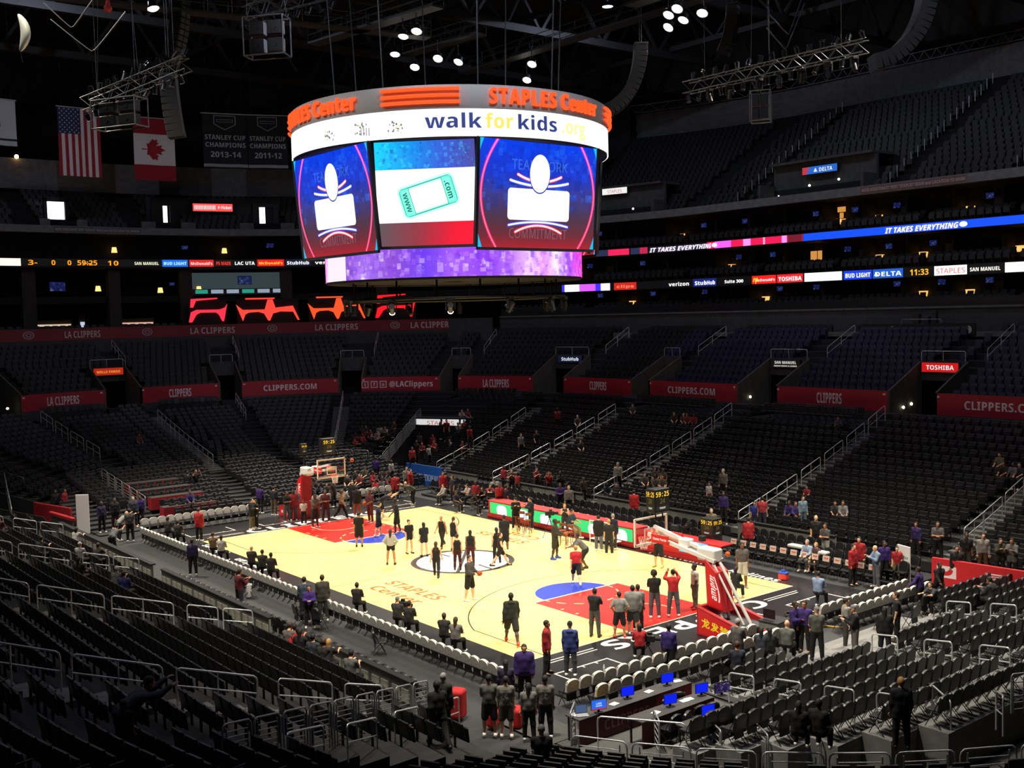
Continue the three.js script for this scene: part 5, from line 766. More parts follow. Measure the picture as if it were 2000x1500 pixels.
// red social banner wall of the near right tunnel and the blue one at the far corner
{
  const tx = canvas(1024, 256, (c, w, h) => { c.fillStyle = '#d8262e'; c.fillRect(0, 0, w, h); c.fillStyle = '#f6e8e6'; c.lineWidth = 14; c.strokeStyle = '#f6e8e6';
    c.fillRect(30, 60, 110, 110); c.fillStyle = '#d8262e'; c.beginPath(); c.moveTo(52, 96); c.quadraticCurveTo(80, 120, 92, 104); c.quadraticCurveTo(98, 80, 122, 92); c.quadraticCurveTo(120, 150, 74, 150); c.lineTo(54, 142); c.fill();
    c.fillStyle = '#f6e8e6'; c.fillRect(300, 64, 104, 104); c.strokeStyle = '#d8262e'; c.lineWidth = 10; c.strokeRect(316, 82, 72, 68); c.beginPath(); c.arc(352, 116, 18, 0, 7); c.stroke(); c.font = 'bold 128px sans-serif'; c.textBaseline = 'middle'; c.fillStyle = '#f6e8e6'; c.fillText('@LAClippers', 440, 124); });
  const g = thing('banner_wall', 'red banner wall with white social icons at the near tunnel', 'banner', [22.4, 0, -12.35], 0.08); part('panel', [rb(8.0, 1.25, 0.14, 0.03, 0, 0.63, 0)], M(0xb81a22, 0.6), g); const pm = new THREE.PlaneGeometry(8.0, 1.2); part('print', [place(pm, 0, 0.64, 0.08)], printMat(tx, 0.6), g);
  const bt = canvas(512, 160, (c, w, h) => { c.fillStyle = '#1552a8'; c.fillRect(0, 0, w, h); c.fillStyle = '#dfe9f6'; c.font = '72px serif'; c.textBaseline = 'middle'; c.fillText('CITY NATIONAL', 40, 96, 430); });
  const k = thing('banner_wall', 'blue bank banner wall below the far corner crowd', 'banner', [-21.6, 0, -12.3], 0.05); part('panel', [rb(4.4, 1.5, 0.14, 0.03, 0, 0.75, 0)], M(0x14417e, 0.6), k); part('print', [place(new THREE.PlaneGeometry(4.2, 1.4), 0, 0.76, 0.08)], printMat(bt, 0.6), k);
  const f = fr(34.4, 9.25), st = canvas(512, 92, (c, w, h) => { c.fillStyle = '#f4f4f2'; c.fillRect(0, 0, w, h); c.fillStyle = '#c23a3a'; c.font = '70px sans-serif'; c.textAlign = 'center'; c.textBaseline = 'middle'; c.fillText('STAPLES', w * 0.45, h / 2 + 4); c.fillStyle = '#8ab8d8'; c.fillRect(w - 50, 0, 50, h); });
  const s = thing('tunnel_sign', 'white lit office-store sign over the far corner tunnel', 'sign', [f.x, 3.38, f.z], f.turn); part('sign_box', [rb(5.2, 0.74, 0.24, 0.03)], STEELD, s); part('sign_face', [place(new THREE.PlaneGeometry(5.0, 0.6), 0, 0, 0.13)], screenMat(st, 0.75), s); part('hanger', [bx(0.05, 0.5, 0.05, -2.3, -0.6, -0.05), bx(0.05, 0.5, 0.05, 2.3, -0.6, -0.05), bx(5.4, 0.08, 0.3, 0, 0.45, 0)], STEEL, s);
  const ws = thing('sponsor_board', 'white upright sponsor board at the end of the bench', 'board', [17.3, 0, -11.6], -0.3); part('panel', [rb(0.8, 1.6, 0.06, 0.02, 0, 0.85, 0)], WHITE, ws); part('foot', [bx(0.7, 0.06, 0.4, 0, 0.03, 0)], STEELD, ws); part('print', [place(new THREE.PlaneGeometry(0.7, 0.6), 0, 1.0, 0.035)], printMat(canvas(128, 110, (c, w, h) => { c.fillStyle = '#efeeea'; c.fillRect(0, 0, w, h); c.fillStyle = '#4a6a60'; c.font = 'bold 40px sans-serif'; c.fillText('center', 4, 44, 118); c.fillText('plus', 30, 92); })), ws);
}
// steps of the lower aisles, paler than the terraces
for (const s of [64.7, 46.6, 25.2, 15.7, 5.4, -6, -17.8, 113.5, 125.2, 137.2, 148.5]) {
  const L = lenAt(s, 6), st = []; for (let d = 0.4; d < 12.6; d += 0.43) { const y = Y(s, d); st.push(slab(d, d + 0.45, y - 0.25, y + 0.05, s - 0.55 / L, s + 0.55 / L, 2)); }
  struct('stair_aisle', st, CONCL);
}
// ---------- roof steel, rigging, flags, lamps ----------
const GIRD = rough(0x2c2d31, 0.7, G1, 0.3, 0.3), TRUSSM = M(0x6d7074, 0.4, 0.7), TRUSSD = M(0x4a4c50, 0.4, 0.7);
function boxTruss(A, B, w, n, r = 0.03) { const a = V(...A), b = V(...B), d = b.clone().sub(a), L = d.length(); d.normalize(); const side = V(0, 1, 0).cross(d).normalize().multiplyScalar(w / 2), up = d.clone().cross(side).normalize().multiplyScalar(w / 2); const C = [[1, 1], [1, -1], [-1, -1], [-1, 1]], pt = (t, c) => a.clone().addScaledVector(d, L * t).addScaledVector(side, c[0]).addScaledVector(up, c[1]).toArray(); const g = []; for (const c of C) g.push(bar(pt(0, c), pt(1, c), r, 5)); for (let i = 0; i < n; i++) for (let k = 0; k < 4; k++) { const c = C[k], e = C[(k + 1) % 4]; g.push(bar(pt(i / n, i % 2 ? c : e), pt((i + 1) / n, i % 2 ? e : c), r * 0.6, 4)); } return g; }
// big roof trusses across the hall
for (const x of [-54, -40, -26, -12, 2, 16]) { const g = []; for (const y of [35.5, 40.5]) g.push(beam([x, y, -70], [x, y, 60], 0.5, 0.6)); for (let z = -70; z < 60; z += 7) g.push(beam([x, 35.5, z], [x, 40.5, z + 3.5], 0.25, 0.25), beam([x, 40.5, z + 3.5], [x, 35.5, z + 7], 0.25, 0.25)); struct('beam_roof', g, GIRD); }
for (const z of [-44, -26, -8, 10, 28]) { const g = [beam([-70, 36.2, z], [40, 36.2, z], 0.35, 0.45), beam([-70, 39.8, z], [40, 39.8, z], 0.35, 0.45)]; for (let x = -70; x < 40; x += 7) g.push(beam([x, 36.2, z], [x + 3.5, 39.8, z], 0.2, 0.2), beam([x + 3.5, 39.8, z], [x + 7, 36.2, z], 0.2, 0.2)); struct('beam_roof', g, GIRD); }
// catwalks that carry the floodlights
function catwalk(A, B, why) { const g = [beam([A[0], A[1], A[2]], [B[0], B[1], B[2]], 1.1, 0.14)]; const n = Math.round(Math.hypot(A[0] - B[0], A[2] - B[2]) / 1.6), d = V(B[0] - A[0], 0, B[2] - A[2]).normalize(), s = V(-d.z, 0, d.x).multiplyScalar(0.52); for (const k of [1, -1]) { for (const h of [0.55, 1.05]) g.push(bar([A[0] + s.x * k, A[1] + h, A[2] + s.z * k], [B[0] + s.x * k, B[1] + h, B[2] + s.z * k], 0.03, 5)); for (let i = 0; i <= n; i++) g.push(bar([lerp(A[0], B[0], i / n) + s.x * k, A[1], lerp(A[2], B[2], i / n) + s.z * k], [lerp(A[0], B[0], i / n) + s.x * k, A[1] + 1.05, lerp(A[2], B[2], i / n) + s.z * k], 0.02, 4)); } struct('beam_catwalk', g, M(0x34363a, 0.6, 0.4)); }
catwalk([-27, 32.3, 14], [-22, 32.3, -14]); catwalk([-28, 32.3, -8], [-15, 32.3, -10]); catwalk([-27, 32.3, -15.5], [-19, 32.3, -16.5]); catwalk([-30, 32.3, -23], [14, 32.3, -23.5]); catwalk([-8, 32.3, -20.5], [14, 32.3, -20]);
catwalk([-26, 32.3, 18], [24, 32.3, 22]); catwalk([24, 32.3, 22], [23, 32.3, -14]);
// floodlights: each a housing, a glowing lens and its light just below the lens
{
  const seenAs = ['alone above the striped flag', 'in the upper pair over the scoreboard', 'paired with another just above the scoreboard', 'at the corner of the far catwalk', 'lowest over the far basket', 'largest glare above the middle of the scoreboard', 'beside the largest glare', 'upper of two over the scoreboard lettering', 'lower of two over the scoreboard lettering', 'top corner of the five-lamp cluster', 'top of the five-lamp cluster', 'middle of the five-lamp cluster', 'bottom of the five-lamp cluster', 'double lamp at the end of the cluster'];
  LAMPS.forEach(([x, y, z, ax, az, ang, k], i) => {
    const g = thing('floodlight', 'round white arena floodlight, ' + (seenAs[i] || ord(i - 14) + ' on the catwalks around the near side'), 'floodlight', [x, y, z], 0, 'arena floodlights'), dir = V(ax - x, -y, az - z).normalize(), q = new THREE.Quaternion().setFromUnitVectors(V(0, -1, 0), dir), inner = new THREE.Group(); inner.name = 'lamp_head'; inner.quaternion.copy(q); g.add(inner);
    part('housing', [new THREE.LatheGeometry([[0.05, 0.55], [0.2, 0.5], [0.24, 0.3], [0.36, 0.02], [0.38, 0], [0.35, 0.02], [0.22, 0.28]].map((p) => new THREE.Vector2(...p)), 16)], M(0x3a3c40, 0.4, 0.5), inner); part('lens', [new THREE.SphereGeometry(0.3, 14, 8, 0, 7, PI / 2, PI / 2).scale(1, 0.5, 1).translate(0, 0.04, 0)], glow(0xfff6ea, 30), inner);
    part('hanger', [bar([0, 0.5, 0], [0, 1.35, 0], 0.03), bx(0.5, 0.05, 0.05, 0, 0.5, 0)], STEELD, g);
    const L = new THREE.SpotLight(0xfff4e0, LAMP_POWER * k, 0, ang, 1, 2); L.name = 'floodlight_beam'; L.position.set(x + dir.x * 0.3, y + dir.y * 0.3, z + dir.z * 0.3); L.target.position.set(ax, 0, az); L.shadow.radius = 12; L.castShadow = true; L.shadow.mapSize.set(1024, 1024); scene.add(L, L.target);
  });
}
// added fill lights: dim wide lamps under the roof that lift the dark stands
[[-34, 8], [-20, -30], [6, -32], [26, -14], [24, 24], [-10, 30]].forEach(([x, z], i) => {
  const g = thing('roof_fill_lamp', 'dim round house lamp under the roof, ' + ord(i) + ' around the hall', 'lamp', [x, 36.5, z]); part('shade', [new THREE.LatheGeometry([[0.1, 0.4], [0.3, 0.35], [0.45, 0], [0.42, 0]].map((p) => new THREE.Vector2(...p)), 16)], STEELD, g); part('bulb', [new THREE.SphereGeometry(0.16, 12, 8).translate(0, 0.05, 0)], glow(0xdfe6ff, 4), g); part('hanger', [bar([0, 0.38, 0], [0, 5.2, 0], 0.03)], STEELD, g);
  const P = new THREE.PointLight(0xe2e8ff, FILL_POWER); P.name = 'roof_fill_glow'; P.position.set(x, 36.5, z); P.shadow.radius = 7; P.castShadow = true; scene.add(P);
});
// two unseen lamps on the roof steel, placed to light the scoreboard crown
[[24, 36, 9], [9, 36, 25]].forEach(([x, y, z], i) => { const g = thing('unseen_crown_lamp', 'small floodlight on the roof steel turned to the scoreboard crown, ' + (i ? 'on the stand side' : 'on the near end'), 'floodlight', [x, y, z]), d = V(-x, 21 - y, -z).normalize(); const h = part('housing', [cy(0.2, 0.26, 0.4, 0, 0.2, 0)], STEELD, g); h.quaternion.setFromUnitVectors(V(0, -1, 0), d); part('lens', [cy(0.22, 0.22, 0.02, 0, 0, 0)], glow(0xf2f4ff, 6), h); part('hanger', [bar([0, 0, 0], [0, 5.8, 0], 0.03)], STEELD, g); const L = new THREE.SpotLight(0xf2f4ff, CROWN_POWER, 0, 0.27, 0.5, 2); L.name = 'crown_wash'; L.position.set(x + d.x * 0.1, y + d.y * 0.1, z + d.z * 0.1); L.target.position.set(0, 21, 0); L.shadow.radius = 10; L.castShadow = true; scene.add(L, L.target); });
// speaker arrays: chains of boxes hung in a curve
function lineArray(name, label, top, turn, n, bend, w = 1.3, start = 0.05) {
  const g = thing(name, label, 'speaker', top, turn, 'hanging speaker arrays'); let y = 0, z = 0, a = start; const H = 0.36;
  part("hanging_frame", [bx(w, 0.12, 0.9, 0, 0.1, 0), bar([-w * 0.4, 0.1, 0], [-w * 0.4, 7.5, 0], 0.02), bar([w * 0.4, 0.1, 0], [w * 0.4, 7.5, 0], 0.02)], TRUSSD, g);
  for (let i = 0; i < n; i++) { const c = part('speaker_box', [outline([[-0.42, 0], [0.4, 0.03], [0.4, H - 0.03], [-0.42, H]], w, 0.01).translate(0, -H, -w / 2).rotateY(-PI / 2)], M(0x121315, 0.55), g); c.position.set(0, y, z); c.rotation.x = a; part('grille', [bx(w * 0.4, H * 0.75, 0.02, -w * 0.24, -H / 2, 0.43), bx(w * 0.4, H * 0.75, 0.02, w * 0.24, -H / 2, 0.43)], M(0x47494d, 0.6, 0.3), c); y -= H * Math.cos(a); z -= H * Math.sin(a); a += bend * (0.4 + i / n); }
}
lineArray('speaker_array', 'long curved speaker array hanging beside the scoreboard', [-8.0, 29.8, -21.4], 2.47, 15, 0.105);
lineArray('speaker_array', 'curved speaker array cut by the top edge above the dark upper deck', [10.45, 30.3, -25.3], 2.47, 17, 0.1);
lineArray('speaker_array', 'slender grey speaker array before the red and white leaf flag', [-13.6, 25.4, 8.7], -0.6, 9, 0.02, 0.7);
lineArray('speaker_array', 'small speaker array with amber edges far behind', [-9.6, 34.6, -32.8], 2.0, 10, 0.06, 0.8);
lineArray('speaker_array', 'speaker array half hidden in the roof dark above the flags', [-25.2, 33.0, 3.1], 2.2, 11, 0.06, 1.1);
// lighting trusses with rows of lamps
function lightTruss(label, A, B, n, lampEvery, why) {
  const c = [(A[0] + B[0]) / 2, (A[1] + B[1]) / 2, (A[2] + B[2]) / 2], g = thing('lighting_truss', label, 'truss', c), L = (p) => [p[0] - c[0], p[1] - c[1], p[2] - c[2]];
  part('truss_frame', boxTruss(L(A), L(B), 0.6, n), TRUSSM, g);
  for (const t of [0.12, 0.5, 0.88]) part('hoist_cable', [bar(L([lerp(A[0], B[0], t), lerp(A[1], B[1], t), lerp(A[2], B[2], t)]), L([lerp(A[0], B[0], t), 41.5, lerp(A[2], B[2], t)]), 0.016, 5)], TRUSSD, g);
  for (let i = 0; i < lampEvery; i++) { const t = (i + 0.5) / lampEvery, P = L([lerp(A[0], B[0], t), lerp(A[1], B[1], t), lerp(A[2], B[2], t)]), cn = part('par_can', [cy(0.13, 0.11, 0.34, 0, 0, 0), bx(0.3, 0.04, 0.06, 0, 0.22, 0), cy(0.05, 0.05, 0.1, 0, 0.2, 0)], M(0x2b2d31, 0.3, 0.7), g); cn.position.set(P[0], P[1] + (i % 2 ? 0.55 : -0.62), P[2]); cn.rotation.set(rr(-0.7, 0.7), rr(0, 6), rr(-0.3, 0.3)); part('rim', [new THREE.TorusGeometry(0.115, 0.018, 5, 14).rotateX(PI / 2).translate(0, -0.17, 0)], TRUSSM, cn); }
  return g;
}
lightTruss('long lighting truss loaded with lamps above the bench-side stand', [2.3, 24.5, -14.4], [13.1, 24.7, -15.2], 18, 30);
lightTruss('lighting truss with lamp rows in front of the striped flag', [-10.1, 22.8, 14.2], [-5.2, 24.2, 11.1], 12, 24);
lightTruss('lighting truss at the top edge beside the black lamp cage', [-3.6, 26.5, 8.8], [-3.7, 28.3, 3.9], 10, 16);
function cage(label, at, turn, w, h, d) { const g = thing('lamp_cage', label, 'lamp cage', at, turn), g0 = []; for (const x of [-w / 2, w / 2]) for (const z of [-d / 2, d / 2]) g0.push(bar([x, 0, z], [x, h, z], 0.03)); for (const y of [0, h]) for (const s of [-1, 1]) g0.push(bar([-w / 2, y, s * d / 2], [w / 2, y, s * d / 2], 0.035), bar([s * w / 2, y, -d / 2], [s * w / 2, y, d / 2], 0.035)); part('frame', g0, TRUSSM, g); for (let i = 0; i < 4; i++) part('stage_lamp', [rb(w * 0.36, h * 0.38, d * 0.5, 0.04, (i % 2 - 0.5) * w * 0.46, h * (i < 2 ? 0.27 : 0.73), 0), cy(0.1, 0.1, 0.04, (i % 2 - 0.5) * w * 0.46, h * (i < 2 ? 0.27 : 0.73), d * 0.26, PI / 2)], M(0x141518, 0.35, 0.3), g); for (const x of [-w / 2, w / 2]) part('cable', [bar([x, h, 0], [x * 0.6, h + 8, 0], 0.012, 5)], TRUSSD, g); }
cage('black lamp cage with a bright frame at the top edge', [-2.0, 24.2, 8.6], 0.7, 1.9, 1.7, 0.9);
cage('black lamp cage slung under the truss before the flags', [-8.1, 21.5, 13.3], 0.5, 2.6, 1.3, 0.9);
cage('hanging black speaker cage under the bench-side truss', [7.5, 21.9, -14.3], 0.6, 1.0, 1.5, 1.0);
[[4.0, 24.1, -14.4], [5.3, 24.1, -14.5], [7.2, 24.1, -14.6], [8.4, 24.15, -14.7], [9.7, 24.15, -14.8], [11.2, 24.2, -14.9], [12.6, 24.2, -15.0]].forEach(([x, y, z], i) => movingHead('moving_light', 'moving light under the bench-side truss, ' + ord(i) + ' from the far end', [x, y, z], rr(-0.5, 0.5), rr(0, 6), false));
// a few looping cables and the small white inflatable crescent
[[[-4.1, 25.67, 17.62], [-3.34, 24.6, 16.75], [-2.5, 25.9, 15.96]], [[-4.0, 25.0, 17.4], [-2.78, 23.6, 16.14], [-1.9, 25.2, 15.0]], [[14.65, 24.5, -5.85], [15.2, 23.6, -6.5], [15.6, 25.2, -6.95]], [[14.6, 23.9, -5.8], [15.14, 23.0, -6.39], [15.7, 24.8, -6.9]]].forEach((p, i) => one('hanging_cable', [tube(p, 0.03, 24, 5)], TRUSSD, ['cable loop at the top edge left of the round lamp', 'long slack cable loop above the flags', 'slack cable loop by the bench-side truss', 'upper cable loop by the bench-side truss'][i], 'cable'));
{ const g = thing('balloon', 'stray silver balloon caught high by the dark roof corner', 'balloon', [0.7, 23.1, 19.9], 0.6); const sh = new THREE.SphereGeometry(0.55, 16, 12).scale(0.34, 1.25, 0.3); const p = sh.attributes.position; for (let i = 0; i < p.count; i++) p.setX(i, p.getX(i) + 0.28 * (1 - (p.getY(i) / 0.69) ** 2)); sh.computeVertexNormals(); part('body', [sh], M(0xd9dccb, 0.35, 0.2), g); part('string', [bar([0, -0.7, 0], [0.08, -1.1, 0], 0.01, 4)], TRUSSD, g); }
one('exit_lamp', [new THREE.SphereGeometry(0.22, 12, 8).translate(-17.8, 29.7, 10.3), cy(0.1, 0.14, 0.3, -17.8, 30.0, 10.3)], M(0xc8362c, 0.5), 'small red warning lamp hanging at the top edge', 'lamp');
// flags and pennants over the far end
function cloth(w, h, seg, amp, seed) { const g = new THREE.PlaneGeometry(w, h, seg, 10), p = g.attributes.position; for (let i = 0; i < p.count; i++) { const t = 0.5 - p.getY(i) / h; p.setZ(i, Math.sin(p.getX(i) * 2.4 + seed) * amp * (0.3 + t) + Math.sin(p.getX(i) * 5 + p.getY(i) + seed) * amp * 0.3); } g.computeVertexNormals(); return g; }
function flag(name, label, s, d, yTop, w, h, tex, lean = 0) { const f = fr(s, d), g = thing(name, label, 'flag', [f.x, yTop, f.z], f.turn); part('cloth', [cloth(w, h, 24, 0.06, s).translate(0, -h / 2 - 0.06, 0)], new THREE.MeshStandardMaterial({ map: tex, roughness: 0.9 }), g); part('top_pole', [cy(0.05, 0.05, w + 0.2, 0, 0, 0, 0, 0, PI / 2)], M(0xb8babd, 0.5, 0.5), g); for (const x of [-w * 0.4, w * 0.4]) part('cord', [bar([x, 0, 0], [x, 41.5 - yTop, 0], 0.02, 4)], TRUSSD, g); return g; }
flag('national_flag', 'striped red and white flag with white stars on blue, hung upright', 66.0, 24, 31.3, 3.6, 5.9, canvas(512, 820, (c, w, h) => { for (let i = 0; i < 13; i++) { c.fillStyle = i % 2 ? '#c9bfc0' : '#8a1a2c'; c.fillRect(i / 13 * w, 0, w / 13 + 1, h); } c.fillStyle = '#22264a'; c.fillRect(0, 0, w * 0.54, h * 0.38); c.fillStyle = '#b9bccb'; for (let r = 0; r < 11; r++) for (let q = 0; q < (r % 2 ? 4 : 5); q++) { const x = (q + (r % 2 ? 1 : 0.5)) / 5 * w * 0.54, y = (r + 0.6) / 11 * h * 0.37; c.beginPath(); for (let k = 0; k < 10; k++) { const a = k * PI / 5 - PI / 2, R = k % 2 ? 5 : 13; c[k ? 'lineTo' : 'moveTo'](x + R * Math.cos(a), y + R * Math.sin(a)); } c.fill(); } }));
const leaf = [[0, -1], [0.2, -0.62], [0.45, -0.74], [0.36, -0.2], [0.62, -0.46], [0.68, -0.3], [0.98, -0.34], [0.88, -0.04], [1, 0.06], [0.5, 0.44], [0.56, 0.6], [0.04, 0.52], [0.06, 1.0], [-0.06, 1.0], [-0.04, 0.52], [-0.56, 0.6], [-0.5, 0.44], [-1, 0.06], [-0.88, -0.04], [-0.98, -0.34], [-0.68, -0.3], [-0.62, -0.46], [-0.36, -0.2], [-0.45, -0.74], [-0.2, -0.62]];
flag('national_flag', 'red and white flag with a red maple leaf, hung upright', 60.1, 24, 31.0, 3.7, 5.6, canvas(512, 780, (c, w, h) => { c.fillStyle = '#8c1626'; c.fillRect(0, 0, w, h); c.fillStyle = '#c6c0c0'; c.fillRect(0, h * 0.25, w, h * 0.5); c.fillStyle = '#951a28'; c.save(); c.translate(w * 0.48, h * 0.5); c.rotate(PI / 2); c.scale(135, 150); c.beginPath(); leaf.forEach((p, i) => c[i ? 'lineTo' : 'moveTo'](...p)); c.fill(); c.restore(); }));
const cup = (year) => canvas(512, 700, (c, w, h) => { c.fillStyle = '#15161a'; c.fillRect(0, 0, w, h); c.strokeStyle = '#8f9196'; c.lineWidth = 9; c.beginPath(); c.moveTo(w * 0.26, 20); c.lineTo(w * 0.74, 20); c.lineTo(w * 0.74, 130); c.lineTo(w * 0.5, 200); c.lineTo(w * 0.26, 130); c.closePath(); c.stroke(); c.lineWidth = 5; c.strokeRect(w * 0.32, 70, w * 0.36, 30); c.fillStyle = '#a4a6aa'; c.textAlign = 'center'; c.font = 'bold 84px sans-serif'; c.fillText('STANLEY CUP', w / 2, 330, w * 0.92); c.fillText('CHAMPIONS', w / 2, 428, w * 0.92); c.font = 'bold 100px sans-serif'; c.fillText(year, w / 2, 560, w * 0.7); c.fillStyle = '#8c8e92'; c.fillRect(0, h - 52, w, 40); });
flag('championship_pennant', 'dark championship pennant with white lettering dated 2013-14', 55.1, 24, 31.8, 4.1, 5.0, cup('2013-14')); flag('championship_pennant', 'dark championship pennant with white lettering dated 2011-12', 52.06, 24, 31.8, 3.7, 5.0, cup('2011-12'));
flag('plain_pennant', 'pale grey pennant cut by the picture edge', 71.9, 24, 31.4, 3.4, 3.8, canvas(128, 128, (c, w, h) => { c.fillStyle = '#a9abb0'; c.fillRect(0, 0, w, h); c.fillStyle = '#3a3c44'; c.fillRect(58, 62, 22, 14); c.fillStyle = '#1c1d20'; c.fillRect(0, 108, w, 6); }));
[[68.3, 25.0], [63.4, 25.0]].forEach(([s, d], i) => { const f = fr(s, 36), g = thing('wall_lamp', 'warm round lamp on the grey band wall ' + (i ? 'right of the striped flag' : 'before the striped flag'), 'lamp', [f.x + 0.3, 28.4, f.z]); part('globe', [new THREE.SphereGeometry(0.2, 12, 8)], glow(0xffc070, 9), g); part('bracket', [cy(0.1, 0.1, 0.2, -0.18, 0, 0, 0, 0, PI / 2)], STEELD, g); });
// ---------- upper deck portals, suites and club ----------
function deckPortal(a, b, sign, label, bright) {
  const d = 30.5, y0 = 21.3, y1 = 24.1;
  struct('portal_wall', slab(d, d + 0.3, y0 - 0.3, y1, a, b, 1.2), rough(0x4a4b4d, 0.85)); struct('portal_roof', slab(d - 0.6, d + 2.5, y1, y1 + 0.2, a, b, 1.2), CONC); for (const s of [a, b]) struct('portal_side_wall', slab(28.5, d, y0 - 0.4, y0 + 1.2, s - 0.12, s + 0.12, 1), CONC);
  if (sign) { const f = fr(sign[0], d - 0.35), g = thing('portal_sign', label, 'sign', [f.x, sign[2], f.z], f.turn); part('sign_box', [rb(sign[1], 0.66, 0.3, 0.03)], BLACK, g); part('sign_face', [place(new THREE.PlaneGeometry(sign[1] - 0.08, 0.58), 0, 0, 0.16)], screenMat(sign[3], 1.0), g); }
}
deckPortal(5.0, 14.8, [9.9, 3.4, 23.35, canvas(512, 88, (c, w, h) => { c.fillStyle = '#2468c8'; c.fillRect(0, 0, w, h); c.fillStyle = '#c23848'; c.beginPath(); c.moveTo(0, 0); c.lineTo(110, 0); c.lineTo(60, h); c.lineTo(0, h); c.fill(); c.fillStyle = '#eef4ff'; c.beginPath(); c.moveTo(168, 66); c.lineTo(196, 16); c.lineTo(224, 66); c.fill(); c.font = 'bold 66px sans-serif'; c.textBaseline = 'middle'; c.fillText('DELTA', 246, 47, 230); })], 'blue lit airline sign over the upper deck portal');
deckPortal(24.8, 31, [28.2, 2.8, 23.8, canvas(512, 110, (c, w, h) => { c.fillStyle = '#f2f2f0'; c.fillRect(0, 0, w, h); c.fillStyle = '#c06a60'; c.font = '80px sans-serif'; c.textBaseline = 'middle'; c.textAlign = 'center'; c.fillText('STAPLES', w / 2, h / 2 + 4); })], 'white lit office-store sign half hidden by the scoreboard');
[[8.3, 22.4], [11.1, 22.2], [27, 22], [14.2, 21.6]].forEach(([s, y], i) => { const f = fr(s, 30.3), g = thing('wall_lamp', 'tiny white wall lamp in the upper portal, ' + ord(i) + ' from the airline sign', 'lamp', [f.x, y, f.z]); part('globe', [new THREE.SphereGeometry(0.09, 10, 8)], glow(0xfff4dc, 7), g); part('backplate', [cy(0.1, 0.1, 0.05, 0, 0, -0.08, PI / 2)], STEELD, g); });
// bright doorways of the far upper deck, daylight white from the concourse behind
[[65.5, 67.1, 'beside the picture-edge seats'], [58.1, 58.95, 'left of the red lit sign'], [51.6, 52.6, 'right of the red lit sign']].forEach(([a, b, why], i) => { const g = thing('lit_doorway', 'brilliant white concourse doorway ' + why, 'doorway'); part('light_panel', [face(31.2, 21.3, 23.8, a, b)], glow(0xf4f6ff, 2.4), g); part('door_frame', [slab(30.9, 31.3, 21.2, 24.1, a - 0.3, a, 1), slab(30.9, 31.3, 21.2, 24.1, b, b + 0.3, 1), slab(30.9, 31.3, 23.8, 24.2, a - 0.3, b + 0.3, 1)], M(0x2c2d30, 0.8), g); for (const s of [a - 1.3, b + 0.4]) { const A = W(s, 28.7, 21.3), B = W(s + 0.9, 28.7, 21.3); part('low_wall', [slab(28.8, 28.95, 21.2, 22.0, s, s + 0.9, 1)], CONCL, g); } });
{ const g = thing('red_sign', 'long red and white lit sign between the two bright doorways', 'sign'); part('sign_face', [face(30.6, 23.3, 24.05, 54.2, 56.7)], screenMat(canvas(256, 64, (c, w, h) => { c.fillStyle = '#e84a4a'; c.fillRect(0, 0, w, h); c.fillStyle = '#ffe8e4'; for (let i = 0; i < 14; i++) c.fillRect(10 + i * 10, 14, 5, 36); c.font = 'bold 34px sans-serif'; c.fillText('F-Ticket', 160, 44, 90); }), 1.3), g); part('sign_box', [slab(30.65, 30.9, 23.2, 24.15, 54.1, 56.8, 1)], BLACK, g); struct('portal_wall', slab(31.2, 31.5, 20.9, 24.6, 51.2, 59.5, 1.2), rough(0x34353a, 0.9)); }
// text on the pale fascia
const FASC = (a, b, col) => one('fascia_print', face(27.67, 20.75, 21.2, a, b), printMat(canvas(1024, 48, (c, w, h) => { c.fillStyle = col; c.fillRect(0, 0, w, h); c.fillStyle = '#a8a2a2'; c.font = 'bold 34px sans-serif'; c.textBaseline = 'middle'; c.fillText('NEED ASSISTANCE? TEXT "STAPLES" ISSUE and LOCATION TO 69050', 14, 25, w - 28); })), 'help line lettering on the ' + (a < 20 ? 'reddish fascia above the suites' : 'grey fascia above the far club'), 'sign');
FASC(-3.9, 4.6, '#6e4a4a'); FASC(60.5, 67.5, '#4a4b4f');
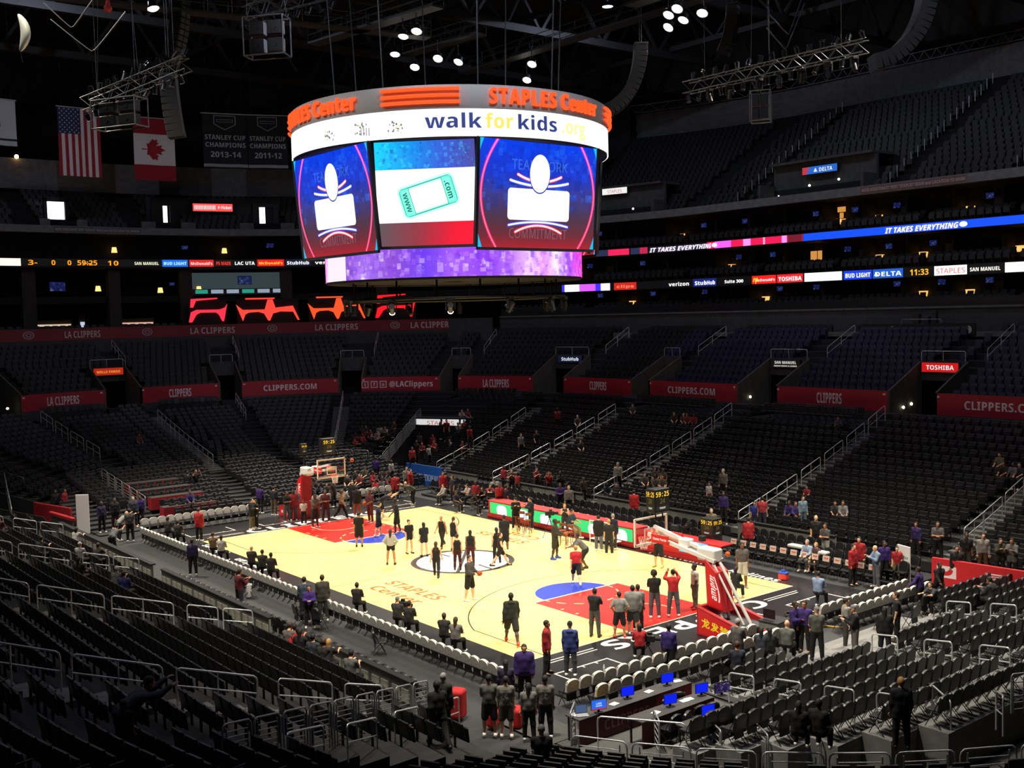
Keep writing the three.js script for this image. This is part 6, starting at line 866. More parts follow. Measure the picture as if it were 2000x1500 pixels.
// suites: partitions, a television and a lamp each, three floors
const TVS = [0, 1, 2].map((k) => screenMat(canvas(64, 40, (c, w, h) => { c.fillStyle = ['#1a2a80', '#2a3a90', '#20388c'][k]; c.fillRect(0, 0, w, h); noiseFill(c, w, h, 40, ['#9ab0ff', '#e8ecff', '#0a1450'], 3, 12, 30 + k); }), 0.28));
{
  const floors = [[12.0, 'lowest'], [14.95, 'middle'], [18.05, 'top']], list = []; let k = 0;
  const parts = []; for (let s = -24; s < 36; s += 3.72) for (const [y] of floors) parts.push(slab(29.8, 31.5, y, y + 2.4, s - 0.08, s + 0.08, 1));
  struct('partition_suites', parts, rough(0x24221f, 0.9));
  for (let i = 0, s = -22.1; s < 34; s += 3.72, i++) floors.forEach(([y, nm], q) => {
    if (!inView(...W(s, 31, y + 1))) return; const f = fr(s + (q % 2 ? 0.5 : -0.2), 31.3), name = nm + ' suite floor, ' + ord(i) + ' suite from the right end';
    if ((i * 5 + q * 2) % 7 > 4) return; const tv = thing('television', 'small bluish television on the ' + name, 'television', [f.x, y + 1.9, f.z], f.turn, 'suite televisions'); part('screen', [place(new THREE.PlaneGeometry(0.6, 0.4), 0, 0, 0.05)], TVS[(i + q) % 3], tv); part('housing', [rb(0.68, 0.48, 0.08, 0.02)], BLACK, tv);
    if ((i * 7 + q * 3) % 5 < 3) { const h = fr(s + 1.25, 31.2), lp = thing('suite_lamp', 'warm shaded lamp on the ' + name, 'lamp', [h.x, y + 0.85, h.z], h.turn, 'suite lamps'); part('shade', [new THREE.LatheGeometry([[0.26, 0], [0.34, 0.42]].map((p) => new THREE.Vector2(...p)), 14)], glow(0xf0b060, 1.5), lp); part('stem', [cy(0.03, 0.05, 0.85, 0, -0.42, 0)], STEELD, lp); }
    if ((i + q) % 2) { const h = fr(s - 0.9, 31.35), pc = thing('wall_picture', 'dim framed picture on the ' + name, 'picture', [h.x, y + 1.5, h.z], h.turn, 'suite pictures'); part('frame', [rb(0.9, 0.62, 0.05, 0.01)], M(0x3a3530, 0.6), pc); part('print', [place(new THREE.PlaneGeometry(0.8, 0.52), 0, 0, 0.03)], M(0x5a5248, 0.8), pc); }
  });
  // glass rails and posts at the balcony fronts
  for (const [y, nm] of floors.slice(0, 1)) struct('trim_balcony', slab(28.1, 28.2, y, y + 0.75, -24, 36, 1.5), M(0x0d0d0f, 0.5));
  [[8.6, 18.9, 'orange lit panels in the dark top suite', 0.35, 1.5], [10.6, 16.0, 'orange lit panels in the middle suite', 0.95, 0.75]].forEach(([s, y, why, w, h]) => { const f = fr(s, 31.1), g = thing('lit_menu', 'stacked ' + why, 'lit panel', [f.x, y + 0.2, f.z], f.turn); for (let i = 0; i < 3; i++) part('panel', [w < 0.5 ? rb(0.5 + (i === 1 ? -0.15 : 0.25), 0.42, 0.05, 0.02, 0, i * 0.48, 0) : rb(0.62, 0.75, 0.05, 0.02, (i - 1) * 0.7, 0.3, 0)], glow(0xe09a4a, 0.9), g); });
  // far club: columns, warm lamps, screens, counter light
  for (const s of [69.3, 62.2, 57.6, 51.0, 44.5]) struct('pillar', slab(28.6, 29.4, 10.95, 17.6, s - 0.4, s + 0.4, 1), rough(0x3a3634, 0.9));
  [[66.2, 34.4, 12.3, 3.4, 0.5, 0xcbb6a0, 1.2, 'left of the middle pillar'], [59.9, 34.4, 12.3, 3.2, 0.5, 0xd8a890, 1.1, 'beside the pink arch'], [70.6, 34.4, 12.1, 1.1, 1.3, 0xdfe6f4, 1.3, 'at the far edge'], [68.2, 34.4, 12.2, 0.5, 1.6, 0xc8d4ec, 1.0, 'narrow, behind the first pillar'], [63.4, 34.4, 12.3, 0.4, 1.5, 0xc8d4ec, 0.9, 'narrow, behind the second pillar']].forEach(([s, d, y, w, h, col, k2, why]) => { const f = fr(s, d), g = thing('club_light', 'glowing bar counter light in the far club, ' + why, 'lit panel', [f.x, y, f.z], f.turn); part('glow_panel', [bx(w, h * 0.35, 0.05, 0, 0, 0.1)], glow(col, k2), g); part('back_panel', [rb(w + 0.2, h, 0.1, 0.02, 0, 0.25, 0)], M(0x6a5646, 0.7), g); });
  [[66.6, 15.9, 1.4], [58.2, 16.1, 0.5], [53.6, 16.4, 1.3], [51.9, 19.9, 0.7], [57.3, 19.7, 0.6], [49.6, 19.8, 0.8]].forEach(([s, y, w], i) => { const f = fr(s, 30.8), g = thing('television', 'lit television above the far club, ' + ord(i) + ' of six', 'television', [f.x, y, f.z], f.turn); part('housing', [rb(w + 0.08, w * 0.6 + 0.08, 0.08, 0.02)], BLACK, g); part('screen', [place(new THREE.PlaneGeometry(w, w * 0.6), 0, 0, 0.05)], TVS[i % 3], g); });
  [[62.8, 15.7], [58.9, 15.5], [56.5, 15.6], [61.6, 19.4], [54.8, 19.4], [57.0, 12.6], [72, 19.4]].forEach(([s, y], i) => { const f = fr(s, 31.0), g = thing('club_lamp', 'warm wall lamp in the far club, ' + ord(i) + ' of seven', 'lamp', [f.x, y, f.z], f.turn); part('shade', [cy(0.2, 0.28, 0.5)], glow(0xf0b468, 2.2), g); part('bracket', [bx(0.06, 0.06, 0.3, 0, 0, -0.2)], STEELD, g); });
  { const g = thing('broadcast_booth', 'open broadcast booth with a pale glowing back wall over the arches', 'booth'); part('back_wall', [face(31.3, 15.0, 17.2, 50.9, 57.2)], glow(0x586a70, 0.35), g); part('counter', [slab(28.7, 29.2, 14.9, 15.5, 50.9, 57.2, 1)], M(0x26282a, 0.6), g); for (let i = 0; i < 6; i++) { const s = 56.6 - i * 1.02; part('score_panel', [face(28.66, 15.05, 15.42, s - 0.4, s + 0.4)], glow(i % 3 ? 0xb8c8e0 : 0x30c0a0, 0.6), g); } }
}
// hung trim along the wall band above the upper deck
{ const g = []; for (let s = -40; s < 31; s += 1.2) { const a = W(s, 45.3, 33.9), b = W(s + 1.2, 45.3, 33.9), c = W(s + 0.6, 45.3, 34.7), d = W(s + 1.8, 45.3, 34.7); g.push(bar(a, b, 0.05, 4), bar(c, d, 0.05, 4), bar(a, c, 0.03, 4), bar(c, b, 0.03, 4)); } struct('trim_1', g, M(0x8a8c92, 0.5, 0.5)); }
for (let i = 0; i < 3; i++) { const s = [16.8, 2.2, -7.5][i], st = []; for (let d = 29; d < 45; d += 0.95) st.push(bar(W(s + 0.7, d, UP(d) - 0.3), W(s + 0.7, d, UP(d) + 0.6), 0.025, 4)); struct('trim_deck_rail', st, RAILM); }
for (const [a, b] of [[0, 0]]) { const st = canvas(256, 48, (c, w, h) => { c.fillStyle = '#0c0c0e'; c.fillRect(0, 0, w, h); c.fillStyle = '#b8b6b2'; c.font = 'bold 34px sans-serif'; c.textBaseline = 'middle'; c.fillText('DJ DENSE', 12, 26, 170); c.beginPath(); c.arc(220, 24, 17, 0, 7); c.fill(); });
  [[-2.2, 1.3], [5.5, 2]].forEach(([s], i) => { const g = thing('booth_banner', 'black banner with a performer name ' + (i ? 'left of the desk equipment' : 'past the desk equipment'), 'banner'); const c = i ? 1.4 : -4.4; part('cloth', [face(25.12, 10.1, 10.85, c - 1.5, c + 1.5)], printMat(st), g); part('frame', [slab(25.14, 25.2, 10.05, 10.9, c - 1.55, c + 1.55, 1)], BLACK, g); });
  const f = fr(-1.6, 26.0), g = thing('music_desk', 'black music desk with stacked equipment on the ledge', 'desk', [f.x, 10, f.z], f.turn); part('desk', [rb(3.0, 0.9, 0.7, 0.03, 0, 0.45, 0)], M(0x111113, 0.6), g); part('equipment', [rb(0.5, 0.7, 0.4, 0.03, -0.5, 1.25, 0), rb(0.4, 0.5, 0.4, 0.03, 0.3, 1.15, 0), rb(0.3, 0.9, 0.3, 0.03, 0.9, 1.35, 0)], M(0x26272b, 0.4), g); part('rail', [tube([[-1.5, 0.9, 0.3], [-1.5, 1.2, 0.3], [1.5, 1.2, 0.3], [1.5, 0.9, 0.3]], 0.025, 20, 5)], STEEL, g);
}
// ---------- people: one continuous body each, clothes and hair as parts ----------
function surfaceNet(f, lo, hi, h) {
  const n = [0, 1, 2].map((i) => Math.ceil((hi[i] - lo[i]) / h) + 1), [nx, ny, nz] = n, F = new Float32Array(nx * ny * nz), id = new Int32Array(nx * ny * nz).fill(-1), pos = [], idx = [];
  for (let k = 0, o = 0; k < nz; k++) for (let j = 0; j < ny; j++) for (let i = 0; i < nx; i++, o++) F[o] = f(lo[0] + i * h, lo[1] + j * h, lo[2] + k * h);
  const E = [[0, 1], [0, 2], [0, 4], [1, 3], [1, 5], [2, 3], [2, 6], [3, 7], [4, 5], [4, 6], [5, 7], [6, 7]];
  for (let k = 0; k < nz - 1; k++) for (let j = 0; j < ny - 1; j++) for (let i = 0; i < nx - 1; i++) {
    const o = i + nx * (j + ny * k), c = []; let m = 0;
    for (let q = 0; q < 8; q++) { c[q] = F[o + (q & 1) + nx * ((q >> 1) & 1) + nx * ny * (q >> 2)]; if (c[q] < 0) m |= 1 << q; }
    if (m === 0 || m === 255) continue;
    let x = 0, y = 0, z = 0, w = 0; for (const [a, b] of E) { if ((c[a] < 0) === (c[b] < 0)) continue; const t = c[a] / (c[a] - c[b]); x += lerp(a & 1, b & 1, t); y += lerp((a >> 1) & 1, (b >> 1) & 1, t); z += lerp(a >> 2, b >> 2, t); w++; }
    id[o] = pos.length / 3; pos.push(lo[0] + (i + x / w) * h, lo[1] + (j + y / w) * h, lo[2] + (k + z / w) * h);
  }
  const st = [1, nx, nx * ny];
  for (let k = 1; k < nz - 1; k++) for (let j = 1; j < ny - 1; j++) for (let i = 1; i < nx - 1; i++) {
    const o = i + nx * (j + ny * k), s = F[o] < 0;
    for (let a = 0; a < 3; a++) { if (s === (F[o + st[a]] < 0)) continue; const u = st[(a + 1) % 3], v = st[(a + 2) % 3], A = id[o], B = id[o - u], C = id[o - u - v], D = id[o - v]; if (A < 0 || B < 0 || C < 0 || D < 0) continue; if (s) idx.push(A, B, C, A, C, D); else idx.push(A, C, B, A, D, C); }
  }
  const g = new THREE.BufferGeometry(), N = [], e = h * 0.4;
  for (let i = 0; i < pos.length; i += 3) { const [x, y, z] = [pos[i], pos[i + 1], pos[i + 2]]; let a = f(x + e, y, z) - f(x - e, y, z), b = f(x, y + e, z) - f(x, y - e, z), c = f(x, y, z + e) - f(x, y, z - e); const l = Math.hypot(a, b, c) || 1; N.push(a / l, b / l, c / l); }
  g.setAttribute('position', new THREE.Float32BufferAttribute(pos, 3)); g.setAttribute('normal', new THREE.Float32BufferAttribute(N, 3)); g.setAttribute('uv', new THREE.Float32BufferAttribute(new Float32Array(pos.length / 3 * 2), 2)); g.setIndex(idx); return g;
}
const cap = (x, y, z, B) => { const [ax, ay, az, bx_, by, bz, ra, rb_] = B, dx = bx_ - ax, dy = by - ay, dz = bz - az, px = x - ax, py = y - ay, pz = z - az; let t = (px * dx + py * dy + pz * dz) / (dx * dx + dy * dy + dz * dz + 1e-9); t = t < 0 ? 0 : t > 1 ? 1 : t; const ex = px - dx * t, ey = py - dy * t, ez = pz - dz * t; return Math.sqrt(ex * ex + ey * ey + ez * ez) - ra - (rb_ - ra) * t; };
function blobs(list, k) { return (x, y, z) => { let s = 0, m = 1e9; for (const B of list) { const d = cap(x, y, z, B); if (d < m) { const p = m; m = d; } } for (const B of list) { const d = cap(x, y, z, B); if (d < m + k * 6) s += Math.exp(-(d - m) / k); } return m - k * Math.log(s); }; }
function bounds(list, pad) { const lo = [1e9, 1e9, 1e9], hi = [-1e9, -1e9, -1e9]; for (const B of list) for (let i = 0; i < 3; i++) { const r = Math.max(B[6], B[7]) + pad; lo[i] = Math.min(lo[i], B[i] - r, B[i + 3] - r); hi[i] = Math.max(hi[i], B[i] + r, B[i + 3] + r); } return [lo, hi]; }
const cat = (a, b, ra, rb_) => [...a, ...b, ra, rb_], mix3 = (a, b, t) => a.map((v, i) => lerp(v, b[i], t));
// poses: angles in radians. leg [forward, side, knee], arm [forward, side, elbow, inward]; both sides given as [left, right]
const POSES = {
  stand: { leg: [[0.04, 0.07, 0.05], [-0.03, 0.07, 0.05]], arm: [[0.05, 0.14, 0.2, 0.05], [0.02, 0.14, 0.22, 0.05]] },
  relaxed: { leg: [[0.18, 0.12, 0.22], [-0.04, 0.08, 0.02]], arm: [[0.1, 0.16, 0.35, 0.1], [-0.06, 0.15, 0.3, 0.05]], lean: -0.03 },
  crossed: { leg: [[0.02, 0.1, 0.03], [-0.02, 0.1, 0.03]], arm: [[0.3, 0.16, 1.45, 1.15], [0.35, 0.16, 1.4, 1.15]] },
  hips: { leg: [[0.05, 0.16, 0.05], [0, 0.14, 0.05]], arm: [[-0.25, 0.75, 0.9, 1.1], [-0.25, 0.75, 0.9, 1.1]] },
  phone: { leg: [[0.02, 0.08, 0.03], [0, 0.1, 0.03]], arm: [[0.55, 0.12, 1.6, 0.5], [0.7, 0.15, 1.5, 0.5]], head: 0.25 },
  armsUp: { leg: [[0.02, 0.14, 0.03], [0, 0.14, 0.03]], arm: [[1.5, 0.35, 1.3, 0.7], [1.5, 0.35, 1.3, 0.7]], head: 0.05 },
  walk: { leg: [[0.45, 0.05, 0.12], [-0.4, 0.05, 0.35]], arm: [[-0.35, 0.13, 0.25, 0], [0.4, 0.13, 0.4, 0.1]], lean: 0.05 },
  stride: { leg: [[0.52, 0.09, 0.1], [-0.48, 0.09, 0.2]], arm: [[-0.2, 0.2, 0.2, 0], [0.25, 0.2, 0.35, 0.1]], lean: 0.03, head: -0.15 },
  holdBall: { leg: [[0.12, 0.12, 0.15], [-0.08, 0.1, 0.12]], arm: [[0.35, 0.12, 0.95, 0.35], [0.35, 0.12, 0.95, 0.35]], ball: true },
  crouch: { leg: [[0.75, 0.2, 1.0], [0.35, 0.2, 0.9]], arm: [[0.5, 0.2, 0.6, 0.2], [0.3, 0.2, 0.5, 0]], lean: 0.75, head: -0.5 },
  bend: { leg: [[0.25, 0.12, 0.3], [0.1, 0.12, 0.3]], arm: [[1.1, 0.1, 0.4, 0.1], [1.0, 0.1, 0.5, 0.1]], lean: 1.15, head: -0.2 },
  reach: { leg: [[0.2, 0.14, 0.2], [-0.15, 0.12, 0.1]], arm: [[0.3, 0.6, 0.5, 0], [0.7, 0.95, 0.2, -0.1]], lean: 0.1 },
  sit: { leg: [[1.5, 0.12, 1.5], [1.45, 0.14, 1.42]], arm: [[0.5, 0.12, 0.75, 0.4], [0.45, 0.12, 0.8, 0.4]], lean: 0.06, sit: true },
  sitLean: { leg: [[1.5, 0.18, 1.55], [1.45, 0.2, 1.5]], arm: [[0.75, 0.15, 0.7, 0.35], [0.75, 0.15, 0.75, 0.35]], lean: 0.5, head: -0.3, sit: true },
  sitPhone: { leg: [[1.5, 0.12, 1.5], [1.4, 0.14, 1.2]], arm: [[0.6, 0.12, 1.5, 0.4], [0.55, 0.12, 1.4, 0.5]], lean: 0.1, head: 0.3, sit: true },
  floorSit: { leg: [[1.15, 0.14, 1.5], [1.3, 0.16, 1.1]], arm: [[0.5, 0.14, 0.8, 0.4], [0.45, 0.14, 0.8, 0.4]], lean: 0.05, sit: true, floor: true },
  stool: { leg: [[1.15, 0.12, 1.0], [1.05, 0.14, 1.15]], arm: [[0.5, 0.12, 0.75, 0.4], [0.45, 0.12, 0.8, 0.4]], lean: 0.1, sit: true },
};
function skeleton(P) {
  const J = { pel: [0, 0, 0] }, ln = P.lean || 0, sp = (t) => [0, t * Math.cos(ln * 0.8), t * Math.sin(ln)], nrm = (v) => { const l = Math.hypot(...v); return v.map((q) => q / l); }, add = (a, b, k = 1) => a.map((v, i) => v + b[i] * k);
  J.waist = sp(0.16); J.chest = sp(0.34); J.neck = sp(0.5); const hp = (P.head || 0) + ln * 0.6; J.head = add(J.neck, [0, 0.17 * Math.cos(hp), 0.03 + 0.17 * Math.sin(hp * 0.8)]); J.hp = hp;
  [1, -1].forEach((s, i) => {
    const [f, sd, k] = P.leg[i], [af, as, eb, inn] = P.arm[i], n = i ? 'R' : 'L';
    J['hip' + n] = [0.095 * s, -0.04, 0]; J['knee' + n] = add(J['hip' + n], nrm([Math.sin(sd) * s, -Math.cos(f), Math.sin(f)]), 0.43); J['ank' + n] = add(J['knee' + n], nrm([Math.sin(sd) * s * (P.sit ? 0 : 0.5), -Math.cos(f - k), Math.sin(f - k)]), 0.42);
    J['sh' + n] = add(sp(0.44), [0.172 * s, 0, 0]); const ud = nrm([Math.sin(as) * s, -Math.cos(af + ln * 0.5), Math.sin(af + ln * 0.5)]); J['el' + n] = add(J['sh' + n], ud, 0.28);
    const fa = af + ln * 0.5 + eb; const fd = nrm([(Math.sin(as) * 0.6 - Math.sin(inn)) * s, -Math.cos(fa), Math.sin(fa)]); J['wr' + n] = add(J['el' + n], fd, 0.25); J['fd' + n] = fd;
  });
  const low = Math.min(J.ankL[1] - 0.085, J.ankR[1] - 0.085, P.floor ? -0.12 : 9); for (const k of Object.keys(J)) if (Array.isArray(J[k]) && !k.startsWith('fd')) J[k] = [J[k][0], J[k][1] - low, J[k][2]];
  return J;
}
function handGeo(w, d, s) {   // palm, four fingers of different lengths and a thumb, low in triangles, slightly curled
  const D = V(...d), up = Math.abs(D.y) > 0.85 ? V(0, 0, 1) : V(0, 1, 0), X = D.clone().cross(up).normalize(), Nn = X.clone().cross(D).normalize(), out = [], pt = (a, b, c) => V(...w).addScaledVector(D, a).addScaledVector(X, b).addScaledVector(Nn, c).toArray(), seg = (a, b, r0, r1) => { const A = V(...a), B = V(...b), g = new THREE.CylinderGeometry(r1, r0, A.distanceTo(B), 5, 1); g.applyQuaternion(new THREE.Quaternion().setFromUnitVectors(V(0, 1, 0), B.clone().sub(A).normalize())); const m = A.add(B).multiplyScalar(0.5); return g.translate(m.x, m.y, m.z); };
  const palm = new THREE.SphereGeometry(1, 8, 6).scale(0.042, 0.055, 0.02), M4 = new THREE.Matrix4().makeBasis(X, D, Nn).setPosition(...pt(0.05, 0, 0)); out.push(palm.applyMatrix4(M4));
  [[-0.03, 0.07], [-0.01, 0.08], [0.011, 0.074], [0.03, 0.058]].forEach(([x, L]) => { const a = pt(0.085, x, 0), b = pt(0.085 + L * 0.5, x * 1.1, -0.012), c = pt(0.085 + L * 0.85, x * 1.1, -0.035); out.push(seg(a, b, 0.0095, 0.009), seg(b, c, 0.009, 0.007)); });
  const t0 = pt(0.03, -0.038 * s, 0), t1 = pt(0.065, -0.065 * s, -0.01), t2 = pt(0.095, -0.06 * s, -0.022); out.push(seg(t0, t1, 0.012, 0.01), seg(t1, t2, 0.01, 0.008)); return out;
}
const geoCache = {}, keep = (k, f) => geoCache[k] ||= f();
const H_BODY = 0.03, H_CLOTH = 0.032;
function headField(J) { const [x0, y0, z0] = J.head, hp = J.hp * 0.7, c = Math.cos(hp), s = Math.sin(hp); return (x, y, z) => { const X = x - x0, Y0 = y - y0, Z0 = z - z0, Yy = Y0 * c + Z0 * s, Z = -Y0 * s + Z0 * c; return [X, Yy, Z]; }; }
const ell = (X, Yy, Z, cx, cy_, cz, a, b, c) => (Math.hypot((X - cx) / a, (Yy - cy_) / b, (Z - cz) / c) - 1) * Math.min(a, b, c);
const smin = (a, b, k) => { const h = Math.max(k - Math.abs(a - b), 0) / k; return Math.min(a, b) - h * h * k * 0.25; };
function bodyGeo(pose) {
  return keep('body' + pose, () => {
    const J = skeleton(POSES[pose]), L = [];
    L.push(cat(mix3(J.pel, [0.07, J.pel[1], J.pel[2]], 1), mix3(J.waist, [0.05, J.waist[1], J.waist[2]], 1), 0.105, 0.1), cat([-0.07, J.pel[1], J.pel[2]], [-0.05, J.waist[1], J.waist[2]], 0.105, 0.1), cat([0.05, J.waist[1], J.waist[2]], [0.085, J.chest[1], J.chest[2]], 0.1, 0.11), cat([-0.05, J.waist[1], J.waist[2]], [-0.085, J.chest[1], J.chest[2]], 0.1, 0.11), cat(J.shL, J.shR, 0.065, 0.065), cat(mix3(J.chest, J.neck, 0.6), J.neck, 0.09, 0.062), cat(J.neck, mix3(J.neck, J.head, 0.75), 0.056, 0.055));
    for (const n of ['L', 'R']) { L.push(cat(J['hip' + n], J['knee' + n], 0.088, 0.058), cat(J['knee' + n], mix3(J['knee' + n], J['ank' + n], 0.35), 0.056, 0.058), cat(mix3(J['knee' + n], J['ank' + n], 0.35), J['ank' + n], 0.058, 0.038), cat(J['ank' + n], [J['ank' + n][0] * 1.08, J['ank' + n][1] - 0.05, J['ank' + n][2] + 0.15], 0.04, 0.03), cat(J['sh' + n], J['el' + n], 0.054, 0.04), cat(J['el' + n], J['wr' + n], 0.042, 0.03)); }
    const [lo, hi] = bounds(L, 0.07), body = surfaceNet(blobs(L, 0.018), lo, hi, H_BODY), T = headField(J), hh = J.head;
    const face = (x, y, z) => { const [X, Yy, Z] = T(x, y, z), ax = Math.abs(X); let d = ell(X, Yy, Z, 0, 0.025, -0.012, 0.078, 0.105, 0.098); d = smin(d, ell(X, Yy, Z, 0, -0.05, 0.03, 0.056, 0.068, 0.06), 0.03); d = smin(d, ell(X, Yy, Z, 0, -0.012, 0.092, 0.014, 0.024, 0.02), 0.016); d = smin(d, ell(X, Yy, Z, 0, 0.028, 0.08, 0.05, 0.012, 0.012), 0.02); d = Math.max(d, -ell(ax, Yy, Z, 0.031, 0.01, 0.094, 0.018, 0.012, 0.014)); d = smin(d, ell(X, Yy, Z, 0, -0.058, 0.082, 0.026, 0.011, 0.012), 0.012); d = smin(d, ell(ax, Yy, Z, 0.08, 0.0, -0.01, 0.012, 0.032, 0.022), 0.01); d = smin(d, cap(X, Yy, Z, [0, -0.16, -0.035, 0, -0.05, -0.02, 0.056, 0.054]), 0.02); return d; };
    const head = surfaceNet(face, [hh[0] - 0.12, hh[1] - 0.17, hh[2] - 0.15], [hh[0] + 0.12, hh[1] + 0.16, hh[2] + 0.16], 0.0135);
    return merge([body, head, ...handGeo(J.wrL, J.fdL, 1), ...handGeo(J.wrR, J.fdR, -1)]);
  });
}
function eyeGeo(pose) { return keep('eye' + pose, () => { const J = skeleton(POSES[pose]), hp = J.hp * 0.7, c = Math.cos(hp), s = Math.sin(hp); return [1, -1].map((e) => { const X = 0.031 * e, Yy = 0.011, Z = 0.078; return new THREE.SphereGeometry(0.011, 8, 6).translate(J.head[0] + X, J.head[1] + Yy * c - Z * s, J.head[2] + Yy * s + Z * c); }); }); }
function torsoBones(J, r) { return [cat([0.07, J.pel[1] + 0.02, J.pel[2]], [0.05, J.waist[1], J.waist[2]], 0.112 + r, 0.105 + r), cat([-0.07, J.pel[1] + 0.02, J.pel[2]], [-0.05, J.waist[1], J.waist[2]], 0.112 + r, 0.105 + r), cat([0.05, J.waist[1], J.waist[2]], [0.085, J.chest[1], J.chest[2]], 0.105 + r, 0.114 + r), cat([-0.05, J.waist[1], J.waist[2]], [-0.085, J.chest[1], J.chest[2]], 0.105 + r, 0.114 + r), cat(J.shL, J.shR, 0.06 + r, 0.06 + r), cat(mix3(J.chest, J.neck, 0.5), mix3(J.chest, J.neck, 0.9), 0.09 + r, 0.065 + r)]; }
function topGeo(pose, kind) {
  return keep(pose + 'top' + kind, () => {
    const J = skeleton(POSES[pose]), r = kind === 'jacket' ? 0.024 : kind === 'big' ? 0.06 : kind === 'tank' ? 0.008 : 0.016, L = torsoBones(J, r); if (kind === 'tank') L[4] = cat(mix3(J.shL, J.shR, 0.14), mix3(J.shL, J.shR, 0.86), 0.07, 0.07);
    if (kind === 'jacket' || kind === 'hoodie' || kind === 'dress') for (const n of ['L', 'R']) L.push(cat(J['hip' + n], mix3(J['hip' + n], J['knee' + n], kind === 'dress' ? 0.6 : 0.28), 0.1 + r, (kind === 'dress' ? 0.09 : 0.1) + r));
    if (kind !== 'tank' && kind !== 'dress') for (const n of ['L', 'R']) { const t = kind === 'tee' || kind === 'jersey' ? 0.72 : 1; L.push(cat(J['sh' + n], mix3(J['sh' + n], J['el' + n], t), 0.06 + r, (t < 1 ? 0.056 : 0.048) + r)); if (t === 1) L.push(cat(J['el' + n], mix3(J['el' + n], J['wr' + n], 0.92), 0.048 + r, 0.036 + r)); }
    if (kind === 'hoodie') L.push(cat([-0.06, J.neck[1] - 0.01, J.neck[2] - 0.085], [0.06, J.neck[1] - 0.01, J.neck[2] - 0.085], 0.05, 0.05));
    const F = blobs(L, 0.02), [lo, hi] = bounds(L, 0.05); return surfaceNet(F, lo, hi, H_CLOTH);
  });
}
function bottomGeo(pose, kind) {
  return keep(pose + 'bot' + kind, () => {
    const J = skeleton(POSES[pose]), r = kind === 'leggings' ? 0.013 : kind === 'shorts' ? 0.03 : 0.02, L = [cat([-0.06, J.pel[1] + 0.03, J.pel[2]], [0.06, J.pel[1] + 0.03, J.pel[2]], 0.112 + r * 0.6, 0.112 + r * 0.6)];
    for (const n of ['L', 'R']) { const k = 'knee' + n, h = 'hip' + n, a = 'ank' + n; if (kind === 'skirt') { L.push(cat(J[h], mix3(J[h], J[k], 0.45), 0.11, 0.12)); continue; } const t = kind === 'shorts' ? 0.88 : kind === 'mini' ? 0.35 : 1; L.push(cat(J[h], mix3(J[h], J[k], t), 0.092 + r, (t < 1 ? 0.078 : 0.062) + r)); if (t === 1) L.push(cat(J[k], mix3(J[k], J[a], 0.9), 0.062 + r, 0.05 + r)); }
    const F = blobs(L, 0.018), [lo, hi] = bounds(L, 0.05); return surfaceNet(F, lo, hi, H_CLOTH);
  });
}
function shoeGeo(pose, n) { return keep(pose + 'shoe' + n, () => { const J = skeleton(POSES[pose]), a = J['ank' + n], L = [cat([a[0], a[1] - 0.02, a[2] - 0.03], [a[0], a[1] + 0.01, a[2]], 0.05, 0.048), cat([a[0], a[1] - 0.045, a[2] - 0.04], [a[0] * 1.1, a[1] - 0.052, a[2] + 0.16], 0.045, 0.04)], F = blobs(L, 0.012), G = (x, y, z) => Math.max(F(x, y, z), a[1] - 0.085 - y), [lo, hi] = bounds(L, 0.03); return surfaceNet(G, lo, hi, 0.022); }); }
function hairGeo(pose, kind) {
  return keep(pose + 'hair' + kind, () => {
    const J = skeleton(POSES[pose]), T = headField(J), h = J.head, k = kind === 'afro' ? 0.035 : 0;
    const F = (x, y, z) => { const [X, Yy, Z] = T(x, y, z); let d = ell(X, Yy, Z, 0, 0.032, -0.02, 0.088 + k, 0.11 + k, 0.105 + k);
      if (kind === 'cap') { d = Math.max(d, 0.03 - Yy); d = Math.min(d, Math.max(ell(X, Yy, Z, 0, 0.04, 0.09, 0.075, 0.012, 0.09), -Z + 0.03)); return d; }
      const cut = Math.min(Z - 0.045 + Math.max(0, 0.07 - Yy) * 0.15, 1) ; d = Math.max(d, Math.min(0.075 - Yy, Z - 0.03) > 0 ? Math.min(0.075 - Yy, Z - 0.03) : -1); d = Math.max(d, -Yy - 0.06);
      if (kind === 'long') d = smin(d, cap(X, Yy, Z, [0, 0.0, -0.07, 0, -0.28, -0.1, 0.075, 0.06]), 0.03); if (kind === 'tail') d = smin(d, cap(X, Yy, Z, [0, 0.04, -0.13, 0, -0.22, -0.14, 0.035, 0.02]), 0.02); if (kind === 'bun') d = smin(d, ell(X, Yy, Z, 0, 0.1, -0.1, 0.045, 0.045, 0.045), 0.02); if (kind === 'bob') d = smin(d, cap(X, Yy, Z, [0, 0.02, -0.05, 0, -0.1, -0.05, 0.085, 0.08]), 0.02); return d; };
    return surfaceNet(F, [h[0] - 0.17, h[1] - 0.4, h[2] - 0.26], [h[0] + 0.17, h[1] + 0.22, h[2] + 0.24], 0.017);
  });
}
const SKIN = ['#d9a883', '#b57c56', '#6b4430', '#432a1f', '#e6bd9b'].map((c) => M(c, 0.6)), fab = (c) => rough(c, 0.85, G2, 3);
const HAIRC = { k: '#14100e', b: '#3a2416', y: '#a8814a', g: '#8d8a86', w: '#c9c6c0' };
const TOPNAME = { tee: 'shirt', jersey: 'jersey', long: 'shirt', tank: 'tank_top', jacket: 'jacket', hoodie: 'hoodie', big: 'shirt', dress: 'dress' }, BOTNAME = { pants: 'trousers', shorts: 'shorts', leggings: 'leggings', skirt: 'skirt', mini: 'shorts' };
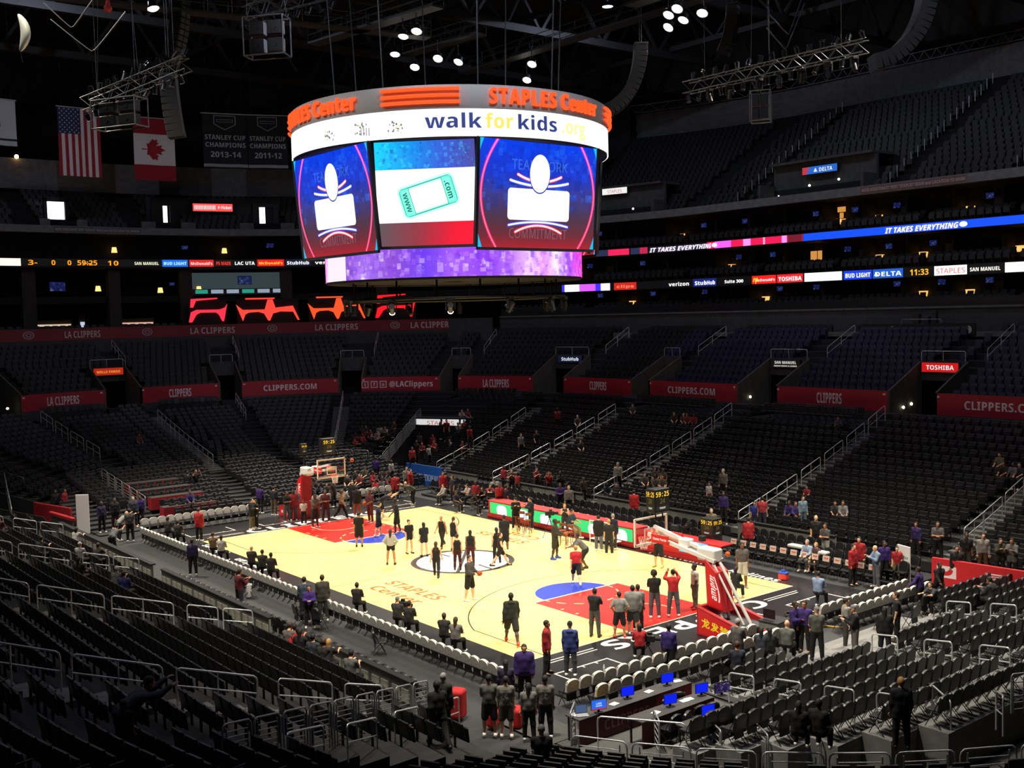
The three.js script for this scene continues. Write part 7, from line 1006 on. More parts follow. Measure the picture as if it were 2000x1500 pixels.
const numberM = {}; const numberMat = (t) => numberM[t] ||= new THREE.MeshStandardMaterial({ transparent: true, roughness: 0.8, map: canvas(128, 160, (c) => { c.clearRect(0, 0, 128, 160); c.fillStyle = '#1c1a1c'; c.textAlign = 'center'; c.font = 'bold 24px sans-serif'; c.fillText(t === '24' ? 'BRYANT' : 'SMITH', 64, 30); c.font = 'bold 92px sans-serif'; c.fillText(t, 64, 122); }) });
function basketball(at, label) { const g = thing('basketball', label, 'ball', at, rr(0, 6)); part('ball', [new THREE.SphereGeometry(0.12, 18, 14)], rough(0xc8581c, 0.75, G2, 6), g); part('seam', [new THREE.TorusGeometry(0.1195, 0.0025, 4, 28), new THREE.TorusGeometry(0.1195, 0.0025, 4, 28).rotateY(PI / 2), new THREE.TorusGeometry(0.1195, 0.0025, 4, 28).rotateX(PI / 2)], M(0x1c120c, 0.8), g); }
// [x, y, z, turn, height, pose, skin, hair, top, top colour, bottom, bottom colour, shoe colour, label, group]
function person([x, y, z, turn, ht, pose, skin, hair, top, topC, bot, botC, shoeC, label, group, extra]) {
  const g = thing('person', label, 'person', [x, y, z], turn, group || undefined); g.scale.setScalar(ht / 1.74);
  const body = part('body', bodyGeo(pose), SKIN[skin], g), near = V(x, y, z).distanceTo(eye) < 46;
  if (near) for (const e of eyeGeo(pose)) part('eye', e, M(0x1a1210, 0.3), g);
  if (hair[0] !== '-') { const K = { s: 'short', l: 'long', t: 'tail', u: 'bun', o: 'bob', a: 'afro', c: 'cap' }[hair[0]]; part(K === 'cap' ? 'cap' : 'hair', hairGeo(pose, K), K === 'cap' ? fab({ k: '#161618', w: '#e4e2de', g: '#8a8c8e', b: '#202848' }[hair[1]]) : M(HAIRC[hair[1]], 0.7), g); }
  part(TOPNAME[top] || 'shirt', topGeo(pose, top), fab(topC), g);
  if (bot) part(BOTNAME[bot], bottomGeo(pose, bot), fab(botC), g);
  part('shoe', shoeGeo(pose, 'L'), M(shoeC, 0.5), g); part('shoe', shoeGeo(pose, 'R'), M(shoeC, 0.5), g);
  if (extra === 'ball') { const J = skeleton(POSES[pose]), m = mix3(J.wrL, J.wrR, 0.5), k = ht / 1.74, lx = m[0] * k, ly = (m[1] + 0.02) * k, lz = (m[2] + 0.13) * k; basketball([x + lx * Math.cos(turn) + lz * Math.sin(turn), y + ly, z - lx * Math.sin(turn) + lz * Math.cos(turn)], 'orange basketball held by the ' + label.split(' ').slice(0, 6).join(' ')); }
  if (extra === '24' || extra === '32') { const J = skeleton(POSES[pose]); part('print', gridGeo(4, 4, (v, u) => { const X = (0.5 - u) * 0.3, r = 0.14; return [X, J.waist[1] - 0.02 + v * 0.34, J.chest[2] - r - 0.012 + X * X * 0.9]; }), numberMat(extra), g); }
  return g;
}
const PEOPLE = [
[-14.69,0.003,1.11,1.09,1.45,"stand",2,"sk","tee","#dedcd6","pants","#151416","#e8e6e0","child in a white shirt and dark trousers beside the far red pad","",""],
[-16.58,0.003,0.22,1.09,1.85,"stand",1,"sk","tee","#6a6a70","pants","#3a3a38","#e8e6e0","man in a slate grey shirt standing behind the child at the far pad","",""],
[-13.19,0.003,1.16,1.78,1.98,"phone",3,"sk","tee","#6a5a52","shorts","#151416","#e8e6e0","player in a brownish shirt and black shorts on the edge of the far lane","",""],
[-14.29,0.003,-0.16,1.07,1.95,"crossed",2,"sk","tee","#5a1420","pants","#4a2228","#e8e6e0","player in a dark red shirt and maroon trousers by the far baseline","",""],
[-14.47,0.003,-1.35,2.11,1.8,"walk",1,"ab","long","#a8906a","pants","#151416","#e8e6e0","person in a tan top with an orange ball at the shoulder near the far baseline","",""],
[-14.67,0.003,-2.56,-2.1,1.85,"stand",2,"sk","jacket","#0f0f11","pants","#b0481c","#e8e6e0","person in a black jacket and bright orange trousers under the far rim","",""],
[-17.07,0.003,-3.66,1.05,1.8,"stand",0,"sk","jacket","#151416","pants","#151416","#e8e6e0","man in a black jacket standing behind the orange trousers","",""],
[-12.17,0.003,-2.0,0.34,1.98,"holdBall",2,"sk","jersey","#5a1a1e","leggings","#6a2420","#e8e6e0","player in maroon with a ball at the chest inside the far lane","","ball"],
[-8.4,0.003,-0.26,2.6,1.92,"reach",0,"sk","tee","#1d2440","shorts","#14182c","#e8e6e0","man in a navy shirt and shorts at the far free throw line","",""],
[-13.0,0.003,-3.23,2.42,1.9,"bend",0,"sk","tee","#1d2440","shorts","#14182c","#e8e6e0","man in navy bending over behind the far lane","",""],
[-8.26,0.003,-1.4,-0.56,2.0,"reach",3,"sk","tee","#1e1e24","shorts","#151416","#e8e6e0","player in a dark shirt with both arms out at the blue half circle","",""],
[-6.7,0.003,2.0,-2.1,1.85,"stand",1,"sk","tee","#151416","shorts","#151416","#141414","man in black seen from behind by the far lane corner","",""],
[-15.45,0.003,-7.25,-0.05,1.8,"bend",0,"-","long","#5c5c50","pants","#151416","#e8e6e0","man in olive grey bent over at the far corner of the court","",""],
[-17.5,0.003,-7.17,-2.13,1.83,"stand",0,"sk","jacket","#b81c24","pants","#151416","#e8e6e0","usher in a red blazer before the white chairs at the far corner","",""],
[-15.51,0.003,4.06,2.19,1.83,"crossed",0,"sk","jacket","#0f0f11","pants","#8a7a52","#e8e6e0","man in a black blazer and khaki trousers at the far apron","",""],
[-15.62,0.003,3.75,0.09,1.7,"stand",0,"lk","jacket","#0f0f11","pants","#0f0f11","#e8e6e0","woman in a black suit facing the khaki trousered man","",""],
[-20.02,0.003,1.39,-2.53,1.8,"stand",2,"sk","long","#3d1c78","pants","#0f0f11","#e8e6e0","guard in a purple shirt behind the far apron pair","",""],
[-18.69,0.003,1.08,-2.55,1.83,"stand",0,"sk","long","#1a2030","pants","#7a6a4a","#e8e6e0","man in a dark navy shirt and tan trousers near the far white chairs","",""],
[-16.2,0.003,1.46,1.81,1.85,"crossed",2,"sk","tee","#151416","pants","#5a5a5c","#e8e6e0","man in a black shirt and grey trousers left of the far red pad","",""],
[-16.35,0.003,0.93,1.1,1.86,"stand",3,"sk","jacket","#a01820","pants","#55555a","#e8e6e0","man in a red jacket and grey trousers left of the far red pad","",""],
[-14.51,0.003,7.72,-2.48,1.85,"stand",0,"sb","jacket","#d0242a","pants","#0f0f11","#e8e6e0","usher in a bright red jacket alone on the far apron corner","",""],
[-1.87,0.003,3.03,-2.3,1.76,"hips",1,"lb","long","#dedcd6","mini","#151416","#0f0f11","dancer in a white top and black shorts with knee pads","",""],
[-3.38,0.003,0.96,1.52,1.74,"stand",0,"uk","tee","#151416","mini","#151416","#0f0f11","dancer in a black shirt and shorts, hair tied up","",""],
[-2.22,0.003,0.81,-1.81,1.74,"stand",0,"ok","tee","#151416","mini","#151416","#0f0f11","dancer in a black shirt with short dark hair","",""],
[-3.28,0.003,-1.05,0.44,1.76,"walk",1,"-","tank","#151416","leggings","#241c18","#0f0f11","dancer in a black tank top and patterned leggings mid step","",""],
[-2.32,0.003,-1.13,-2.71,1.74,"stand",0,"tb","tank","#151416","mini","#151416","#0f0f11","dancer in a black tank top with a thin ponytail above the white ball mark","",""],
[1.83,0.003,2.84,-2.34,1.76,"stride",0,"lb","tank","#151416","leggings","#151416","#0f0f11","dancer in a black top and dark trousers in front of the ball mark","",""],
[1.36,0.003,1.28,-2.19,1.72,"stand",0,"ub","tank","#151416","leggings","#4a1014","#0f0f11","dancer in black with dark red leggings standing on the white ball mark","",""],
[1.12,0.003,0.31,-2.2,1.74,"stand",2,"lk","tank","#151416","leggings","#5a1216","#0f0f11","dancer with long black hair and red legs on the ball mark","",""],
[1.51,0.003,-1.02,-2.05,1.74,"stand",0,"lk","tank","#151416","leggings","#151416","#0f0f11","dancer all in black with long dark hair at the edge of the ball mark","",""],
[2.24,0.003,-0.67,2.49,1.74,"stride",0,"tb","dress","#241410","","","#0f0f11","dancer in a short dark dress striding across the ball mark","",""],
[-0.14,0.003,-2.8,-2.06,1.9,"stand",2,"sk","tee","#151416","shorts","#151416","#e8e6e0","player in black shirt and shorts behind the dancers","",""],
[6.34,0.003,4.21,1.99,1.96,"holdBall",0,"sb","long","#4f4a48","shorts","#151416","#e8e6e0","player in a grey top and black shorts holding an orange ball","","ball"],
[12.37,0.003,6.69,-2.15,2.0,"stride",3,"sk","hoodie","#33352c","shorts","#2a2b24","#d83020","player in a dark olive hoodie and long shorts walking off the three point line","",""],
[7.5,0.003,-0.92,-2.21,1.83,"walk",0,"sy","tee","#d8202a","shorts","#151416","#e8e6e0","man in a red shirt with a running blade on the blue half circle","",""],
[5.7,0.003,-3.14,-0.56,1.98,"crouch",2,"sk","tee","#7d7d7c","shorts","#151416","#303030","player in grey crouching with the dribble beyond the arc","",""],
[2.96,0.003,-3.59,2.26,2.0,"holdBall",3,"sk","long","#3c3428","shorts","#3a3226","#2048c0","player in brownish grey holding a ball beyond the three point arc","","ball"],
[3.13,0.003,-6.41,-2.49,1.83,"stand",0,"sk","jacket","#151416","pants","#6f7680","#e8e6e0","man in a black jacket and washed jeans by the glowing table","",""],
[4.19,0.003,-6.13,-2.33,1.8,"stand",0,"sy","tee","#22231f","pants","#2c2a28","#e8e6e0","blond man in a black polo shirt and dark jeans by the glowing table","",""],
[3.39,0.003,-7.18,-2.86,1.83,"stand",0,"sg","jacket","#1b2238","pants","#4a4438","#e8e6e0","man in a navy jacket half hidden behind the blond man","",""],
[0.62,0.22,-6.74,1.89,1.8,"stool",1,"sk","tee","#2a4a58","pants","#b09a6a","#e8e6e0","man in a teal shirt sitting on a high stool before the glowing table","",""],
[-1.33,0.003,-8.02,0.85,1.68,"phone",0,"ly","tank","#3a3034","pants","#44424a","#e8e6e0","blond woman in a dark top standing at the glowing table","",""],
[-3.68,0.003,-7.52,-0.34,1.83,"phone",0,"sk","jacket","#1e2430","pants","#2a2c34","#e8e6e0","man in a dark blue blazer with a phone at the glowing table","",""],
[-4.31,0.003,-6.9,1.07,1.83,"phone",0,"ck","hoodie","#151416","pants","#151416","#e8e6e0","man in a black hoodie and cap leaning at the wooden stools","",""],
[-8.19,0.003,-9.25,3.0,1.83,"stand",1,"sk","tee","#1b2238","pants","#1b2238","#e8e6e0","man in navy standing before the end of the glowing table","",""],
[7.77,0.003,-5.99,0.24,1.9,"armsUp",0,"sk","tee","#151416","shorts","#151416","#a89a40","player in black shooting beside the insurance banner","",""],
[13.88,0.003,3.87,-2.66,1.83,"phone",2,"sk","tee","#19171a","pants","#5e5e5c","#241f1a","man in a black shirt and grey sweatpants at the near lane edge","",""],
[14.57,0.003,3.23,-2.25,1.73,"hips",1,"sk","tee","#a8a8a2","shorts","#151416","#d83a30","boy in a pale grey shirt with hands on hips near the baseline letters","",""],
[14.68,0.003,2.63,-2.35,1.88,"stand",1,"sk","big","#9a9a94","shorts","#3c3c3a","#e8e6e0","tall boy in a loose grey shirt in the near lane","",""],
[14.44,0.003,2.11,-2.35,1.78,"stand",2,"sk","tee","#8a8a84","leggings","#151416","#e8e6e0","boy in grey with black leggings standing behind the tall boy","",""],
[13.65,0.003,0.39,-2.2,1.88,"phone",2,"ak","tee","#15130f","pants","#63656c","#e8e6e0","man in a black shirt and grey striped trousers in the near lane","",""],
[14.02,0.003,-0.31,-2.21,1.88,"armsUp",0,"sk","long","#d8202a","pants","#63656c","#d0b8a8","man in a red top raising a phone in the near lane","",""],
[13.85,0.003,-1.78,-0.49,1.85,"stand",3,"sk","tee","#d8d4c8","pants","#6a665e","#b01818","man in a white shirt side on next to the near red pad","",""],
[16.56,0.003,7.48,-2.38,1.85,"stand",0,"ck","hoodie","#3d4f9c","pants","#4c4f55","#e8e6e0","man in a blue hoodie and cap with a water bottle on the corner apron","",""],
[15.9,0.003,7.97,2.27,1.84,"stand",1,"sk","jacket","#b81a22","pants","#18181b","#0f0f11","older man in a red blazer and dark trousers on the corner apron","",""],
[17.47,0.003,10.22,0.89,1.85,"stand",1,"sk","big","#3d1c78","pants","#0f0f11","#0f0f11","broad guard in a purple shirt facing up at the corner","",""],
[17.97,0.003,11.36,-2.23,1.72,"stand",2,"lk","long","#2e2048","pants","#0f0f11","#0f0f11","woman guard in dark purple seen from behind by the broad guard","",""],
[18.91,0.003,12.73,-2.3,1.8,"crossed",1,"sk","tee","#6e6c68","shorts","#0f0f11","#e8e6e0","young man in a grey shirt watching from the corner stair","",""],
[19.3,0.003,12.41,-2.23,1.78,"stand",0,"sk","jersey","#8b877f","shorts","#5a544c","#e8e6e0","fan in a pale jersey numbered twenty-four seen from behind","","24"],
[19.92,0.003,12.07,-2.25,1.66,"stand",0,"lk","tee","#8e8a84","pants","#0f0f11","#e8e6e0","woman with long dark hair and a pale shirt between two jersey fans","",""],
[20.07,0.003,11.56,-2.3,1.8,"stand",2,"sk","jersey","#8b877f","pants","#0f0f11","#e8e6e0","fan in a pale jersey numbered thirty-two seen from behind","","32"],
[19.98,0.694,15.26,-1.82,1.84,"walk",2,"sk","jacket","#0e0d0d","pants","#0f0f11","#0f0f11","man all in black going down the stair inside the slatted fence","",""],
[19.01,0.461,14.4,-2.69,1.8,"stand",0,"sg","jacket","#2a2826","pants","#0f0f11","#0f0f11","grey haired man in dark clothes on the stair inside the fence","",""],
[22.88,3.787,24.61,3.01,1.84,"bend",1,"sk","long","#45465a","pants","#0f0f11","#0f0f11","man in a dim grey-blue shirt leaning in the dark rows of seats","",""],
[23.04,3.787,24.59,-2.23,1.3,"stand",1,"sk","tee","#141518","pants","#0f0f11","#0f0f11","child in dark clothes standing by the leaning man","",""],
[13.0,0.003,-5.8,1.04,2.0,"stand",2,"sk","tee","#6a625c","shorts","#e8e6e0","#9a9088","player in a grey shirt and long white shorts at the near corner","",""],
[14.12,0.003,-4.01,-2.79,1.66,"floorSit",0,"lk","long","#222226","pants","#30343c","#e8e6e0","woman with long black hair sitting on the floor behind the near red pad","",""],
[9.34,0.12,-10.72,-2.46,1.83,"stand",0,"sk","jacket","#c01c26","pants","#0f0f11","#e8e6e0","usher in a red jacket in the row behind the bench chairs","",""],
[11.96,0.24,-12.6,0.63,1.9,"stand",0,"-","tee","#0f0f11","pants","#0f0f11","#e8e6e0","bald man in a black polo shirt behind the bench","",""],
[12.81,0.12,-12.18,-0.08,1.8,"crossed",1,"sk","tee","#5c5a56","pants","#c8c4b8","#e8e6e0","man in a grey shirt and pale trousers behind the bench","",""],
[12.98,0.003,-10.55,0.11,1.8,"sit",0,"sg","long","#a8bcd8","pants","#6a6a66","#e8e6e0","man in a pale blue shirt sitting on a bench chair","",""],
[13.38,0.003,-10.67,0.1,1.68,"sit",0,"ly","dress","#5a3a4a","","","#e8e6e0","woman in a plum dress sitting on a bench chair","",""],
[16.1,0.003,-9.52,1.64,1.83,"stand",0,"sk","jacket","#c81c26","pants","#0f0f11","#0f0f11","usher in a red blazer at the near end of the bench","",""],
[15.46,0.003,-10.98,0.24,1.83,"stand",0,"sk","jacket","#b81a22","pants","#0f0f11","#0f0f11","second usher in red behind the first at the bench end","",""],
[17.0,0.003,-9.94,-0.47,1.84,"phone",0,"-","long","#8fa8c8","pants","#70727a","#e8e6e0","man in a light blue shirt with folded chairs by the bench end","",""],
[16.68,0.003,-11.03,0.92,1.83,"stand",2,"sk","long","#3d1c78","pants","#0f0f11","#0f0f11","guard in purple behind the light blue shirt","",""],
[17.12,0.003,-11.34,0.56,1.6,"stand",0,"sk","jersey","#c01c22","pants","#9a8258","#e8e6e0","girl in a red jersey beside the white sponsor board","",""],
[20.19,0.003,-8.08,-1.38,1.74,"reach",2,"sk","long","#3d1c78","pants","#0f0f11","#0f0f11","woman guard in purple reaching to the white chairs at the row end","",""],
[20.05,0.003,-9.72,1.22,1.7,"walk",2,"sk","jacket","#0f0f11","pants","#0f0f11","#0f0f11","woman in a black suit walking past the red banner wall","",""],
[19.45,0.003,-12.21,0.51,1.85,"stand",1,"sk","jacket","#0f0f11","pants","#0f0f11","#0f0f11","security man in black standing before the red banner wall","",""],
[19.56,0.55,-12.77,0.68,1.83,"stand",2,"sk","tee","#0f0f11","pants","#5a5248","#e8e6e0","man in a black printed shirt behind the red banner wall","",""],
[20.14,0.55,-13.1,0.66,1.83,"stand",0,"sk","long","#a8a49c","pants","#6e4a2a","#e8e6e0","man in a pale jacket with a red scarf behind the red banner wall","",""],
[20.8,0.55,-13.27,0.82,1.68,"phone",0,"sb","jacket","#3a3c26","pants","#0f0f11","#e8e6e0","woman in an olive jacket and red cap behind the red banner wall","",""],
[21.33,0.55,-13.29,0.12,1.75,"phone",1,"sk","hoodie","#7a7874","pants","#0f0f11","#e8e6e0","person in a grey hoodie leaning on the red banner wall","",""],
[17.29,0.461,-14.4,0.52,1.85,"crossed",1,"sk","tee","#6a6866","pants","#0f0f11","#e8e6e0","man in a grey shirt with folded arms at the end of the seats","",""],
[16.22,0.461,-14.4,0.02,1.68,"stand",1,"lk","long","#3a2368","pants","#0f0f11","#e8e6e0","woman guard in dull purple beside the lower seats","",""],
[20.18,0.06,0.05,1.69,1.8,"crossed",2,"sk","long","#3d2378","pants","#0f0f11","#0f0f11","guard in purple with folded arms by the press chairs, darker haired of the pair","",""],
[20.49,0.06,-0.12,0.29,1.86,"stand",1,"sk","long","#46287e","pants","#0f0f11","#0f0f11","taller guard in purple behind the near basket","",""],
[21.51,0.18,0.58,-2.34,1.85,"crossed",0,"cg","tee","#66695f","pants","#0f0f11","#0f0f11","man in a grey shirt and light cap with folded arms","",""],
[21.11,0.003,-1.66,2.35,1.83,"stand",0,"sk","tee","#b0aca4","pants","#4a4844","#e8e6e0","man in a white shirt talking to the man in a cap","",""],
[22.46,0.3,-0.23,-0.8,1.82,"phone",0,"cg","long","#15161f","pants","#76706a","#e8e6e0","man in a navy sweater and light cap reading a phone","",""],
[23.34,0.42,-0.63,-2.57,1.74,"stand",0,"lk","jacket","#141416","pants","#1b2026","#e8e6e0","woman in a black track top with long hair seen from behind","",""],
[22.54,0.3,-2.65,-1.01,1.85,"stand",0,"sb","tee","#1a1f2c","pants","#0f0f11","#e8e6e0","man in a navy shirt next to the long haired woman","",""],
[20.93,0.06,-7.9,-0.17,1.68,"sitLean",0,"lb","tee","#3e4248","pants","#0f0f11","#e8e6e0","pair-haired woman leaning on a riser chair by the white rail","",""],
[17.23,0.003,-5.43,-2.87,1.78,"floorSit",1,"sk","long","#9db6dc","pants","#44484f","#e8e6e0","photographer in a pale blue shirt crouched at the apron line","",""],
[28.82,1.14,7.23,-2.33,1.8,"stand",0,"sy","jacket","#121422","pants","#0f0f11","#0f0f11","guard in dark blue with light hair at the stair foot","",""],
[20.1,0.003,3.04,-2.97,1.8,"crossed",0,"sg","tee","#6e6a66","pants","#3c3c3c","#e8e6e0","man in a grey shirt with folded arms beside the white chairs","",""],
[21.27,0.18,4.47,-2.27,1.78,"sit",1,"sb","tee","#222a40","pants","#0f0f11","#e8e6e0","man in a navy shirt sitting in front of the riser chairs","",""],
[20.34,0.06,2.1,-2.47,1.66,"sit",0,"lk","tee","#3a4250","pants","#0f0f11","#e8e6e0","woman with dark hair and a grey-blue shirt sitting by the fire extinguisher","",""],
[20.54,0.06,1.89,-2.3,1.66,"sit",0,"lk","long","#18181a","pants","#0f0f11","#e8e6e0","woman with long dark hair sitting next to the grey-blue shirt","",""],
[20.66,0.06,1.12,-2.66,1.8,"sit",0,"-","tee","#6f7570","pants","#0f0f11","#e8e6e0","bald man in a grey shirt sitting by the riser edge","",""],
[17.08,0.003,4.69,-2.27,1.68,"sit",1,"ok","long","#d0202a","pants","#0f0f11","#e8e6e0","woman in red sitting on the front row of white chairs","",""],
[18.88,0.003,5.12,-2.56,1.78,"stand",2,"sk","long","#36207c","pants","#0f0f11","#0f0f11","guard in purple standing between the baseline chair rows","",""],
[27.06,1.0,9.05,-2.67,1.66,"sit",2,"lk","jacket","#08080a","pants","#0f0f11","#e8e6e0","dark silhouette of a seated woman at the corner stand rail","",""],
[27.43,1.0,8.74,-2.86,1.75,"sit",2,"sk","jacket","#0a0a0c","pants","#0f0f11","#e8e6e0","dark silhouette of a seated man at the corner stand rail","",""],
[24.45,1.2,15.36,-2.26,1.75,"sit",0,"cg","tee","#141416","pants","#0f0f11","#e8e6e0","person in a grey cap cut off at the bottom edge","",""],
[23.14,0.42,-8.16,-1.61,1.78,"sitPhone",1,"sk","jacket","#3a3c3e","pants","#0f0f11","#e8e6e0","man in a grey jacket sitting near the red banner wall end","",""],
[4.62,0.461,-14.4,0.71,1.8,"stand",2,"sk","long","#35206c","pants","#0f0f11","#e8e6e0","guard in purple at the foot of the bench-side seats","",""],
[-5.42,0.934,-16.12,0.63,1.83,"stand",0,"sg","long","#d8d4cc","pants","#0f0f11","#e8e6e0","man in a white shirt standing on the bench-side aisle","",""],
[2.07,0.934,-16.12,1.24,1.35,"stand",1,"sk","tee","#c4c0b8","pants","#66625c","#e8e6e0","child in a white shirt among the bench-side seats","",""],
[2.43,1.183,-16.98,0.18,1.83,"stand",0,"sg","long","#7a746a","pants","#0f0f11","#e8e6e0","man in a patterned grey shirt among the bench-side seats","",""],
[7.46,1.44,-18.04,0.28,1.3,"sit",1,"sk","tee","#a02028","pants","#0f0f11","#e8e6e0","child in red sitting beside the aisle stairs","",""],
[6.75,0.461,-14.4,0.68,1.5,"stand",1,"sk","jersey","#2438a0","pants","#3a3c50","#e8e6e0","boy in a blue and red shirt at the first rows","",""],
[7.28,0.461,-14.4,-2.64,1.83,"stand",0,"sk","tee","#c43a40","pants","#2c3044","#e8e6e0","man in a coral red shirt at the first rows","",""],
[8.24,0.694,-15.46,0.3,1.75,"sit",2,"sk","long","#36206a","pants","#0f0f11","#e8e6e0","guard in purple sitting in the low rows, first of two","",""],
[8.59,0.694,-15.46,0.99,1.75,"sit",1,"sk","long","#3a2470","pants","#0f0f11","#e8e6e0","guard in purple sitting in the low rows, second of two","",""],
[9.22,0.694,-15.26,1.16,1.75,"stand",0,"sk","long","#8aa4b4","pants","#6a8090","#e8e6e0","person in a pale teal shirt bending in the second row","",""],
[10.45,0.934,-16.32,0.61,1.6,"sit",1,"sk","tee","#2a2a2c","pants","#0f0f11","#e8e6e0","dark haired boy sitting next to a grey hoodie","",""],
[10.91,0.934,-16.32,0.78,1.7,"sit",1,"sk","hoodie","#8c8a88","pants","#0f0f11","#e8e6e0","person in a grey hoodie sitting alone in the low rows","",""],
[4.11,4.117,-25.78,0.61,1.75,"sitPhone",1,"sk","tee","#4c5458","pants","#0f0f11","#e8e6e0","lone man in a grey shirt sitting high in the bench-side seats","",""],
[-7.87,3.787,-24.92,0.74,1.7,"sit",0,"sk","tee","#6a4040","pants","#0f0f11","#e8e6e0","fan in a dull red shirt in the small group high under the banner","",""],
[-7.57,3.787,-24.92,0.74,1.7,"sit",1,"sk","tee","#8a3a3c","pants","#0f0f11","#e8e6e0","fan in a brick red shirt in the small group high under the banner","",""],
[-6.92,3.787,-24.92,0.73,1.7,"sit",2,"sk","tee","#b02a30","pants","#0f0f11","#e8e6e0","fan in a bright red shirt in the small group high under the banner","",""],
[-8.77,3.787,-24.92,0.75,1.7,"sit",0,"sk","tee","#3c3436","pants","#0f0f11","#e8e6e0","fan in a dark shirt in the small group high under the banner","",""],
[15.68,3.151,-23.2,-0.05,1.7,"sit",0,"sk","tee","#8a8260","pants","#0f0f11","#e8e6e0","spectator in a tan top in the seated group at the right edge","",""],
[16.33,2.846,-22.34,-0.05,1.7,"sit",1,"sk","tee","#201c1e","pants","#0f0f11","#e8e6e0","spectator in a black top in the seated group at the right edge","",""],
[16.83,2.846,-22.34,-0.06,1.7,"sit",2,"sk","tee","#7a7a80","pants","#0f0f11","#e8e6e0","spectator in a grey top in the seated group at the right edge","",""],
[17.16,2.846,-22.34,-0.06,1.7,"sit",0,"sk","tee","#2a2a30","pants","#0f0f11","#e8e6e0","spectator in a striped dark top in the seated group at the right edge","",""],
[-3.29,0.934,-16.32,0.95,1.75,"sit",0,"sk","tee","#5a5448","pants","#0f0f11","#e8e6e0","soldier-like spectator in a olive shirt in the tight seated group behind the table clock","",""],
[-3.25,1.183,-17.18,0.94,1.75,"sit",1,"sk","tee","#4a4a40","pants","#0f0f11","#e8e6e0","soldier-like spectator in a dark green shirt in the tight seated group behind the table clock","",""],
[-2.56,1.183,-17.18,0.94,1.75,"sit",2,"sk","tee","#5e4e3c","pants","#0f0f11","#e8e6e0","soldier-like spectator in a brown shirt in the tight seated group behind the table clock","",""],
[-2.42,0.934,-16.32,0.94,1.75,"sit",3,"sk","tee","#6a6458","pants","#0f0f11","#e8e6e0","soldier-like spectator in a tan shirt in the tight seated group behind the table clock","",""],
[-1.89,0.934,-16.32,0.94,1.75,"sit",0,"sk","tee","#454038","pants","#0f0f11","#e8e6e0","soldier-like spectator in a charcoal shirt in the tight seated group behind the table clock","",""],
[-1.79,0.934,-16.32,0.94,1.75,"sit",1,"sk","tee","#58503e","pants","#0f0f11","#e8e6e0","soldier-like spectator in a khaki shirt in the tight seated group behind the table clock","",""],
[-19.11,3.151,-23.0,-2.46,1.83,"stand",2,"sk","jersey","#a83038","pants","#0f0f11","#e8e6e0","man in a red jersey standing halfway up the bench-side aisle","",""],
[-17.03,3.151,-23.2,0.84,1.78,"sit",0,"sg","tee","#58585a","pants","#0f0f11","#e8e6e0","grey haired man sitting halfway up the bench-side seats","",""],
[-18.33,1.705,-18.7,1.42,1.75,"stand",0,"sk","tee","#9a9aa0","pants","#0f0f11","#e8e6e0","person in a white and black shirt on the aisle stairs","",""],
[-17.59,1.978,-19.56,1.23,1.75,"walk",1,"sk","tee","#1a1a1e","pants","#0f0f11","#e8e6e0","person in black walking up the aisle stairs","",""],
[-29.27,3.164,-21.29,0.95,1.75,"sitLean",0,"sk","tee","#b8b4b0","pants","#0f0f11","#e8e6e0","spectator in white in the pair under the far corner platform","",""],
[-28.79,3.162,-21.51,1.29,1.75,"sit",1,"sk","tee","#7a2a2c","pants","#0f0f11","#e8e6e0","spectator in red in the pair under the far corner platform","",""],
[-13.74,4.117,-25.78,0.79,1.6,"sit",0,"sk","tee","#5c5a5c","pants","#0f0f11","#e8e6e0","small spectator below the narrow banner near the casino portal","",""],
[-6.8,0.003,11.23,-1.95,1.76,"stand",2,"sk","long","#33265c","pants","#0f0f11","#d8d4cc","guard in purple on the grey walkway, seen from behind","",""],
[1.22,0.003,12.46,-3.04,1.85,"phone",1,"sk","long","#6a141c","pants","#2c2c34","#e8e6e0","man in a dark red shirt with a phone at the hockey boards","",""],
[4.41,0.003,11.08,-2.22,1.85,"stand",0,"sk","long","#44566a","pants","#23252c","#e8e6e0","man in a slate blue shirt behind the white chairs","",""],
[4.73,0.003,10.43,-1.97,1.88,"stand",0,"sb","jacket","#4c463c","pants","#3c3e3c","#e8e6e0","man in a brown suit behind the white chairs","",""],
[5.2,0.003,11.29,1.09,1.7,"crossed",1,"lk","long","#46288a","pants","#0f0f11","#e8e6e0","woman guard in purple between two men at the white chairs","",""],
[-17.26,0.003,10.64,-1.9,1.85,"stand",0,"sk","tee","#55585a","pants","#0f0f11","#e8e6e0","man in a grey shirt by the far end of the white chairs","",""],
[-21.42,0.003,8.98,1.59,1.85,"stand",0,"sg","jacket","#3c4450","pants","#303238","#e8e6e0","man in a grey blazer by the far press stand","",""],
[-21.77,0.003,8.45,1.41,1.83,"stand",2,"sk","long","#3d1c78","pants","#0f0f11","#e8e6e0","guard in purple beside the red press stand","",""],
[-21.22,0.003,10.93,1.79,1.83,"stand",3,"-","long","#2c1e50","pants","#0f0f11","#e8e6e0","guard in dim purple at the far tunnel mouth","",""],
[-14.18,0.003,12.67,-2.41,1.8,"bend",1,"sk","tee","#606264","pants","#0f0f11","#e8e6e0","man in grey leaning on the boards","",""],
[-18.05,0.003,11.04,-2.93,1.8,"bend",0,"-","tee","#a8a49c","pants","#0f0f11","#e8e6e0","bald man in a pale shirt leaning over chairs","",""],
[-28.23,0.003,11.0,2.34,1.8,"stand",1,"sk","jacket","#b01c24","pants","#a02028","#e8e6e0","person in red at the far tunnel barrier","",""],
[-28.3,0.003,11.54,1.65,1.8,"stand",2,"sk","jacket","#0f0f11","pants","#0f0f11","#e8e6e0","person in black at the far tunnel barrier","",""],
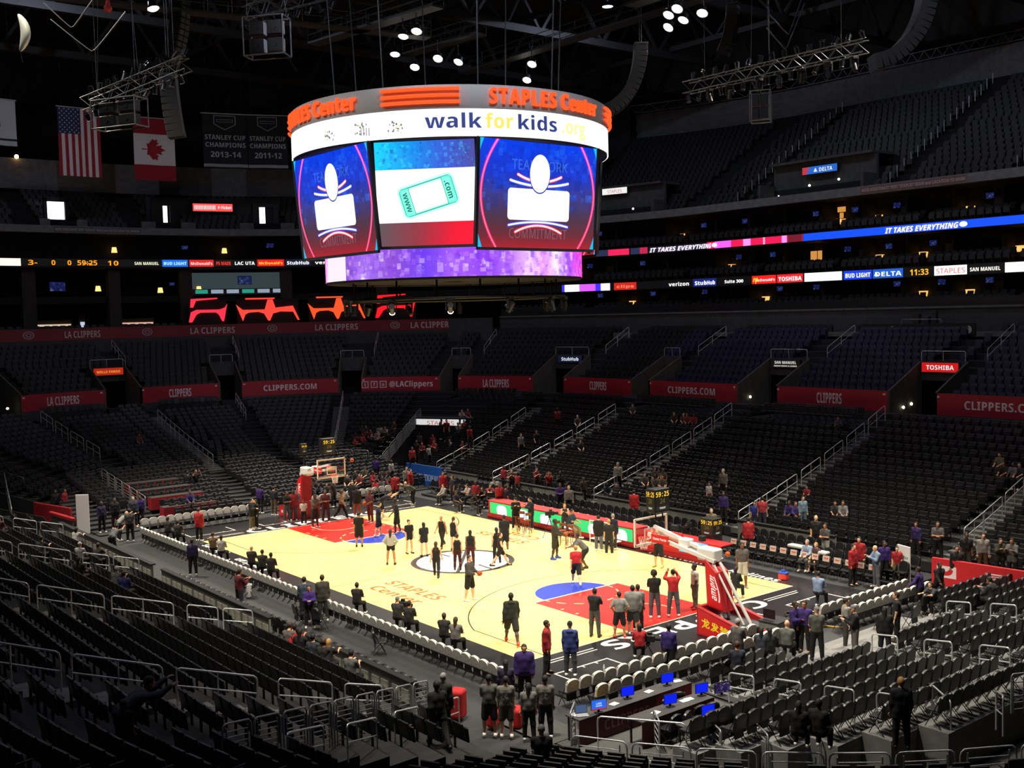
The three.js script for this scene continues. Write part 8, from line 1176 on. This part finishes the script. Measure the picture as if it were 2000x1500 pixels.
[-21.93,0.003,9.91,1.43,1.83,"stand",2,"sk","jacket","#16161a","pants","#5a1a20","#e8e6e0","man in black with dark red trousers at the red press stand","",""],
[-13.96,0.0,9.15,-2.29,1.7,"floorSit",0,"sk","tee","#2a2826","pants","#0f0f11","#e8e6e0","person sitting on the floor at the near sideline, dark shirt, nearest the far corner","",""],
[-9.25,0.0,9.15,-2.32,1.7,"floorSit",1,"sb","tee","#8a6a48","pants","#0f0f11","#e8e6e0","person sitting on the floor at the near sideline, tan top","",""],
[-8.22,0.0,9.15,-2.32,1.7,"floorSit",2,"sk","tee","#d0ccc4","pants","#0f0f11","#e8e6e0","person sitting on the floor at the near sideline, white shirt","",""],
[-4.69,0.0,9.15,-2.35,1.7,"floorSit",0,"-","tee","#3a2c28","pants","#0f0f11","#e8e6e0","person sitting on the floor at the near sideline, shaved head and dark top","",""],
[-3.51,0.0,9.15,-2.36,1.7,"floorSit",1,"sb","tee","#2a2a20","pants","#0f0f11","#e8e6e0","person sitting on the floor at the near sideline, olive top","",""],
[-2.6,0.0,9.15,-2.37,1.7,"floorSit",2,"sk","tee","#2a221c","pants","#0f0f11","#e8e6e0","person sitting on the floor at the near sideline, brown top beside the olive one","",""],
[8.33,0.0,9.15,-2.48,1.7,"floorSit",0,"cg","tee","#3a3430","pants","#0f0f11","#e8e6e0","person sitting on the floor at the near sideline, grey hair and a black top","",""],
[9.17,0.0,9.15,-2.49,1.7,"floorSit",1,"sk","tee","#26241f","pants","#0f0f11","#e8e6e0","person sitting on the floor at the near sideline, dark shirt with a camera","",""],
[11.49,0.0,9.15,-2.52,1.7,"floorSit",2,"sb","tee","#2c2826","pants","#0f0f11","#e8e6e0","person sitting on the floor at the near sideline, dark shirt, short brown hair","",""],
[12.22,0.0,9.15,-2.53,1.7,"floorSit",0,"lb","tee","#8a8480","pants","#0f0f11","#e8e6e0","person sitting on the floor at the near sideline, pale top and long brown hair","",""],
[5.26,0.0,9.15,-2.44,1.7,"floorSit",1,"sk","tee","#1c1814","pants","#0f0f11","#e8e6e0","person sitting on the floor at the near sideline, dark top behind a tall black camera","",""],
[-15.45,0.0,9.15,-2.28,1.7,"floorSit",2,"sk","tee","#3c3a38","pants","#0f0f11","#e8e6e0","person sitting on the floor at the near sideline, grey-brown shirt","",""],
[9.95,0.461,14.6,-2.55,1.72,"sitPhone",0,"sb","tee","#77726a","pants","#0f0f11","#e8e6e0","spectator above the boards in a grey shirt with arms on the boards","",""],
[10.79,0.461,14.6,-2.56,1.72,"sit",1,"lk","tee","#141416","pants","#0f0f11","#e8e6e0","spectator above the boards in a black top with long dark hair","",""],
[11.69,0.461,14.6,-2.57,1.72,"sit",0,"sk","tee","#3a4048","pants","#0f0f11","#e8e6e0","spectator above the boards in a grey-blue shirt, third from the rail","",""],
[12.42,0.461,14.6,-2.58,1.72,"sit",1,"sb","tee","#2c2a26","pants","#0f0f11","#e8e6e0","spectator above the boards in a dark shirt, turning round","",""],
[12.53,0.461,14.6,-2.59,1.72,"sitLean",0,"ly","tee","#16161a","pants","#0f0f11","#e8e6e0","spectator above the boards in a black top and long blond hair","",""],
[10.16,0.461,14.6,-2.56,1.72,"sitLean",1,"sk","tee","#c8202a","pants","#0f0f11","#e8e6e0","spectator above the boards in a bright red shirt","",""],
[14.14,0.461,14.6,-2.61,1.72,"sitPhone",0,"sk","tee","#6e706e","pants","#0f0f11","#e8e6e0","spectator above the boards in a grey shirt, filming with a phone","",""],
[10.63,0.461,14.6,-2.56,1.72,"sit",1,"sk","tee","#c01f2a","pants","#0f0f11","#e8e6e0","spectator above the boards in a red shirt behind the first red one","",""],
[-7.62,1.44,18.04,-2.35,1.72,"sitLean",0,"sk","tee","#1a1a1e","pants","#0f0f11","#e8e6e0","spectator in the dark stand along the boards wearing a black jacket","",""],
[-7.46,0.934,16.32,-2.38,1.72,"sit",1,"cw","tee","#c8c4bc","pants","#0f0f11","#e8e6e0","spectator in the dark stand along the boards wearing a white shirt and white cap","",""],
[-7.92,0.694,15.46,-2.39,1.72,"sitLean",2,"sb","tee","#2a2826","pants","#0f0f11","#e8e6e0","spectator in the dark stand along the boards wearing a dark top","",""],
[-1.85,1.44,18.04,-2.38,1.72,"sit",0,"lk","tee","#1c1a1a","pants","#0f0f11","#e8e6e0","spectator in the dark stand along the boards wearing a black top, lying back","",""],
[-0.13,1.183,17.18,-2.41,1.72,"sitLean",1,"sg","tee","#4a4c46","pants","#0f0f11","#e8e6e0","spectator in the dark stand along the boards wearing a grey hoodie","",""],
[0.99,1.183,17.18,-2.41,1.72,"sit",2,"sk","tee","#1f1c6a","pants","#0f0f11","#e8e6e0","spectator in the dark stand along the boards wearing a deep blue shirt","",""],
[-14.1,0.461,14.6,-2.38,1.72,"sitLean",0,"lk","tee","#bcb8b0","pants","#0f0f11","#e8e6e0","spectator in the dark stand along the boards wearing a white shirt with long hair","",""],
[-14.72,1.44,18.04,-2.32,1.72,"sit",1,"sk","tee","#6a3a3c","pants","#0f0f11","#e8e6e0","spectator in the dark stand along the boards wearing a faded red top","",""],
[-37.46,2.641,2.8,1.58,1.7,"sit",1,"sk","tee","#7a4a44","pants","#0f0f11","#e8e6e0","lone spectator in dull red high in the far-end seats","",""],
[-26.06,0.67,3.12,1.54,1.75,"armsUp",1,"sk","tee","#0f0f11","pants","#0f0f11","#e8e6e0","photographer in black raising a camera behind the far white chairs","",""],
[-26.4,0.54,3.55,-2.3,1.75,"stand",0,"sk","jacket","#15161a","pants","#0f0f11","#e8e6e0","man in black beside the far photographer","",""],
[-21.67,0.41,5.33,1.37,1.75,"sit",2,"sk","long","#34206c","pants","#0f0f11","#e8e6e0","guard in purple sitting behind the far white chairs","",""],
[-12.94,1.978,-19.76,1.01,1.7,"sit",0,"sk","tee","#33302e","pants","#0f0f11","#e8e6e0","spectator in dark clothes sitting mid bench-side stand","",""],
[-31.51,1.461,-12.18,1.61,1.6847955633283855,"sitLean",0,"ck","long","#b0202a","pants","#23252e","#e8e6e0","spectator in red, first from left in the seated group by the far tunnel fence","",""],
[-32.14,1.699,-12.77,1.22,1.6955085081104508,"sit",3,"sk","tee","#7a1a22","pants","#23252e","#e8e6e0","spectator in dark red, second from left in the seated group by the far tunnel fence","",""],
[-33.42,2.198,-13.92,1.72,1.7018751325778967,"sitLean",2,"sk","tee","#20263c","pants","#0f0f11","#e8e6e0","spectator in navy, third from left in the seated group by the far tunnel fence","",""],
[-31.8,1.669,-13.15,1.77,1.6863709215043186,"sit",2,"sb","long","#b0202a","pants","#23252e","#e8e6e0","spectator in red, fourth from left in the seated group by the far tunnel fence","",""],
[-32.42,1.918,-13.74,0.18,1.7674722330426358,"sit",2,"lk","tee","#7a1a22","pants","#3a3634","#e8e6e0","spectator in dark red, fifth from left in the seated group by the far tunnel fence","",""],
[-33.05,2.173,-14.33,0.53,1.6742953931624625,"sit",1,"lk","tee","#20263c","pants","#23252e","#e8e6e0","spectator in navy, sixth from left in the seated group by the far tunnel fence","",""],
[-31.43,1.64,-13.54,2.01,1.772785110333344,"sitLean",0,"sk","long","#20263c","pants","#23252e","#e8e6e0","spectator in navy, seventh from left in the seated group by the far tunnel fence","",""],
[-32.06,1.892,-14.13,0.89,1.7061125712764775,"sit",1,"sk","tee","#7a1a22","pants","#23252e","#e8e6e0","spectator in dark red, eighth from left in the seated group by the far tunnel fence","",""],
[-31.65,1.867,-14.53,0.66,1.6729720736102127,"sit",1,"sk","tee","#b8b4ae","pants","#23252e","#e8e6e0","spectator in white, ninth from left in the seated group by the far tunnel fence","",""],
[-32.28,2.129,-15.12,1.13,1.7721405951295415,"sit",2,"ck","long","#b8b4ae","pants","#3a3634","#e8e6e0","spectator in white, tenth from left in the seated group by the far tunnel fence","",""],
[-31.26,1.845,-14.88,0.11,1.7616030569465935,"sit",1,"sb","tee","#171618","pants","#23252e","#e8e6e0","spectator in black, eleventh from left in the seated group by the far tunnel fence","",""],
[-31.89,2.11,-15.48,0.76,1.7113070245199586,"sitLean",1,"sk","tee","#b8b4ae","pants","#23252e","#e8e6e0","spectator in white, twelfth from left in the seated group by the far tunnel fence","",""],
[-31.43,2.089,-15.88,0.17,1.7043966064037825,"sit",2,"sb","long","#20263c","pants","#0f0f11","#e8e6e0","spectator in navy, thirteenth from left in the seated group by the far tunnel fence","",""],
[-32.06,2.363,-16.47,0.22,1.7065478807199226,"sit",1,"sb","tee","#4a3428","pants","#23252e","#e8e6e0","spectator in brown, fourteenth from left in the seated group by the far tunnel fence","",""],
[-23.25,0.9,-12.33,1.5,1.7775804730358282,"stand",2,"lk","long","#b0202a","pants","#0f0f11","#e8e6e0","spectator in red, first from left in the standing crowd in the far tunnel","",""],
[-26.49,0.9,-14.89,0.57,1.7840383096360237,"stand",2,"sb","tee","#171618","pants","#23252e","#e8e6e0","spectator in black, second from left in the standing crowd in the far tunnel","",""],
[-31.61,0.9,-18.54,1.32,1.7067192532258482,"stand",2,"ck","tee","#5c5a5a","pants","#0f0f11","#e8e6e0","spectator in grey, third from left in the standing crowd in the far tunnel","",""],
[-25.43,0.9,-14.7,0.67,1.718131973796841,"crossed",1,"sk","long","#7a1a22","pants","#3a3634","#e8e6e0","spectator in dark red, fourth from left in the standing crowd in the far tunnel","",""],
[-32.53,0.9,-19.94,1.68,1.751432920810106,"relaxed",2,"lk","tee","#b8b4ae","pants","#23252e","#e8e6e0","spectator in white, fifth from left in the standing crowd in the far tunnel","",""],
[-24.12,0.9,-14.39,1.97,1.6694943238046278,"relaxed",3,"sk","tee","#b8b4ae","pants","#0f0f11","#e8e6e0","spectator in white, sixth from left in the standing crowd in the far tunnel","",""],
[-29.36,0.9,-18.35,1.27,1.738506818512279,"relaxed",1,"sk","long","#b0202a","pants","#0f0f11","#e8e6e0","spectator in red, seventh from left in the standing crowd in the far tunnel","",""],
[-25.41,0.9,-15.84,0.19,1.783806740041859,"phone",0,"lk","tee","#b0202a","pants","#3a3634","#e8e6e0","spectator in red, eighth from left in the standing crowd in the far tunnel","",""],
[-31.61,0.9,-20.73,0.36,1.7256995981835588,"relaxed",3,"ck","tee","#5c5a5a","pants","#0f0f11","#e8e6e0","spectator in grey, ninth from left in the standing crowd in the far tunnel","",""],
[-33.63,0.9,-22.68,0.89,1.7929675390907762,"relaxed",3,"ck","long","#b0202a","pants","#0f0f11","#e8e6e0","spectator in red, tenth from left in the standing crowd in the far tunnel","",""],
[-25.7,0.9,-17.5,-0.02,1.6987822598525013,"relaxed",0,"lk","tee","#b8b4ae","pants","#23252e","#e8e6e0","spectator in white, eleventh from left in the standing crowd in the far tunnel","",""],
[-29.17,0.9,-20.63,1.84,1.712002251209347,"relaxed",3,"sb","tee","#b0202a","pants","#23252e","#e8e6e0","spectator in red, twelfth from left in the standing crowd in the far tunnel","",""],
[-35.83,0.9,-25.7,1.91,1.7390860836356552,"stand",3,"sk","long","#171618","pants","#3a3634","#e8e6e0","spectator in black, thirteenth from left in the standing crowd in the far tunnel","",""],
[-23.79,0.9,-17.26,1.98,1.7138543335154113,"crossed",1,"sb","tee","#7a1a22","pants","#3a3634","#e8e6e0","spectator in dark red, fourteenth from left in the standing crowd in the far tunnel","",""],
[-24.62,0.9,-18.45,1.71,1.6944380803760675,"crossed",2,"sk","tee","#4a4a34","pants","#23252e","#e8e6e0","spectator in olive, fifteenth from left in the standing crowd in the far tunnel","",""],
[-30.58,2.0,-20.05,1.98,1.671900890897047,"phone",2,"ck","long","#4a4a34","pants","#23252e","#e8e6e0","spectator in olive, first from left in the upper tunnel stairs crowd","",""],
[-28.99,2.0,-19.51,0.79,1.7826912438494384,"stand",0,"sb","tee","#7a1a22","pants","#3a3634","#e8e6e0","spectator in dark red, second from left in the upper tunnel stairs crowd","",""],
[-31.63,2.0,-22.06,1.44,1.7510729497339526,"stand",1,"ck","tee","#7a1a22","pants","#3a3634","#e8e6e0","spectator in dark red, third from left in the upper tunnel stairs crowd","",""],
[-25.98,2.0,-18.48,1.68,1.8075779189547807,"phone",1,"sb","long","#5c5a5a","pants","#0f0f11","#e8e6e0","spectator in grey, fourth from left in the upper tunnel stairs crowd","",""],
[-27.85,2.0,-20.45,0.77,1.748097343508483,"phone",0,"sb","tee","#b0202a","pants","#23252e","#e8e6e0","spectator in red, fifth from left in the upper tunnel stairs crowd","",""],
[-23.13,2.0,-17.54,1.71,1.8064375752525432,"stand",2,"ck","tee","#b0202a","pants","#3a3634","#e8e6e0","spectator in red, sixth from left in the upper tunnel stairs crowd","",""],
[-14.12,0.003,-8.77,-0.01,1.6780666357145682,"sit",0,"sk","long","#b8b4ae","pants","#3a3634","#e8e6e0","spectator in white, first from left in the press row beside the glowing table","",""],
[-14.18,0.003,-9.51,-0.0,1.782812718008842,"stand",1,"sk","tee","#20263c","pants","#23252e","#e8e6e0","spectator in navy, second from left in the press row beside the glowing table","",""],
[-11.32,0.003,-7.67,1.78,1.6736225616453504,"sit",2,"sk","tee","#20263c","pants","#23252e","#e8e6e0","spectator in navy, third from left in the press row beside the glowing table","",""],
[-13.18,0.003,-9.41,0.36,1.6973920950397392,"sitPhone",3,"ck","long","#20263c","pants","#23252e","#e8e6e0","spectator in navy, fourth from left in the press row beside the glowing table","",""],
[-12.48,0.003,-9.56,0.05,1.7877365730826174,"sitPhone",0,"sk","tee","#b8b4ae","pants","#0f0f11","#e8e6e0","spectator in white, fifth from left in the press row beside the glowing table","",""],
[-9.8,0.003,-7.94,1.79,1.6707068593842893,"sitPhone",3,"ck","tee","#171618","pants","#3a3634","#e8e6e0","spectator in black, sixth from left in the press row beside the glowing table","",""],
[-11.54,0.003,-9.43,0.83,1.6867803148884808,"stand",3,"sk","long","#b0202a","pants","#0f0f11","#e8e6e0","spectator in red, seventh from left in the press row beside the glowing table","",""],
[-11.47,0.003,-10.0,0.6,1.7013777727387702,"sitLean",1,"lk","tee","#171618","pants","#23252e","#e8e6e0","spectator in black, eighth from left in the press row beside the glowing table","",""],
[-11.98,0.003,-10.8,1.31,1.7471917559037669,"sitLean",0,"sk","tee","#b0202a","pants","#23252e","#e8e6e0","spectator in red, ninth from left in the press row beside the glowing table","",""],
[-13.26,0.003,-12.25,1.02,1.79561121617967,"sitPhone",0,"ck","long","#b8b4ae","pants","#0f0f11","#e8e6e0","spectator in white, tenth from left in the press row beside the glowing table","",""],
[-19.98,0.04,-2.12,1.96,1.768277336422109,"stand",1,"sk","long","#171618","pants","#3a3634","#e8e6e0","spectator in black, first from left in the rows behind the far basket","",""],
[-20.8,0.29,-2.87,1.78,1.8098778937667919,"sit",3,"lk","tee","#4a3428","pants","#3a3634","#e8e6e0","spectator in brown, second from left in the rows behind the far basket","",""],
[-20.03,0.04,-2.87,0.9,1.7833667428458786,"sitLean",3,"lk","tee","#20263c","pants","#0f0f11","#e8e6e0","spectator in navy, third from left in the rows behind the far basket","",""],
[-20.18,0.04,-3.52,0.98,1.683030123323664,"sit",1,"sk","long","#171618","pants","#0f0f11","#e8e6e0","spectator in black, fourth from left in the rows behind the far basket","",""],
[-18.48,0.04,-3.04,2.03,1.7521571967528997,"stand",2,"sb","tee","#4a3428","pants","#23252e","#e8e6e0","spectator in brown, fifth from left in the rows behind the far basket","",""],
[-20.94,0.29,-5.53,0.9,1.7127436288049849,"sit",0,"sb","tee","#171618","pants","#3a3634","#e8e6e0","spectator in black, sixth from left in the rows behind the far basket","",""],
[-21.76,0.41,-6.66,0.66,1.6632159990357576,"sit",1,"sk","long","#171618","pants","#0f0f11","#e8e6e0","spectator in black, seventh from left in the rows behind the far basket","",""],
[-20.94,0.16,-6.54,0.34,1.8179259830656542,"sit",0,"sk","tee","#7a1a22","pants","#0f0f11","#e8e6e0","spectator in dark red, eighth from left in the rows behind the far basket","",""],
[-22.24,0.41,-7.73,0.37,1.768063442571552,"sit",0,"ck","tee","#4a4a34","pants","#3a3634","#e8e6e0","spectator in olive, ninth from left in the rows behind the far basket","",""],
[-20.61,0.29,-7.28,1.94,1.8034999447939821,"sit",3,"sb","long","#b0202a","pants","#3a3634","#e8e6e0","spectator in red, tenth from left in the rows behind the far basket","",""],
[-18.97,0.04,-6.56,0.49,1.7459562595210036,"sit",2,"lk","tee","#b0202a","pants","#3a3634","#e8e6e0","spectator in red, eleventh from left in the rows behind the far basket","",""],
[-20.61,0.29,-7.86,1.09,1.70540340356623,"sitLean",3,"lk","tee","#20263c","pants","#23252e","#e8e6e0","spectator in navy, twelfth from left in the rows behind the far basket","",""],
[-19.17,0.04,-7.21,0.38,1.7709262985719854,"sit",2,"ck","long","#5c5a5a","pants","#3a3634","#e8e6e0","spectator in grey, thirteenth from left in the rows behind the far basket","",""],
[-21.9,0.29,-9.08,0.83,1.6849684065715151,"sit",3,"sk","tee","#4a3428","pants","#3a3634","#e8e6e0","spectator in brown, fourteenth from left in the rows behind the far basket","",""],
[-19.58,0.04,-7.96,1.31,1.7808902064060002,"sitLean",2,"sk","tee","#7a1a22","pants","#23252e","#e8e6e0","spectator in dark red, fifteenth from left in the rows behind the far basket","",""],
[-21.86,0.41,-9.62,1.96,1.6837963270235061,"stand",3,"sk","long","#b8b4ae","pants","#3a3634","#e8e6e0","spectator in white, sixteenth from left in the rows behind the far basket","",""],
[-13.81,0.3,-13.51,0.14,1.7236651668434648,"stand",2,"sb","long","#b0202a","pants","#0f0f11","#e8e6e0","spectator in red, first from left in the front seats behind the glowing table","",""],
[-12.12,0.3,-12.84,1.02,1.7802093089780362,"phone",0,"sb","tee","#4a3428","pants","#0f0f11","#e8e6e0","spectator in brown, second from left in the front seats behind the glowing table","",""],
[-11.2,0.3,-12.62,0.02,1.669801069353482,"stand",2,"lk","tee","#b0202a","pants","#0f0f11","#e8e6e0","spectator in red, third from left in the front seats behind the glowing table","",""],
[-15.21,0.3,-16.69,1.46,1.8124180688023495,"phone",1,"ck","long","#4a4a34","pants","#0f0f11","#e8e6e0","spectator in olive, fourth from left in the front seats behind the glowing table","",""],
[-11.39,0.3,-14.35,1.44,1.7404078703068744,"phone",0,"sb","tee","#7a1a22","pants","#3a3634","#e8e6e0","spectator in dark red, fifth from left in the front seats behind the glowing table","",""],
[-14.08,0.3,-17.72,0.88,1.7201550783729966,"sit",2,"sk","tee","#171618","pants","#3a3634","#e8e6e0","spectator in black, sixth from left in the front seats behind the glowing table","",""],
[-8.72,0.3,-14.14,1.0,1.797855388403678,"phone",3,"lk","long","#171618","pants","#3a3634","#e8e6e0","spectator in black, seventh from left in the front seats behind the glowing table","",""],
[-6.96,0.3,-13.24,-0.08,1.7045760510881567,"sit",3,"sk","tee","#171618","pants","#23252e","#e8e6e0","spectator in black, eighth from left in the front seats behind the glowing table","",""],
[-6.26,0.3,-13.9,1.55,1.6850678457212045,"stand",2,"sk","tee","#4a4a34","pants","#0f0f11","#e8e6e0","spectator in olive, ninth from left in the front seats behind the glowing table","",""],
[-9.35,0.3,-17.65,0.28,1.7362725817096463,"stand",1,"sk","long","#4a3428","pants","#3a3634","#e8e6e0","spectator in brown, tenth from left in the front seats behind the glowing table","",""],
[-5.22,0.3,-14.89,1.39,1.7137968264192431,"sit",3,"ck","tee","#20263c","pants","#3a3634","#e8e6e0","spectator in navy, eleventh from left in the front seats behind the glowing table","",""],
[-4.75,0.3,-15.33,0.8,1.7088237034445526,"sit",0,"lk","tee","#171618","pants","#3a3634","#e8e6e0","spectator in black, twelfth from left in the front seats behind the glowing table","",""],
[-15.8,0.003,-9.86,1.31,1.83,"stand",1,"sk","jacket","#d0222a","pants","#0f0f11","#e8e6e0","usher in a red jacket by the blue bank wall, seen in front of the tunnel","",""],
[-18.67,0.003,-9.12,2.04,1.83,"stand",0,"sk","jacket","#c81f28","pants","#a89a80","#e8e6e0","usher in red with pale trousers left of the blue bank wall","",""],
[-19.96,0.003,-9.67,1.35,1.8,"stand",0,"sk","long","#9a968a","pants","#55524a","#e8e6e0","man in a cream sweater left of the blue bank wall","",""],
[-0.25,0.2,-12.36,-2.53,1.83,"stand",0,"sk","jacket","#d0202a","pants","#2a2c34","#e8e6e0","usher in a bright red jacket behind the middle of the glowing table","",""],
[-5.36,0.2,-11.2,0.86,1.83,"crossed",2,"sk","long","#3d1c78","pants","#0f0f11","#e8e6e0","guard in purple with folded arms behind the glowing table","",""],
[-4.36,0.2,-11.02,0.85,1.8,"stand",0,"sg","long","#a09c94","pants","#0f0f11","#e8e6e0","grey haired man in a pale shirt behind the glowing table","",""],
[6.05,0.003,-11.76,0.72,1.83,"stand",0,"sg","jacket","#8a7a5c","pants","#6a5e48","#e8e6e0","man in a tan suit at the red sideline table","",""],
[-9.7,0.3,-14.02,0.87,1.7,"armsUp",1,"sk","tee","#c02830","pants","#2c2a30","#e8e6e0","woman in red at the front seats with a raised phone","",""],
[-8.45,0.2,-8.94,1.09,1.75,"stand",2,"sk","tee","#c4202a","pants","#0f0f11","#e8e6e0","person in red at the far end of the glowing table","",""],
[-23.32,0.41,-9.23,-2.64,1.83,"stand",2,"sk","long","#3d1c78","pants","#0f0f11","#e8e6e0","guard in purple standing among the rows behind the far basket","",""]];
for (const q of PEOPLE) if (inView(q[0], q[1] + 0.9, q[2], 1.05)) person(q);
// ---------- loose things ----------
basketball([-13.35, 3.72, -1.55], 'orange basketball in the air beside the far backboard');
basketball([12.1, 1.35, -5.9], 'orange basketball leaving the hands of the shooter by the insurance banner');
function stool(x, z, label) { const g = thing('bar_stool', label, 'stool', [x, 0, z], rr(0, 1), 'high wooden stools by the glowing table'), wd = rough(0x8a4a22, 0.6); part('seat', [cy(0.19, 0.18, 0.05, 0, 0.76, 0, 0, 0, 0, 16)], wd, g); for (let i = 0; i < 4; i++) { const a = i * PI / 2 + 0.8; part('leg', [bar([Math.cos(a) * 0.14, 0.74, Math.sin(a) * 0.14], [Math.cos(a) * 0.24, 0, Math.sin(a) * 0.24], 0.018)], wd, g); } part('foot_ring', [new THREE.TorusGeometry(0.2, 0.012, 5, 20).rotateX(PI / 2).translate(0, 0.28, 0)], wd, g); part('backrest', [rb(0.36, 0.16, 0.03, 0.01, 0, 1.06, -0.17), bar([-0.14, 0.76, -0.16], [-0.14, 1.06, -0.17], 0.014), bar([0.14, 0.76, -0.16], [0.14, 1.06, -0.17], 0.014)], wd, g); }
[[-4.3, -6.9, 'reddish wooden high stool, nearest the far end of the glowing table'], [-3.6, -6.7, 'reddish wooden high stool beside the black hoodie'], [-2.9, -6.6, 'reddish wooden high stool third from the far end'], [0.0, -6.3, 'reddish wooden high stool under the man in teal'], [0.7, -6.1, 'reddish wooden high stool next to the man in teal'], [1.3, -6.0, 'empty reddish high stool nearest the near basket']].forEach((q) => stool(...q));
function tripod(name, label, at, turn, h, withCam) { const g = thing(name, label, 'camera', at, turn); for (let i = 0; i < 3; i++) { const a = i * 2.094 + 0.4; part('leg', [bar([0, h - 0.15, 0], [Math.cos(a) * 0.42, 0, Math.sin(a) * 0.42], 0.016)], BLACK, g); } part('head', [rb(0.12, 0.12, 0.14, 0.02, 0, h - 0.1, 0)], BLACK, g); part('camera_body', [rb(0.18, 0.24, 0.5, 0.03, 0, h + 0.1, 0), rb(0.1, 0.1, 0.16, 0.02, 0.02, h + 0.27, 0.06)], M(0x17181a, 0.45), g); part('lens', [cy(0.08, 0.07, 0.24, 0, h + 0.1, 0.36, PI / 2)], BLACK, g); }
tripod('television_camera', 'black television camera on a tripod before the glowing table', [-1.2, 0, -6.8], 2.6, 1.25); tripod('television_camera', 'television camera beside the red sideline table', [6.6, 0, -9.4], 0.3, 1.3); tripod('television_camera', 'low black television camera between the baseline chair rows and the letters', [17.2, 0, 4.4], 2.2, 0.7); tripod('television_camera', 'black television camera behind the near base pad', [18.6, 0, -1.6], 0.8, 0.6); tripod('television_camera', 'tall black camera standing at the sideline by the white chairs', [8.1, 0, 8.8], 2, 0.95);
{ const g = thing('white_rack', 'empty white frame rack beside the glowing table', 'frame', [2.6, 0, -7.2], 0.1); part('upright', [bar([-0.9, 0, 0], [-0.9, 1.3, 0], 0.03)], WHITE, g); part('upright', [bar([0.9, 0, 0], [0.9, 1.3, 0], 0.03)], WHITE, g); part('top_bar', [bar([-0.9, 1.3, 0], [0.9, 1.3, 0], 0.03)], WHITE, g); part('shelf', [rb(1.8, 0.04, 0.5, 0.01, 0, 0.35, -0.2), rb(1.8, 0.04, 0.5, 0.01, 0, 0.8, -0.2)], M(0xd8d4cc, 0.5), g); }
{ const g = thing('fire_extinguisher', 'red fire extinguisher with a white label behind the near basket', 'extinguisher', [19.0, 0, 0.2]); part('cylinder', [new THREE.LatheGeometry([[0, 0], [0.11, 0.01], [0.115, 0.05], [0.115, 0.48], [0.06, 0.58], [0.03, 0.62], [0.03, 0.66], [0, 0.66]].map((p) => new THREE.Vector2(...p)), 18)], M(0xc41818, 0.35), g); part('label_band', [cy(0.117, 0.117, 0.14, 0, 0.3, 0, 0, 0, 0, 18)], WHITE, g); part('nozzle', [bar([0, 0.64, 0], [0.1, 0.7, 0], 0.015), tube([[0.03, 0.62, 0], [0.14, 0.5, 0.03], [0.13, 0.2, 0.03]], 0.012, 10, 5)], BLACK, g); }
{ const g = thing('equipment_case', 'grey green equipment case with cables behind the near base pad', 'case', [18.8, 0, -0.6], 0.1); part('case_body', [rb(0.8, 0.8, 0.9, 0.04, 0, 0.42, 0)], rough(0x7c8478, 0.6), g); part('screen', [rb(0.5, 0.34, 0.04, 0.01, -0.1, 1.05, 0.2)], M(0x14161c, 0.2), g); part('corner_guard', [bx(0.84, 0.05, 0.94, 0, 0.04, 0), bx(0.84, 0.05, 0.94, 0, 0.8, 0)], STEELD, g); }
[[[16.9, 0.02, 1.2], [17.8, 0.02, -1.6], [18.9, 0.02, -2.4], [18.4, 0.02, -3.2]], [[18.2, 0.02, -1], [19.2, 0.02, -2.2], [18.7, 0.02, -3.4], [19.6, 0.02, -3.8]]].forEach((p, i) => one('floor_cable', [tube(p, 0.025, 40, 5)], M(i ? 0xc89a3a : 0x1c1c1c, 0.6), (i ? 'tan' : 'black') + ' cable snaking on the floor behind the near basket', 'cable'));
{ const g = thing('cooler', 'small blue and red cooler at the near corner of the far sideline', 'cooler', [13.3, 0.003, -8.3], 0.2); part('box', [rb(0.4, 0.26, 0.3, 0.03, 0, 0.13, 0)], M(0xd23a20, 0.5), g); part('lid', [rb(0.42, 0.08, 0.32, 0.03, 0, 0.3, 0), cy(0.08, 0.1, 0.12, 0, 0.38, 0)], M(0x2848a8, 0.5), g); }
[[14.6, 'first'], [15.9, 'second']].forEach(([x, w], i) => one('towel', [rb(0.9, 0.16, 0.4, 0.07, x - 2.6 + i * 0.2, 0.92 - 0.03, -11.05 + i * 0.3)], rough(0xe6e2da, 0.9, G2, 2), 'white towel heaped over the bench chairs, ' + w + ' from the basket', 'towel'));
{ const g = thing('water_bottle', 'clear water bottle on the apron by the man in the blue hoodie', 'bottle', [17.0, 0.003, 6.35]); part('bottle', [new THREE.LatheGeometry([[0, 0], [0.034, 0.005], [0.034, 0.16], [0.014, 0.2], [0.014, 0.22], [0, 0.22]].map((p) => new THREE.Vector2(...p)), 12)], M(0xdfe6ea, 0.2), g); part('cap', [cy(0.016, 0.016, 0.02, 0, 0.225, 0)], WHITE, g); }
{ const g = thing('white_bucket', 'tall white bucket under a black chair on the walkway', 'bucket', [-1.1, 0, 11.0]); part('bucket', [new THREE.LatheGeometry([[0, 0], [0.13, 0], [0.16, 0.55], [0.15, 0.55], [0.12, 0.03]].map((p) => new THREE.Vector2(...p)), 18)], WHITE, g); part('rim', [new THREE.TorusGeometry(0.158, 0.012, 5, 24).rotateX(PI / 2).translate(0, 0.55, 0)], WHITE, g); }
[[-1.2, 11.0, 2.9], [5.7, 11.1, 3.3], [10.0, 11.0, 2.7], [4.6, 11.4, 3.0]].forEach(([x, z, t], i) => copy(black0, [x, 0, z], t, 'single black folding chair standing behind the white sideline chairs, ' + ord(i) + ' from the far end'));
renderer.render(scene, camera);
